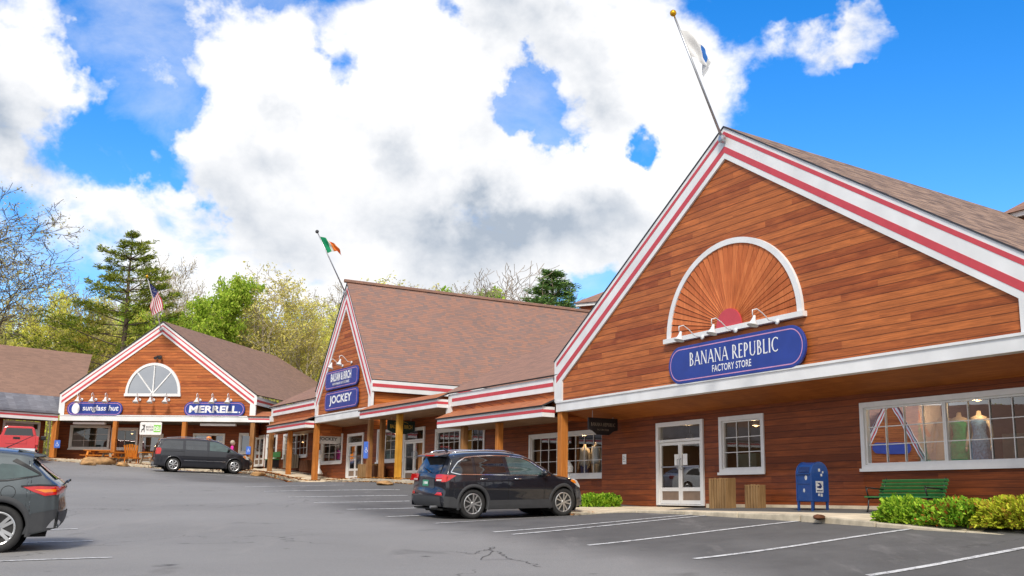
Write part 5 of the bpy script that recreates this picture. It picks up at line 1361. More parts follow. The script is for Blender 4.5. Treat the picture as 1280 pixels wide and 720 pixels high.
# ---- hanging signs (perpendicular to the shop fronts)
def hang(fr, px, py, q, w, h, z, label, lines, board, edge=None, shape=None):
    t, _ = fr.hit(px, py, q)
    f2 = Frame(*fr.w(t, q, 0).xy, fr.a+PI/2)
    o = thing('hanging_sign', label, 'sign', f2.w(w/2, 0, z), f2.a, 'hanging signs under the porches')
    b = MB(); P = shape or stadium(0,0,w,h,.05); b.xz(P, -.02, .02); b.build('sign_board', M[board], o)
    if edge:
        e = MB(); n_ = len(P); e.add([(x*.97,-.022,y*.95) for x,y in P]+[(x*.93,-.022,y*.88) for x,y in P], [(i,(i+1)%n_,n_+(i+1)%n_,n_+i) for i in range(n_)]); e.build('sign_border', M[edge], o)
    for l_ in lines:
        m_ = MB(); mat = l_(m_, -.026); m_.build('lettering', M[mat or 'letter'], o)
    k = MB()
    for x in (-w*.35, w*.35): k.tube([(x,0,h/2-.05),(x,0,h/2+.22)], .008, 5)
    k.build('hanger', M['steel'], o)
    return o
def hb1(mb, y): roman(mb, 'BANANA REPUBLIC', -.42, .42, .0, .1, y, .14, .07); return 'slat_gy'
def hb2(mb, y): put_text(mb, 'FACTORY STORE', -.2, .2, -.13, -.08, y); return 'slat_gy'
hang(FB, 735, 532, .15, 1.02, .52, 2.28, 'black hanging sign lettered BANANA REPUBLIC FACTORY STORE in grey', [hb1, hb2], 'black', shape=[(-.51,.24),(-.51,-.1),(-.36,-.14),(-.2,-.25),(.2,-.25),(.36,-.14),(.51,-.1),(.51,.24)])
def hg1(mb, y): put_text(mb, 'BALSAM & BIRCH', -.5, .5, -.06, .1, y, .02); return 'gold'
def hg2(mb, y):
    for k in range(10):
        a0, a1 = R(30+12*k), R(42+12*k)
        mb.poly([(.36*math.cos(a0),y,.06+.16*math.sin(a0)),(.36*math.cos(a1),y,.06+.16*math.sin(a1)),(.36*math.cos(a1),y,.08+.16*math.sin(a1)),(.36*math.cos(a0),y,.08+.16*math.sin(a0))])
    return 'gold'
hang(FW, 484, 530, .0, 1.25, .56, 3.0, 'dark green hanging sign with gold BALSAM & BIRCH letters beside the yellow post', [hg1, hg2], 'green_sign', shape=[(-.62,.27),(-.62,-.12),(-.45,-.2),(-.2,-.27),(.2,-.27),(.45,-.2),(.62,-.12),(.62,.27)])
def hj(mb, y): put_text(mb, 'JOCKEY', -.46, .46, -.09, .11, y, .02); return 'clad'
hang(FW, 394, 547, .1, 1.3, .42, FW.hit(396,548,.1)[1]-.02, 'white hanging sign lettered JOCKEY behind the orange post', [hj], 'paper', shape=[(-.65,.2),(-.65,-.14),(-.4,-.2),(.4,-.2),(.65,-.14),(.65,.2)])
# deli sign
tz = FC.hit(188.5,535.7,-.05)
def d1(mb, y): put_text(mb, 'MOOSE ON', -.27, .16, .03, .15, y, .01); return 'clad'
def d2(mb, y): put_text(mb, 'THE LOOSE', -.27, .16, -.13, -.01, y, .01); return 'clad'
def d3(mb, y): mb.xz([(.19,-.2),(.6,-.2),(.6,.2),(.19,.2)], y, y+.003); return 'lime'
def d4(mb, y): put_text(mb, 'DELI', .22, .57, -.13, .12, y-.004, .03); return 'letter'
def d5(mb, y): mb.poly([(x,y,z) for x,z in [(-.56,-.1),(-.5,-.04),(-.44,.0),(-.42,.1),(-.5,.16),(-.52,.24),(-.47,.18),(-.44,.24),(-.42,.17),(-.36,.26),(-.36,.17),(-.3,.22),(-.36,.13),(-.33,.1),(-.36,.07),(-.36,-.02),(-.34,-.22),(-.38,-.22),(-.41,-.06),(-.46,-.08),(-.52,-.22),(-.56,-.22),(-.52,-.1)]]); return 'black'
M['lime'] = plain('lime_green', srgb(120,200,50), .5)
sign(FC, tz[0], tz[1], 1.3, .72, -.02, 'white hanging sign with a moose and a lime green square reading DELI', [d1,d2,d3,d4,d5], board='paper', edge=None, r=.08, th=.06)
# accessible parking plates on posts
def plate(label, fr, px, py, q, w, h, a=None):
    t, z = fr.hit(px, py, q); o = thing('parking_plate', label, 'sign', fr.w(t,q,z), fr.a if a is None else a, 'blue accessible parking plates on the posts')
    b = MB(); b.xz(stadium(0,0,w,h,.03), -.012, 0); b.build('sign_board', M['adblue'], o)
    s_ = MB(); k = w*.5
    s_.xz([(-.05*k+.13*k*math.cos(R(i)), .62*k+.13*k*math.sin(R(i))) for i in range(0,360,45)], -.018, -.013)
    for p_, q_ in (((-.05,.45),(-.02,.0)),((-.02,.0),(.4,.0)),((.4,.0),(.55,-.42)),((-.03,.27),(.3,.27))):
        s_.bar((p_[0]*k,-.0155,p_[1]*k),(q_[0]*k,-.0155,q_[1]*k), .1*k, .005, (0,1,0))
    for i in range(14):
        a0, a1 = R(120+20*i), R(140+20*i); s_.bar((.02*k+.42*k*math.cos(a0),-.0155,-.25*k+.42*k*math.sin(a0)),(.02*k+.42*k*math.cos(a1),-.0155,-.25*k+.42*k*math.sin(a1)), .08*k, .005, (0,1,0))
    s_.build('wheelchair_symbol', M['letter'], o)
plate('blue accessible parking plate on the thick post at the left of the far porch', FC, 71.5, 555, -.13, .36, .44)
plate('blue accessible parking plate on the weathered post of the steep gable', FW, 458, 562.5, -.08, .3, .7, FW.a+R(25))
plate('blue accessible parking plate on the corner post at the right of the far porch', FC, 310.5, 563, -.12, .26, .44)
# notices
for lab, fr, px, py, q, w, h in (('white paper notice on the lower wall left of the glass shop door', FB, 780.5, 574, 1.27, .2, .29), ('white paper poster inside the window next to the yellow post', FW, 479, 553, 1.24, .55, .62)):
    t, z = fr.hit(px, py, q); o = thing('notice', lab, 'notice', fr.w(t,q,z), fr.a); b = MB(); b.box(-w/2,w/2,-.004,0,-h/2,h/2); b.build('sheet', M['paper'], o)
    b = MB()
    for k in range(4): b.box(-w*.35,w*(.1+.2*(k%2)),-.0065,-.0045,h*.3-k*h*.17-.006,h*.3-k*h*.17+.006)
    b.build('print', M['clad'], o)
for x in (.25,-.25):
    t, z = FB.hit(850,575,1.24); o = thing('notice', 'white sheet taped inside the %s leaf of the glass shop door' % ('right' if x > 0 else 'left'), 'notice', FB.w(t+x*.75,1.27,1.25), FB.a); b = MB(); b.box(-.1,.1,-.003,0,-.15,.15); b.build('sheet', M['paper'], o)

# ---- picnic tables, chairs on the far porch
def picnic(label, loc, rz, top, legm, L=1.8):
    o = thing('picnic_table', label, 'picnic table', loc, rz, 'picnic tables outside the deli')
    m = MB()
    for i in range(5): m.box(-L/2,L/2,-.36+i*.147,-.36+i*.147+.135,.72,.76)
    m.build('tabletop', M[top], o, bevel=.006)
    for y in (-.72,.72):
        m = MB()
        for k in (0,1): m.box(-L/2,L/2,y-.14+k*.145,y-.01+k*.145,.42,.46)
        m.build('seat', M[top], o, bevel=.006)
    for x in (-L/2+.25, L/2-.25):
        m = MB(); m.bar((x,-.28,.72),(x,-.66,0),.06,.11,(1,0,0)); m.bar((x+.065,.28,.72),(x+.065,.66,0),.06,.11,(1,0,0)); m.bar((x+.13,-.82,.37),(x+.13,.82,.37),.06,.1); m.bar((x+.13,-.34,.67),(x+.13,.34,.67),.06,.1); m.build('leg_frame', M[legm], o)
    return o
t, z = FC.hit(118, 577, -.3); picnic('orange varnished picnic table in front of the big deli window', FC.w(t,.5,FC.hit(118,576,.5)[1]-.15), FC.a+R(6), 'slat_or', 'slat_or', 1.9)
t, z = FC.hit(140, 583, -1.3); g_ = FC.w(t,-2.0,0); picnic('picnic table with grey weathered legs and orange top beside the deli chair', FC.w(t,-1.0,FC.hit(140,583,-1.0)[1]+.02), FC.a+R(62), 'slat_or', 'slat_gy', 1.7)
t, z = FC.hit(192, 584, -1.0); picnic('grey-legged picnic table half hidden by the minivan tail', FC.w(t,-.9,FC.hit(192,583,-.9)[1]), FC.a+R(58), 'slat_or', 'slat_gy', 1.7)
t, z = FC.hit(164, 580.5, -.4); ch = thing('garden_chair', 'tall-backed varnished slatted wooden chair between the picnic tables', 'chair', FC.w(t,-.4,z), FC.a+R(195))
m = MB()
for i in range(6):
    x = -.3+i*.12; m.bar((x*.85,.28,.38),(x*1.15,.52,1.12-.03*abs(i-2.5)),.1,.02,(0,1,0))
m.build('backrest', M['slat_or'], ch); m = MB()
for i in range(5): m.box(-.3,.3,-.3+i*.12,-.2+i*.12,.4,.425)
m.build('seat', M['slat_or'], ch)
for x in (-.3,.3):
    for y0, y1 in ((-.3,-.36),(.22,.34)): m = MB(); m.bar((x,y0,.5),(x*1.1,y1,0),.06,.05); m.build('leg', M['slat_or'], ch)
    m = MB(); m.box(x-.06,x+.06,-.34,.34,.6,.63); m.bar((x,-.3,.4),(x,-.3,.6),.05,.05); m.build('armrest', M['slat_or'], ch)
# low bench on the wing porch and white planter by the far post
t, z = FW.hit(340, 574, .9); ob = thing('porch_bench', 'dark green low bench on the wing porch behind the far post', 'bench', FW.w(t,.9,z-.45), FW.a)
m = MB(); m.box(-.7,.7,-.2,.2,.42,.46); m.build('seat', M['bench_green'], ob)
m = MB(); m.box(-.7,.7,.2,.23,.55,.85); m.build('backrest', M['bench_green'], ob)
for x in (-.6,.6): m = MB(); m.box(x-.03,x+.03,-.18,.2,0,.42); m.build('leg', M['black'], ob)
t, z = FC.hit(306.5, 581, -.4); ob = thing('bucket_planter', 'white bucket planter at the foot of the right far-porch post', 'planter', FC.w(t,-.4,z-.02), FC.a)
m = MB(); m.lathe([(.16,0),(.22,.45),(.2,.45),(.18,.38)], 16); m.build('pot', M['white'], ob); m = MB(); m.lathe([(.185,.39),(1e-4,.4)], 14); m.build('soil', M['int_dk'], ob)
# ---- boulders and dry leaves along the kerbs
rnd = random.Random(4)
def rock(label, p, s, group='fieldstones along the kerb'):
    me_ = MB(); bm = bmesh.new(); bmesh.ops.create_icosphere(bm, subdivisions=3, radius=1)
    sd_ = rnd.random()*50
    from mathutils import noise as nz
    for v in bm.verts:
        k = 1+.35*nz.noise(v.co*1.3+Vector((sd_,0,0)))+.1*nz.noise(v.co*4+Vector((0,sd_,0))); v.co = Vector((v.co.x*k*s[0], v.co.y*k*s[1], v.co.z*k*s[2]))
    me = bpy.data.meshes.new('fieldstone'); bm.to_mesh(me); bm.free(); me.materials.append(M['stone'])
    for f in me.polygons: f.use_smooth = True
    o = bpy.data.objects.new('fieldstone', me); COL.objects.link(o); o.location = p; o.rotation_euler = (0,0,rnd.random()*6)
    return tag(o, label, 'stone', group)
g_ = ground_hit(727,634); rock('brown rounded stone in front of the black suv beside the low juniper', (g_.x+.1,g_.y+.2,g_.z+.08), (.5,.35,.22))
for px, py, s_, lab in ((118,577.5,(1.0,.5,.32),'long tan boulder below the orange picnic table'),(104,578.5,(.5,.35,.18),'small tan stone left of the long boulder'),(148,580,(.35,.3,.16),'flat stone at the legs of the grey picnic table')):
    g_ = ground_hit(px,py+3); rock(lab, (g_.x,g_.y+.6,g_.z+.1), s_)
for px, py, s_, lab in ((352,597,(.7,.3,.13),'pale flat stone on the kerb before the wing posts'),(322,594.5,(.8,.35,.15),'flat stone on the kerb by the corner of the far porch'),(374,600,(.6,.3,.1),'low stone between the orange posts'),(300,591,(.45,.3,.14),'stone on the kerb just ahead of the minivan'),(480,606,(.7,.3,.1),'flat stone on the kerb left of the yellow post')):
    g_ = ground_hit(px,py); rock(lab, (g_.x,g_.y+.15,g_.z+.05), s_)
g_ = ground_hit(1026,655); rock('small dark clod lying on the kerb under the mailbox', (g_.x,g_.y+.1,g_.z+.12), (.2,.1,.05)); bpy.data.objects[[o_.name for o_ in bpy.data.objects if o_.name.startswith('fieldstone')][-1]].data.materials[0] = M['slat_dk']
def litter(fr, t0, t1, q0, q1, n, zoff):
    m = MB()
    for i in range(n):
        t = rnd.uniform(t0,t1); q = q0+(q1-q0)*rnd.random()**.7; p = fr.w(t,q,0); z = gnd(p.x,p.y)+zoff(t,q)+rnd.uniform(.005,.03); s_ = rnd.uniform(.025,.06); a = rnd.random()*6
        u = Vector((math.cos(a),math.sin(a),rnd.uniform(-.4,.4)))*s_; v = Vector((-math.sin(a),math.cos(a),rnd.uniform(-.4,.4)))*s_*.7; c = Vector((p.x,p.y,z))
        m.quad(c-u-v,c+u-v,c+u+v,c-u+v)
    tag(m.build('dry_leaves', leafmat('dry_leaf', [srgb(150,96,46),srgb(176,128,70),srgb(110,70,40)], .1) if 'dry_leaf' not in bpy.data.materials else bpy.data.materials['dry_leaf']), kind='stuff')
litter(FW, -21, -6, -1.15, -.7, 900, lambda t,q: .0 if q < -.9 else .16)
litter(FW, -31, -21, -1.25, -.6, 900, lambda t,q: .02 if q < -1 else .17)
litter(FC, -10, 8, -1.9, -1.2, 900, lambda t,q: .0 if q < -1.6 else .16)
litter(FB, -6.5, -3.5, -2.3, -1.6, 160, lambda t,q: .02)

# ---- flags and poles
def cloth(fn, nu, nv, name, mat, parent):
    m = MB(); vs = [fn(i/nu, j/nv) for j in range(nv+1) for i in range(nu+1)]
    fs = [(j*(nu+1)+i, j*(nu+1)+i+1, (j+1)*(nu+1)+i+1, (j+1)*(nu+1)+i) for j in range(nv) for i in range(nu)]
    m.add(vs, fs); o = m.build(name, mat, parent, smooth=True)
    uv = o.data.uv_layers[0]
    co = {i: ((i % (nu+1))/nu, (i//(nu+1))/nv) for i in range(len(vs))}
    for l in o.data.loops: uv.data[l.index].uv = co[l.vertex_index]
    return o
def flagmat(kind):
    t = NT('flag_'+kind); uv = t.coord('UV'); sp = t.node('ShaderNodeSeparateXYZ'); t.link(uv, sp.inputs[0]); u, v = sp.outputs[0], sp.outputs[1]
    if kind == 'us':
        s_ = t.math('LESS_THAN', t.math('FRACT', t.math('MULTIPLY', v, 6.5)), .5)
        c = t.mix(s_, (.75,.75,.75,1), (.5,.03,.06,1)); k = t.math('MULTIPLY', t.math('LESS_THAN', u, .42), t.math('GREATER_THAN', v, .46)); c = t.mix(k, c, (.02,.03,.16,1))
        vo = t.node('ShaderNodeTexVoronoi'); vo.inputs['Scale'].default_value = 16; t.link(uv, vo.inputs['Vector'])
        c = t.mix(t.math('MULTIPLY', k, t.math('LESS_THAN', vo.outputs[0], .22)), c, (.75,.75,.75,1))
    elif kind == 'tri':
        c = t.mix(t.math('GREATER_THAN', u, .36), (.0,.26,.11,1), (.75,.75,.7,1)); c = t.mix(t.math('GREATER_THAN', u, .5), c, (.85,.23,.04,1))
    else:
        c = t.mix(t.math('MULTIPLY', t.math('GREATER_THAN', u, .72), t.math('MULTIPLY', t.math('GREATER_THAN', v, .48), t.math('LESS_THAN', u, .9))), (.74,.75,.76,1), (.04,.2,.62,1))
        e = t.math('ADD', t.math('POWER', t.math('MULTIPLY', t.math('SUBTRACT', u, .74), 2.2), 2), t.math('POWER', t.math('SUBTRACT', v, .34), 2))
        rg = t.math('MULTIPLY', t.math('MULTIPLY', t.math('GREATER_THAN', e, .008), t.math('LESS_THAN', e, .03)), t.math('LESS_THAN', v, .34))
        c = t.mix(rg, c, (.6,.04,.06,1))
    t.base(c); t.set(Roughness=.8); return t.mat
def flagpole(label, fr, base, tip_px, kind, fl, fh, fn, mat='steel', ball='gold_ball'):
    # the pole leans out of the gable: tip lies in the plane through the base that is square to the wall
    f2 = Frame(*base.xy, fr.a+PI/2); t, z = f2.hit(*tip_px, 0); tip = f2.w(t, 0, z)
    o = thing('flagpole', label, 'flagpole', base, 0); d = tip-base
    p = MB(); p.tube([(0,0,0), d], [.035,.025], 8); p.build('pole', M[mat], o, smooth=True)
    b = MB(); b.lathe([(.11,-.02),(.11,.05),(.06,.08)], 14, Matrix.Rotation(fr.a, 4, 'Z') @ Matrix.Rotation(R(90),4,'X')); b.build('bracket', M['steel'], o)
    n_ = d.normalized(); k = MB(); k.ball(d+n_*.14, .085, 12); k.tube([d, d+n_*.1], .02, 6); k.build('finial', M[ball], o, smooth=True)
    return o, d, n_
o, d, n_ = flagpole('long silver flagpole with gold ball leaning out from the peak of the wide gable', FB, FB.w(.03,-.13,9.0), (844,23), 'white', 0, 0, None)
e_x = (CR*.96+Vector((0,0,-.35))).normalized()
fo_ = bpy.data.objects.new('flag', None)
bpy.data.objects.remove(fo_)
def hoist(d, n_, s0, s1):
    return lambda v: d - n_*(s0+(s1-s0)*(1-v))
def hang_flag(o_name, label, base, d, n_, s0, s1, mat, pts_top, pts_bot, wob, nu=26, nv=16):
    """v runs down the hoist; each edge follows a hanging curve given in the image-right / down directions"""
    o = thing('flag', label, 'flag', base, 0)
    RX = Vector((.95,.1,0)); DN = Vector((0,0,-1)); TO = Vector((.2,-.9,0))
    def f(u, v):
        h = d - n_*(s0+(s1-s0)*(1-v))
        a = lerp_list([(k/(len(pts_top)-1),)+p for k, p in enumerate(pts_top)], u); b = lerp_list([(k/(len(pts_bot)-1),)+p for k, p in enumerate(pts_bot)], u)
        x = a[0]*v+b[0]*(1-v); z = a[1]*v+b[1]*(1-v)
        w = wob*u*math.sin(u*11+v*5)+wob*.6*math.sin(v*9+u*3)*u
        return h + RX*x + DN*z + TO*w + RX*w*.25
    c = cloth(f, nu, nv, 'flag_cloth', mat, o); return o
hang_flag('flag', 'white flag with blue band and small red curve on the long silver pole', FB.w(.03,-.13,9.0), d, n_, .3, 1.0, flagmat('white'),
          [(.0,.0),(.3,.05),(.55,.3),(.72,.66)], [(0,0),(.22,.08),(.42,.3),(.42,.5)], .11)
o, d, n_ = flagpole('thin flagpole leaning out from the peak of the steep gable', FW, FW.w(-17.82,-.13,9.35), (398,293), 'tri', 0, 0, None, ball='clad')
hang_flag('flag', 'green and orange tricolour flag flying from the steep gable pole', FW.w(-17.82,-.13,9.35), d, n_, .1, .95, flagmat('tri'), [(0,0),(.3,.05),(.55,.22),(.8,.35)], [(0,0),(.2,-.1),(.45,-.12),(.75,.1)], .08)
o, d, n_ = flagpole('white flagpole on the peak of the far gable', FC, FC.w(-.05,-.13,9.6), (184.5,348), 'us', 0, 0, None, mat='white')
hang_flag('flag', 'US flag hanging limp from the far gable pole', FC.w(-.05,-.13,9.6), d, n_, .2, 1.3, flagmat('us'), [(0,0),(.5,.45),(.85,.95),(1.0,1.6)], [(0,0),(-.1,.3),(-.15,.6),(.05,1.0)], .12)

# ---- hedge and juniper
def shrub(name, label, cat, loc, rz, size, n, cols, leaf, group=None, seed=1, spiky=0.0, trans=.3):
    rn = random.Random(seed); from mathutils import noise as nz
    o = thing(name, label, cat, loc, rz, group); m = MB(); sx, sy, sz = size
    for i in range(n):
        a = rn.uniform(0, 2*PI); u = rn.random()**.5
        x = math.copysign(abs(math.cos(a))**.72, math.cos(a))*u; y = math.copysign(abs(math.sin(a))**.8, math.sin(a))*u; z = rn.random()**.75*(1-.28*u**4)
        p = Vector((x*sx, y*sy, z*sz)); k = 1+.3*nz.noise(p*2.4+Vector((seed*7,0,0)))+.16*nz.noise(p*6.5); p = Vector((p.x*k, p.y*k, p.z*k))
        if nz.noise(p*4.5+Vector((0,seed*3,0))) < -.22: continue
        s_ = leaf*rn.uniform(.6,1.35)
        out = Vector((x*1.0, y*1.0, (z-.3)*1.3+spiky)); out = (out.normalized() if out.length > .01 else Vector((0,0,1)))+Vector((rn.uniform(-1,1),rn.uniform(-1,1),rn.uniform(-.5,.9)))*.8; out.normalize()
        sd_ = out.cross(Vector((rn.uniform(-1,1),rn.uniform(-1,1),rn.uniform(-1,1)))); sd_.normalize()
        b = p-out*s_*.5; m.quad(b-sd_*s_*.22, b+sd_*s_*.22, p+out*s_*.5+sd_*s_*.16, p+out*s_*.5-sd_*s_*.16)
    m.build('foliage', leafmat(name+'_leaf', cols, trans), o)
    st = MB()
    for i in range(9):
        a = rn.uniform(0,6.28); st.tube([(rn.uniform(-.5,.5)*sx*.5,0,-.05),(math.cos(a)*sx*.6,math.sin(a)*sy*.6,sz*.75)], [.012,.005], 5)
    st.build('stems', M['slat_dk'], o); return o
YEW = [srgb(74,122,36),srgb(112,160,44),srgb(148,188,56),srgb(176,208,74),srgb(84,132,40)]
BOX = [srgb(124,146,38),srgb(170,184,50),srgb(206,206,72),srgb(144,160,46),srgb(186,128,64)]
def on_walk(px, q, zz): t = FB.hitx(px, zz, q); return t
ta, tb_, tc_, td = [FB.hitx(x, -.15, -1.75) for x in (1099,1168,1236,1279)]
td = max(td, tc_+1.2)
shrub('hedge_shrub', 'feathery bright green shrub at the left end of the low hedge before the bench', 'shrub', FB.w((ta+tb_)/2+.12,-1.55,-.22), FB.a, ((tb_-ta)/2*1.14,.6,.38), 15000, YEW, .075, 'low hedge shrubs in front of the bench', 3, .3)
shrub('hedge_shrub', 'feathery green shrub with rusty tips in the middle of the low hedge', 'shrub', FB.w((tb_+tc_)/2,-1.55,-.23), FB.a, ((tc_-tb_)/2*1.3,.6,.41), 15000, YEW+[srgb(176,92,50)], .075, 'low hedge shrubs in front of the bench', 5, .3)
shrub('hedge_shrub', 'yellow-green small-leaved shrub at the right end of the low hedge', 'shrub', FB.w((tc_+td)/2,-1.55,-.24), FB.a, ((td-tc_)/2*1.3,.62,.46), 17000, BOX, .055, 'low hedge shrubs in front of the bench', 8, .1)
shrub('hedge_shrub', 'yellow-green shrub beyond the hedge end at the picture edge', 'shrub', FB.w(td+1.0,-1.55,-.24), FB.a, (1.25,.6,.46), 10000, BOX, .055, 'low hedge shrubs in front of the bench', 9, .1)
g_ = ground_hit(744,636); shrub('juniper', 'low bright green spreading juniper between the suv and the glass door', 'shrub', (g_.x+.1,g_.y+.55,g_.z+.02), 0, (.66,.55,.36), 8000, YEW, .1, None, 12, .2)

# ---- person in pink
def person(label, loc, rz):
    o = thing('person', label, 'person', loc, rz)
    J = {'pel':(0,0,.92),'bel':(0,.0,1.05),'che':(0,.01,1.25),'nec':(0,.0,1.40),'hea':(0,.02,1.5),
         'hl':(-.09,0,.88),'kl':(-.1,.02,.48),'al':(-.1,-.02,.08),'tl':(-.1,.12,.04),'hr':(.09,0,.88),'kr':(.1,.05,.48),'ar':(.1,.02,.08),'tr':(.1,.16,.04),
         'sl':(-.17,0,1.35),'el':(-.23,-.02,1.1),'wl':(-.2,.1,.9),'sr':(.17,0,1.35),'er':(.24,-.02,1.1),'wr':(.2,.12,.9)}
    E_ = [('pel','bel'),('bel','che'),('che','nec'),('nec','hea'),('pel','hl'),('hl','kl'),('kl','al'),('al','tl'),('pel','hr'),('hr','kr'),('kr','ar'),('ar','tr'),('che','sl'),('sl','el'),('el','wl'),('che','sr'),('sr','er'),('er','wr')]
    Rd = dict(pel=.15,bel=.14,che=.15,nec=.055,hea=.06,hl=.1,kl=.065,al=.045,tl=.04,hr=.1,kr=.065,ar=.045,tr=.04,sl=.07,el=.05,wl=.035,sr=.07,er=.05,wr=.035)
    ks = list(J); me = bpy.data.meshes.new('body'); me.from_pydata([J[k] for k in ks], [(ks.index(a),ks.index(b)) for a,b in E_], [])
    b = bpy.data.objects.new('body', me); COL.objects.link(b)
    sk = b.modifiers.new('skin','SKIN'); su = b.modifiers.new('sub','SUBSURF'); su.levels = 1; su.render_levels = 1
    for i,k in enumerate(ks): me.skin_vertices[0].data[i].radius = (Rd[k],Rd[k]*.8); me.skin_vertices[0].data[i].use_root = (k == 'pel')
    dg = bpy.context.evaluated_depsgraph_get(); me2 = bpy.data.meshes.new_from_object(b.evaluated_get(dg)); bpy.data.objects.remove(b)
    me2.name = 'body'; me2.materials.clear()
    for nm in ('trouser_cloth','pink_cloth','skin'): me2.materials.append(M[nm])
    for p in me2.polygons:
        z = p.center.z; p.material_index = 2 if (z > 1.41 or (z < .93 and abs(p.center.x) > .16) or z < .06) else (1 if z > .9 else 0); p.use_smooth = True
    b = bpy.data.objects.new('body', me2); COL.objects.link(b); b.parent = o
    h = MB(); h.ball((0,.03,1.54), .105, 16, (.9,1.02,1.2)); h.ball((0,.135,1.53),.02,8,(1,1,1.3)); h.ball((-.035,.12,1.56),.014,8); h.ball((.035,.12,1.56),.014,8); h.ball((-.1,.02,1.54),.025,8,(.5,1,1.3)); h.ball((.1,.02,1.54),.025,8,(.5,1,1.3)); h.build('head', M['skin'], o, smooth=True)
    r_ = MB(); r_.ball((0,-.0,1.58), .125, 14, (.98,1.0,1.05)); r_.build('hair', M['hair'], o, smooth=True)
    for x, y in ((-.2,.13),(.2,.15)):
        hd_ = MB(); hd_.ball((x,y-.0,.84),.045,10,(.6,1,1.3))
        for k in range(4): hd_.tube([(x,y-.03+k*.02,.8),(x,y-.025+k*.022,.74),(x,y-.01+k*.02,.71)],[.011,.01,.008],6)
        hd_.tube([(x,y+.04,.84),(x,y+.07,.8)],[.012,.01],6); hd_.build('hand', M['skin'], o, smooth=True)
    return o
M['pink_cloth'] = plain('pink_cloth', (.75,.03,.36,1), .8); M['trouser_cloth'] = plain('trouser_cloth', (.03,.03,.05,1), .8); M['skin'] = plain('skin', (.55,.33,.24,1), .5); M['hair'] = plain('hair_grey_blond', (.42,.34,.26,1), .6, var=.3, scale=30)
Pp = at_depth(289.5, 570, 57.2); zt = at_depth(289.5, 555, 57.2).z
person('person in a bright pink top with grey blond hair walking behind the minivan', (Pp.x,Pp.y,max(gnd(Pp.x,Pp.y), zt-1.68)), R(-70))

# ---- window displays
def mannequin(label, fr, t, q, z, dress, rz=0, skirt=True, top=None, skin='manq'):
    o = thing('mannequin', label, 'mannequin', fr.w(t,q,z), fr.a+rz, 'headless shop mannequins')
    Sx = Matrix.Diagonal((1,.62,1,1))
    b = MB(); b.lathe([(.1,.86),(.17,.95),(.165,1.02),(.125,1.14),(.15,1.27),(.185,1.38),(.17,1.46),(.06,1.5),(.045,1.58),(1e-4,1.59)], 20, Sx); b.build('torso', M[skin], o, smooth=True)
    for s_ in (-1,1):
        a = MB(); a.tube([(s_*.18,0,1.42),(s_*.235,.02,1.25),(s_*.26,.01,1.1),(s_*.27,-.04,.95),(s_*.275,-.06,.86)], [.05,.042,.036,.03,.022], 8); a.tube([(s_*.275,-.06,.86),(s_*.272,-.07,.78)], [.03,.018], 8); a.build('arm', M[skin], o, smooth=True)
    if skirt:
        d_ = MB(); n_=28; prof=[(.16,1.43),(.19,1.36),(.155,1.27),(.135,1.13),(.18,1.0),(.205,.9),(.22,.6),(.27,.2)]
        vs=[]; fs=[]
        for i,(r_,zz) in enumerate(prof):
            for k in range(n_):
                a=2*PI*k/n_; rr=r_*(1+(.06*math.sin(a*7) if zz<.95 else 0)); vs.append((rr*math.cos(a),rr*math.sin(a)*.66,zz))
        for i in range(len(prof)-1):
            for k in range(n_): fs.append((i*n_+k,i*n_+(k+1)%n_,(i+1)*n_+(k+1)%n_,(i+1)*n_+k))
        d_.add(vs,fs); d_.build('dress', M[dress], o, smooth=True)
    else:
        d_ = MB(); d_.lathe([(.18,1.45),(.2,1.36),(.17,1.2),(.19,1.0),(.2,.9)], 20, Sx); d_.build('top', M[top], o, smooth=True)
        j = MB()
        for s_ in (-1,1): j.tube([(s_*.09,0,.95),(s_*.1,.02,.5),(s_*.1,0,.05)], [.1,.075,.06], 10)
        j.build('jeans', M[dress], o, smooth=True)
    p = MB(); p.lathe([(.2,0),(.2,.02),(.02,.03),(.02,.9)], 14); p.build('stand', M['steel'], o); return o
M['manq'] = plain('mannequin_cream', (.62,.52,.38,1), .4); M['dress_green'] = plain('dress_green', (.005,.36,.12,1), .8, var=.3, scale=14); M['dress_blue'] = plain('dress_denim_blue', (.12,.26,.46,1), .8, var=.45, scale=22); M['dress_cream'] = plain('dress_cream', (.7,.52,.34,1), .8)
M['grey_top'] = plain('grey_top', (.5,.48,.46,1), .8); M['jeans'] = plain('jeans_blue', (.03,.07,.2,1), .8)
Q = 2.0
for px, mat, lab, rz in ((1183,'dress_cream','cream mannequin behind the middle bar of the large window',.5),(1201,'dress_green','mannequin in a long dark green dress in the large window',.2),(1226,'dress_blue','mannequin in a blue denim dress in the large window',.1)):
    t = FB.hitx(px, 1.3, Q); mannequin(lab, FB, t, Q, .42, mat, R(60)*rz)
pf = MB(); pl_ = thing('display_plinth', 'low pale plinth under the mannequins in the large window', 'plinth', FB.w(5,2.0,.0), FB.a); pf.box(-2.2,2.4,-.5,.5,0,.42); pf.build('block', M['grey_top'], pl_)
t = FB.hitx(1158, 1.4, 2.4)
ps = thing('fashion_poster', 'tall window poster of a woman in a green dress', 'poster', FB.w(t-.25,2.5,.95), FB.a)
m = MB(); m.box(-.55,.6,0,.02,0,1.35); m.build('sheet', M['grey_top'], ps)
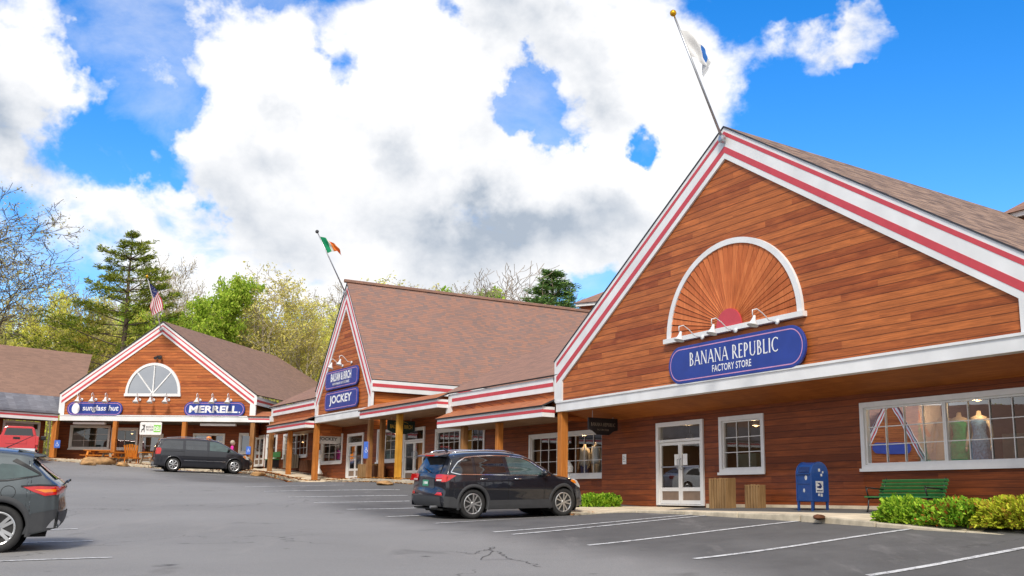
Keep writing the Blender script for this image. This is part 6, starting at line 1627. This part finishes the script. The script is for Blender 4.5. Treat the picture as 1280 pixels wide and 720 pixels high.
for nm, mat, pts in (('hair','p_orange',[(-.28,1.28),(-.1,1.34),(.02,1.2),(.06,.95),(-.05,.9),(-.2,1.0),(-.36,.98)]),('figure','skin',[(-.14,1.2),(-.04,1.2),(.02,1.0),(.2,.82),(.3,.66),(.24,.62),(.1,.75),(.0,.8),(-.2,.85),(-.2,1.0)]),('dress','dress_emerald',[(-.2,.95),(.02,.95),(.08,.6),(.3,.02),(-.3,.02),(-.2,.5)])):
    m = MB(); m.xz(pts, {'hair':-.006,'figure':-.009,'dress':-.012}[nm], -.001)
    if 'p_orange' not in M: M['p_orange'] = plain('print_orange', (.75,.18,.03,1), .6); M['dress_emerald'] = plain('print_green', (.04,.38,.22,1), .6)
    m.build(nm+'_print', M[mat], ps)
t = FW.hitx(731, 1.5, 1.9); mannequin('mannequin in grey top and blue jeans behind the striped-wing window', FW, t, 1.9, .35, 'jeans', 0, False, 'grey_top')
t = FW.hitx(745, 1.5, 2.0); mannequin('pale mannequin at the right end of the striped-wing window', FW, t, 2.0, .4, 'dress_cream', 0, False, 'p_white')
# warm spots inside the shops
for fr, px, z, q, lab in ((FB,1136,2.2,2.2,'warm ceiling spot lamp over the poster in the large window'),(FB,1222,2.2,1.75,'warm ceiling spot lamp over the dressed mannequins'),(FB,945,2.12,2.3,'warm ceiling spot lamp in the three-pane window'),(FB,862,2.0,3.2,'warm lamp deep behind the glass shop door'),(FW,731,2.22,1.8,'warm spot lamp over the jeans mannequin'),
                      (FW,496,2.95,2.0,'warm lamp shade in the window next to the yellow post'),(FW,449,2.3,2.6,'warm lamp behind the steep-gable door'),(FW,379,3.1,2.2,'warm lamp in the far wing window'),(FC,165,3.75,3.0,'yellow pendant lamp in the deli window')):
    t = fr.hitx(px, z, q); o = thing('spot_lamp', lab, 'lamp', fr.w(t,q,z), fr.a, 'warm lamps inside the shops')
    m = MB(); m.lathe([(.04,.14),(.06,.12),(.1,.0),(.095,.0)], 14); m.tube([(0,0,.14),(0,0,.4)], .008, 5); m.build('lamp_shade', M['lamp'], o)
    m = MB(); m.ball((0,0,.02), .07, 12, (1,1,.8)); m.build('bulb', M['bulb'], o, smooth=True)
    ld = bpy.data.lights.new('lamp_light', 'POINT'); ld.energy = 6.5; ld.color = (1,.62,.32); ld.shadow_soft_size = .06; lo_ = bpy.data.objects.new('lamp_light', ld); COL.objects.link(lo_); lo_.parent = o; lo_.location = (0,-.05,-.12)
# ================================================================== hill and trees
from mathutils import noise as mnoise
def hill_z(x, y):
    k = max(0, y-74+.12*max(0, x)+.0*x); 
    z = 1.9 + .12*k + .0008*k*k*(k < 120) + (11.5 if k >= 120 else 0)*0
    if k > 110: z = 1.9+.12*110+.0008*110*110+(k-110)*.05
    return z + (1.2*mnoise.noise(Vector((x*.03,y*.03,0))) if k > 0 else 0)
xs = np.linspace(-190, 150, 70); ys = np.r_[np.linspace(73, 200, 40), 260, 400]
me = bpy.data.meshes.new('hill'); nx, ny = len(xs), len(ys)
me.from_pydata([(x, y, hill_z(x,y)) for y in ys for x in xs], [], [(j*nx+i,j*nx+i+1,(j+1)*nx+i+1,(j+1)*nx+i) for j in range(ny-1) for i in range(nx-1)])
def hillmat():
    t = NT('forest_floor'); c = t.coord(); a = t.noise(c, .5, 6, .7); b = t.noise(c, 3, 5)
    k = t.ramp(a, [(.3,(.26,.2,.09,1)),(.55,(.32,.3,.1,1)),(.75,(.26,.3,.08,1))]); k = t.mix(t.math('MULTIPLY', b, .5), k, (.05,.05,.02,1)); t.base(k); t.set(Roughness=1); return t.mat
me.materials.append(hillmat())
for p in me.polygons: p.use_smooth = True
o = bpy.data.objects.new('hill', me); COL.objects.link(o); tag(o, kind='structure')

def bark(name, c):
    return plain(name, c, .9, var=.35, scale=5)
M['bark'] = bark('bark_grey', srgb(150,134,116)); M['bark_dk'] = bark('bark_dark', srgb(100,86,74)); M['bark_pale'] = bark('bark_pale', srgb(180,168,150))
LEAF = {
 'spring': leafmat('leaf_spring', [srgb(206,208,80),srgb(226,220,98),srgb(240,230,130),srgb(180,192,74)], .4),
 'green': leafmat('leaf_fresh_green', [srgb(146,178,60),srgb(180,200,80),srgb(122,156,52),srgb(200,208,100)], .4),
 'olive': leafmat('leaf_olive', [srgb(210,204,112),srgb(228,216,130),srgb(186,186,96)], .4),
 'bud': leafmat('leaf_bud', [srgb(170,160,110),srgb(190,176,120),srgb(140,136,84)], .35),
 'pine': leafmat('needle_pine', [srgb(86,116,44),srgb(124,146,54),srgb(160,168,70),srgb(62,90,40)], .15),
 'fir': leafmat('needle_fir', [srgb(76,116,76),srgb(106,148,84),srgb(140,172,92),srgb(62,98,68)], .15)}

def deciduous(seed, H=1.0, spread=.45, levels=4, leaf=None, nleaf=6, lsize=.012, trunk_h=.3, r0=.018, kids=(7,5,4,3), up=.25, lean=0, minr=.0011):
    """unit-height tree: returns (limb mesh builder, leaf mesh builder)"""
    rn = random.Random(seed); tr = MB(); lf = MB()
    def leafs(p, n, s):
        for _ in range(n):
            c = p+Vector((rn.gauss(0,s),rn.gauss(0,s),rn.gauss(0,s*.8))); z = lsize*rn.uniform(.6,1.5)
            u = Vector((rn.gauss(0,1),rn.gauss(0,1),rn.gauss(0,1))).normalized(); v = u.cross(Vector((rn.gauss(0,1),rn.gauss(0,1),rn.gauss(0,1)))).normalized()
            lf.quad(c-u*z, c+v*z*.6, c+u*z, c-v*z*.6)
    def branch(p, d, L, r, lev):
        n = 5 if lev < 2 else 3; pts = [p]; dd = d.copy(); rad = [r]
        for i in range(n):
            dd = (dd+Vector((rn.gauss(0,.16),rn.gauss(0,.16),rn.gauss(0,.08)+up*.25*(lev > 0)))).normalized(); pts.append(pts[-1]+dd*L/n); rad.append(max(minr, r*(1-.72*(i+1)/n)))
        tr.tube(pts, rad, 7 if lev == 0 else (5 if lev == 1 else 3), cap=False)
        if lev >= levels:
            if leaf: leafs(pts[-1], nleaf, .014); leafs(pts[1], nleaf//2, .014)
            return
        k = kids[lev]
        for j in range(k):
            f = (.32 if lev == 0 else .2)+(.98-(.32 if lev == 0 else .2))*(j+rn.random()*.8)/k
            if lev == 0: f = max(f, trunk_h)
            i = min(n-1, int(f*n)); b = pts[i].lerp(pts[i+1], f*n-i); ax_ = (pts[i+1]-pts[i]).normalized()
            az = j*2.4+rn.random()*1.2; pr = ax_.orthogonal().normalized(); pr = Matrix.Rotation(az, 3, ax_) @ pr
            an = R(rn.uniform(32,62))*(1.05-.35*f if lev == 0 else 1); nd = (ax_*math.cos(an)+pr*math.sin(an)).normalized()
            l2 = L*spread*rn.uniform(.75,1.25)*((1.25-.75*f) if lev == 0 else 1.0)*(1 if lev == 0 else 1.25)
            branch(b, nd, l2, max(minr, rad[i]*.55), lev+1)
        if leaf and lev >= levels-1: leafs(pts[-1], nleaf, .016)
    branch(Vector((0,0,-.02)), Vector((lean,0,1)).normalized(), .92, r0, 0)
    return tr, lf
def pine_tree(seed, open_=True, whorls=15, width=.36, start=.28, needle='pine'):
    rn = random.Random(seed); tr = MB(); lf = MB()
    pts = [Vector((rn.gauss(0,.003),rn.gauss(0,.003),z)) for z in (-.02,.2,.4,.6,.8,1.0)]; tr.tube(pts, [.016,.014,.011,.008,.005,.001], 7)
    for w in range(whorls):
        f = w/(whorls-1); z = start+(.985-start)*f
        wv = rn.uniform(.65,1.2) if open_ else rn.uniform(.85,1.1)
        L0 = width*((1-f)**.7*wv if open_ else (1-f)**.9*wv)+.02
        nb = rn.randint(4,6) if open_ else 6; a0 = rn.random()*6
        for k in range(nb):
            if open_ and rn.random() < .12: continue
            a = a0+2*PI*k/nb+rn.uniform(-.3,.3); L = L0*rn.uniform(.55,1.2); d = Vector((math.cos(a),math.sin(a),rn.uniform(-.02,.22) if open_ else rn.uniform(-.05,.15)+.35*f))
            p0 = Vector((0,0,z+rn.uniform(-.012,.012))); P = [p0+d*L*t+Vector((0,0,.12*L*t*t)) for t in (0,.4,.75,1)]
            tr.tube(P, [.0035,.0025,.0015,.0008], 3, cap=False)
            for q in range(int(135*L/width)+16):
                t = rn.uniform(.2 if open_ else .1,1.08)**(.6); sp = .17*L*(1.15-.5*t)+.006
                c = p0+d*L*t+Vector((0,0,.12*L*t*t))+Vector((-math.sin(a),math.cos(a),0))*rn.gauss(0,sp)+Vector((0,0,rn.uniform(-.003,.012)))
                for _ in range(5):
                    n_ = Vector((rn.gauss(0,.6)+d.x*.5,rn.gauss(0,.6)+d.y*.5,rn.uniform(-.1,.9))).normalized()*rn.uniform(.008,.015); s_ = n_.cross(Vector((rn.gauss(0,1),rn.gauss(0,1),rn.gauss(0,1)))).normalized()*.0016
                    cc_ = c+Vector((rn.gauss(0,.004),)*3); lf.quad(cc_-s_, cc_+s_, cc_+n_+s_*.5, cc_+n_-s_*.5)
    return tr, lf
PROTO = {}
def proto(kind, seed):
    key = (kind, seed)
    if key in PROTO: return PROTO[key]
    if kind == 'bare_big': tr, lf = deciduous(seed, levels=5, leaf=True, nleaf=3, lsize=.0036, spread=.47, kids=(8,5,5,4,3), trunk_h=.2, r0=.032, up=.22, minr=.0009); mats = ('bark_dk','bud')
    elif kind == 'bare': tr, lf = deciduous(seed, levels=4, leaf=True, nleaf=2, lsize=.004, spread=.4, kids=(9,6,4,3), trunk_h=.3, r0=.014, up=.55, minr=.0012); mats = ('bark','bud')
    elif kind == 'twiggy': tr, lf = deciduous(seed, levels=4, leaf=None, spread=.44, kids=(16,8,5,3), trunk_h=.16, r0=.014, up=.75, minr=.0011); mats = ('bark','bud')
    elif kind == 'budding': tr, lf = deciduous(seed, levels=4, leaf=True, nleaf=4, lsize=.0066, spread=.42, kids=(9,6,4,3), trunk_h=.38, r0=.015, up=.4); mats = ('bark_pale','olive')
    elif kind == 'green': tr, lf = deciduous(seed, levels=4, leaf=True, nleaf=15, lsize=.0075, spread=.36, kids=(10,6,4,3), trunk_h=.25, r0=.015, up=.4); mats = ('bark','green')
    elif kind == 'spring': tr, lf = deciduous(seed, levels=3, leaf=True, nleaf=7, lsize=.0075, spread=.36, kids=(12,7,5), trunk_h=.12, r0=.011, up=.4); mats = ('bark','spring')
    elif kind == 'yellow': tr, lf = deciduous(seed, levels=3, leaf=True, nleaf=5, lsize=.0075, spread=.38, kids=(12,7,5), trunk_h=.12, r0=.010, up=.35); mats = ('bark_dk','olive')
    elif kind == 'pine': tr, lf = pine_tree(seed); mats = ('bark_dk','pine')
    elif kind == 'fir': tr, lf = pine_tree(seed, False, 19, .27, .12); mats = ('bark_dk','fir')
    if kind not in ('bare_big','pine','fir'):
        q_ = lf.v if lf.v else tr.v; zt_ = max(v[2] for v in q_); hi_ = [v for v in q_ if v[2] > zt_*.45]
        cx_ = sum(v[0] for v in hi_)/len(hi_); cy_ = sum(v[1] for v in hi_)/len(hi_)
        for m_ in (tr, lf): m_.v = [(v[0]-cx_*min(1,v[2]/zt_*1.5), v[1]-cy_*min(1,v[2]/zt_*1.5), v[2]) for v in m_.v]
    zm = max(v[2] for v in (tr.v+lf.v))
    for q_ in (tr, lf): q_.v = [(v[0]/zm, v[1]/zm, v[2]/zm) for v in q_.v]
    o = thing('proto', 'x', 'tree')
    tr.build('trunk', M[mats[0]], o, smooth=True)
    if lf.v: lf.build('crown', LEAF[mats[1]], o)
    PROTO[key] = [o, 0]; return PROTO[key]
LAB = {'bare_big':('bare_tree','big bare spreading tree'),'bare':('bare_tree','slender bare tree with first buds'),'twiggy':('bare_tree','bare twiggy grey tree'),'budding':('budding_tree','tall budding olive tree'),'green':('leafy_tree','fresh green leafy tree'),'spring':('leafy_tree','yellow-green spring tree'),'yellow':('leafy_tree','olive-yellow spring tree'),'pine':('pine_tree','dark green pine with layered open boughs'),'fir':('conifer','dense dark green conifer')}
def tree(kind, seed, px, ytop, Y, label=None, group=None, wide=1.0, rz=None):
    pr = proto(kind, seed); top = at_depth(px, ytop, Y); zb = hill_z(top.x, Y) if Y > 74 else gnd(top.x, Y)-.1
    h = top.z-zb; rz = random.uniform(0,6.28) if rz is None else rz
    nm, lb = LAB[kind]
    if pr[1] == 0: o = pr[0]; o.name = nm
    else: o = dup(pr[0])
    pr[1] += 1
    o.location = (top.x, Y, zb); o.rotation_euler = (0,0,rz); o.scale = (h*wide, h*wide, h)
    o['label'] = label or lb; o['category'] = 'tree'
    if group: o['group'] = group
    elif 'group' in o: del o['group']
    return o
tree('bare_big', 11, 34, 214, 76, 'big bare spreading tree at the left picture edge above the red pickup', None, 1.55, 1.1)
tree('pine', 3, 166, 288, 82, 'dark green pine with layered open boughs behind the far gable flag', None, 1.2)
tree('green', 5, 273, 340, 80, 'fresh green leafy tree above the right slope of the far gable', None, .8)
tree('budding', 9, 338, 323, 82, 'tall budding tree with a rounded crown midway between far and steep gables', None, 1.2)
tree('budding', 10, 384, 345, 84, 'budding tree just right of the tall rounded one', None, 1.0)
tree('bare', 21, 214, 318, 104, 'slender bare tree right of the dark pine', None, .9); tree('bare', 22, 226, 334, 100, 'thin bare tree left of the fresh green tree', None, .8)
tree('bare', 23, 120, 338, 100, 'pale bare tree left of the dark pine', None, 1.0)
tree('bare', 21, 190, 330, 110, 'slim bare tree directly behind the US flag', None, .9)
tree('bare', 22, 412, 345, 104, 'bare tree left of the steep gable peak', None, .9)
tree('twiggy', 31, 628, 328, 74.5, 'bare twiggy grey tree left of the dark conifer above the long roof', None, 1.35)
tree('fir', 41, 691, 336, 70, 'dense dark green conifer above the long roof near the wide gable', None, 1.95)
tree('green', 5, 562, 352, 80, 'small green leafy top showing over the middle of the long roof', None, 1.3)
for k, (x, y) in enumerate(((474,344),(494,350),(520,352),(540,356),(600,366),(590,352))): tree('bare' if k % 2 else 'budding', 21 if k % 2 else 9, x, y, 86+k*2, 'thin treetop showing over the long roof right of the steep gable', 'thin treetops over the long roof', 1.5)
for k, (x, y) in enumerate(((724,372),(738,366),(712,378))): tree('bare', 22, x, y, 84+k*2, 'thin bare treetop between the conifer and the wide gable', 'thin bare treetops beside the conifer', 1.3)
rn = random.Random(99); SPR = ['spring','yellow','spring','green','budding']
xs_ = np.linspace(-95, 455, 50); n_ = 0
for k, x in enumerate(xs_):
    kd = SPR[int(rn.random()*4.99)] if k % 4 else 'spring'
    yt = 384+rn.uniform(-26,26)-(8 if x < 90 else 0)
    tree(kd, {'spring':(51,52,53)[k % 3],'yellow':(61,62)[k % 2],'green':5,'budding':(9,10)[k % 2]}[kd], x+rn.uniform(-8,8), yt, rn.uniform(80,118), {'spring':'yellow-green spring tree in the woods behind the far shops','yellow':'olive-yellow spring tree in the woods behind the far shops','green':'fresh green tree in the woods behind the far shops','budding':'pale budding tree in the woods behind the far shops'}[kd], {'spring':'yellow-green trees of the woods','yellow':'olive trees of the woods','green':'green trees of the woods','budding':'budding trees of the woods'}[kd], rn.uniform(.7,1.05))
# trees beyond the opposite shops, for the windows to mirror
for k in range(9): 
    pr = proto('spring', (51,52,53)[k % 3]); o = dup(pr[0]); o.location = (-88-rn.random()*8, -5+k*9, -1); h = rn.uniform(9,15); o.scale = (h*1.2,h*1.2,h); o.rotation_euler = (0,0,rn.random()*6)
    o['label'] = 'yellow-green tree beyond the shops on the other side of the car park'; o['category'] = 'tree'; o['group'] = 'trees across the car park'
# far wood as one mass: low leaf clumps over the hillside
m = MB(); rn = random.Random(5)
for i in range(26000):
    y = 82+rn.random()**.8*70; x = -.62*y+rn.random()*(.62*y+.02*y+8)*1.0
    z = hill_z(x,y)+rn.random()**1.6*(2.2+.05*(y-80)); s_ = rn.uniform(.1,.28); c = Vector((x,y,z))
    u = Vector((rn.gauss(0,1),rn.gauss(0,1),rn.gauss(0,1))).normalized()*s_; v = u.cross(Vector((rn.gauss(0,1),rn.gauss(0,1),rn.gauss(0,1)))).normalized()*s_*.7
    m.quad(c-u, c+v, c+u, c-v)
tag(m.build('undergrowth', LEAF['spring']), kind='stuff')
m = MB()
for i in range(420):
    y = 80+rn.random()*60; x = -.6*y+rn.random()*(.62*y+4); h = rn.uniform(3,8); z = hill_z(x,y); l = Vector((rn.gauss(0,.25),rn.gauss(0,.25),h))
    m.tube([(x,y,z-.2), Vector((x,y,z))+l*.5+Vector((rn.gauss(0,.08),0,0)), Vector((x,y,z))+l], [.07,.05,.015], 4, cap=False)
tag(m.build('saplings', M['bark']), kind='stuff')

# ================================================================== sky and sun
W_ = bpy.data.worlds.new('World'); S.world = W_; W_.use_nodes = True
nt = W_.node_tree; N_ = nt.nodes; Lk = nt.links; N_.clear()
SUN_EL, SUN_AZ = R(44), R(188)          # azimuth clockwise from +Y: behind the camera, a little to its right
sky = N_.new('ShaderNodeTexSky'); sky.sky_type = 'NISHITA'; sky.sun_disc = False; sky.sun_elevation = SUN_EL; sky.sun_rotation = SUN_AZ; sky.altitude = 200; sky.air_density = 1.0; sky.dust_density = .4; sky.ozone_density = 2.2
def nd(t, **kw):
    n = N_.new(t)
    for k, v in kw.items(): setattr(n, k, v)
    return n
def mth(op, a, b=None, clamp=False):
    n = nd('ShaderNodeMath', operation=op, use_clamp=clamp)
    for i, v in enumerate((a, b)):
        if v is None: continue
        if isinstance(v, (int,float)): n.inputs[i].default_value = v
        else: Lk.new(v, n.inputs[i])
    return n.outputs[0]
tc = nd('ShaderNodeTexCoord'); DIR = tc.outputs['Generated']
def mixc(f, a, b, mode='MIX'):
    n = nd('ShaderNodeMix', data_type='RGBA', blend_type=mode)
    for s_, v in ((n.inputs['Factor'],f),(n.inputs['A'],a),(n.inputs['B'],b)):
        if isinstance(v, (int,float,tuple)): s_.default_value = v
        else: Lk.new(v, s_)
    return n.outputs['Result']
# clouds live on a flat layer overhead: direction / height
sep = nd('ShaderNodeSeparateXYZ'); Lk.new(DIR, sep.inputs[0])
zz = mth('ADD', mth('MAXIMUM', sep.outputs[2], 0.0), .22)
cmb = nd('ShaderNodeCombineXYZ'); Lk.new(mth('DIVIDE', sep.outputs[0], zz), cmb.inputs[0]); Lk.new(mth('DIVIDE', sep.outputs[1], zz), cmb.inputs[1])
def noise(vec, sc, det, ro=.55, dist=0, off=(0,0,0)):
    mp = nd('ShaderNodeMapping'); mp.inputs['Location'].default_value = off; Lk.new(vec, mp.inputs[0])
    n = nd('ShaderNodeTexNoise'); n.inputs['Scale'].default_value = sc; n.inputs['Detail'].default_value = det; n.inputs['Roughness'].default_value = ro; n.inputs['Distortion'].default_value = dist
    Lk.new(mp.outputs[0], n.inputs['Vector']); return n.outputs['Fac']
_wn = nd('ShaderNodeTexNoise'); _wn.inputs['Scale'].default_value = 7.5; _wn.inputs['Detail'].default_value = 6; _wn.inputs['Roughness'].default_value = .6; Lk.new(DIR, _wn.inputs['Vector'])
_ws = nd('ShaderNodeVectorMath', operation='MULTIPLY_ADD'); Lk.new(_wn.outputs['Color'], _ws.inputs[0]); _ws.inputs[1].default_value = (.2,.2,.2); _ws.inputs[2].default_value = (-.1,-.1,-.1)
_wa = nd('ShaderNodeVectorMath', operation='ADD'); Lk.new(DIR, _wa.inputs[0]); Lk.new(_ws.outputs[0], _wa.inputs[1])
_wz = nd('ShaderNodeVectorMath', operation='NORMALIZE'); Lk.new(_wa.outputs[0], _wz.inputs[0]); WARP = _wz.outputs[0]
def blob(px, py, rad, amp):          # a soft patch of the sky around a direction; rad in degrees
    d = ray(px, py).normalized(); n = nd('ShaderNodeVectorMath', operation='DOT_PRODUCT'); Lk.new(WARP, n.inputs[0]); n.inputs[1].default_value = d
    k = 1/(1-math.cos(R(rad)))
    return mth('MULTIPLY', mth('EXPONENT', mth('MULTIPLY', mth('SUBTRACT', n.outputs['Value'], 1.0), k)), amp)
def total(L):
    a = L[0]
    for b in L[1:]: a = mth('ADD', a, b)
    return a
DENS = [blob(*b) for b in ((30,70,4.2,.55),(70,110,3,.3),(300,150,5,.5),(255,95,2.6,.6),(285,45,2.0,.4),(335,15,2.2,.45),(595,265,3.2,1.3),(625,300,3,.8),(705,290,3,.8),(420,180,6,.5),(560,200,6,.5),(700,240,5,.5),(800,230,3.2,.55),(650,40,4,.55),(800,60,5,.55),(900,70,4.5,.55),(950,110,2.6,.35),(1085,25,2.4,1.5),(1050,55,1.8,1.0),(1010,75,1.6,.6),
    (120,290,4.5,.6),(250,300,5,.55),(400,320,6,.6),(600,330,6,.5),(570,285,4,.6),(680,285,4,.6),(40,240,3,.4),(690,300,4,.4),(330,60,2.0,.18),(480,50,3,.25),(1190,232,1.3,.62),(1258,226,1.4,.68),(1150,240,1.5,.5),(740,340,3,.4))]
HOLE = [blob(*b) for b in ((1180,130,8,-.75),(1280,60,7,-.6),(1100,200,4,-.5),(1020,190,2.2,-.3),(960,10,2,-.3),(150,160,1.7,-.5),(180,195,1.7,-.5),(110,190,1.6,-.3),(205,215,1.2,-.3),(185,38,1.1,-.4),(100,12,1.5,-.5),(205,15,.9,-.3),(135,75,1.0,-.35),(120,50,1.0,-.3),(240,240,.8,-.4),(395,38,1.3,-.42),(385,75,1.0,-.3),(200,60,.9,-.25),
    (690,125,1.5,-.6),(770,172,1.6,-.5),(660,105,1.2,-.35),(640,95,1.4,-.3),(780,180,1.2,-.45),(560,40,1.2,-.35),(790,170,1.6,-.3),(330,125,1.0,-.15),(660,150,1.0,-.2))]
def scaled(f):
    n = nd('ShaderNodeVectorMath', operation='SCALE'); Lk.new(cmb.outputs[0], n.inputs[0]); n.inputs['Scale'].default_value = f; return n.outputs[0]
def shape(vec):
    fb = noise(vec, 4.2, 10, .54, .15, (3.1,1.7,0)); fs = noise(vec, 14, 8, .58, .25, (0,4,0))
    return mth('ADD', mth('MULTIPLY', mth('SUBTRACT', fb, .5), 2.6), mth('MULTIPLY', mth('SUBTRACT', fs, .5), .95))
def dirv(up):
    a_ = nd('ShaderNodeVectorMath', operation='ADD'); Lk.new(DIR, a_.inputs[0]); a_.inputs[1].default_value = (0,0,up)
    b_ = nd('ShaderNodeVectorMath', operation='MULTIPLY'); Lk.new(a_.outputs[0], b_.inputs[0]); b_.inputs[1].default_value = (1,1,1.35); return b_.outputs[0]
D0 = dirv(0)
base = shape(D0); above = shape(dirv(.035))
place = mth('ADD', mth('MINIMUM', mth('MULTIPLY', total(DENS), .5), .85), mth('MULTIPLY', total(HOLE), .85))
dens = mth('ADD', mth('ADD', base, mth('ADD', .16, mth('MULTIPLY', mth('MAXIMUM', mth('SUBTRACT', .35, sep.outputs[1]), 0.0), .7))), place)  # extra unseen cloud behind the camera, added to whiten the ambient light
ramp = nd('ShaderNodeValToRGB'); ramp.color_ramp.interpolation = 'EASE'; ramp.color_ramp.elements[0].position = .13; ramp.color_ramp.elements[1].position = .5
ramp.color_ramp.elements[0].color = (0,0,0,1); ramp.color_ramp.elements[1].color = (1,1,1,1); Lk.new(dens, ramp.inputs[0])
veil = mth('MULTIPLY', mth('ADD', mth('SUBTRACT', noise(D0, 9, 9, .6, .3, (11,3,0)), .46), mth('MULTIPLY', total([blob(1180,130,9,-.8),blob(250,120,9,.08),blob(680,130,5,.16)]), 1.0)), 1.9, True)
mask = mth('MAXIMUM', ramp.outputs[0], mth('MULTIPLY', veil, .75), True)
under = mth('MULTIPLY', mth('SUBTRACT', above, base), .85)
# grey undersides
GREY = [blob(*b) for b in ((560,285,1.8,.5),(610,292,1.8,.6),(665,288,1.8,.6),(720,280,1.8,.5),(500,270,1.6,.4),(770,265,1.6,.4),(30,165,2.4,.7),(70,180,1.6,.4),(490,185,1.8,.5),(460,180,1.2,.3),(690,85,2.6,.6),(740,75,2.2,.45),(320,150,1.6,.3),(330,130,1.2,.3),(590,30,2.4,.35),(300,240,2.6,.4),(640,335,3,.6),(720,330,2.5,.5),(380,345,2.5,.25),(560,340,2.5,.5),(620,60,2.0,.4),(1100,45,1.5,.2),(910,130,1.6,.2))]
gn = noise(D0, 5, 7, .55, .3, (7.3,2.2,0)); gn2 = noise(D0, 16, 6, .6, .2, (1.2,9,0))
gy = mth('MULTIPLY', mth('ADD', mth('MULTIPLY', total(GREY), .85), mth('ADD', under, mth('MULTIPLY', mth('SUBTRACT', gn, .53), 1.5))), mth('ADD', .3, mth('MULTIPLY', gn2, 1.2)), True)
STR = .1
EXP = 1.15
WHITE = 1/STR/2**EXP
cl = mixc(gy, (WHITE*1.08,WHITE*1.08,WHITE*1.09,1), (WHITE*.46,WHITE*.53,WHITE*.63,1))
hs = nd('ShaderNodeHueSaturation'); hs.inputs['Saturation'].default_value = 1.45; hs.inputs['Value'].default_value = 1.06; hs.inputs['Hue'].default_value = .508; Lk.new(sky.outputs[0], hs.inputs['Color'])
skc = mixc(1.0, hs.outputs[0], (1.0,1.0,1.0,1), 'MULTIPLY')
SKYMIX = skc
col = mixc(mask, skc, cl)
bg = nd('ShaderNodeBackground'); bg.inputs['Strength'].default_value = STR; Lk.new(col, bg.inputs[0]); out = nd('ShaderNodeOutputWorld'); Lk.new(bg.outputs[0], out.inputs[0])
sl_d = bpy.data.lights.new('sun', 'SUN'); sl_o = bpy.data.objects.new('sun', sl_d); COL.objects.link(sl_o)
sl_d.energy = 1.5; sl_d.angle = R(12); sl_d.color = (1,.93,.82)
sdir = Vector((math.sin(SUN_AZ)*math.cos(SUN_EL), math.cos(SUN_AZ)*math.cos(SUN_EL), math.sin(SUN_EL)))
sl_o.rotation_euler = sdir.to_track_quat('Z', 'Y').to_euler()
S.view_settings.view_transform = 'Standard'; S.view_settings.look = 'None'; S.view_settings.exposure = EXP; S.view_settings.gamma = 1
S.render.engine = 'CYCLES'; S.cycles.use_denoising = True; S.cycles.max_bounces = 6; S.cycles.transparent_max_bounces = 12; S.cycles.caustics_reflective = False; S.cycles.caustics_refractive = False
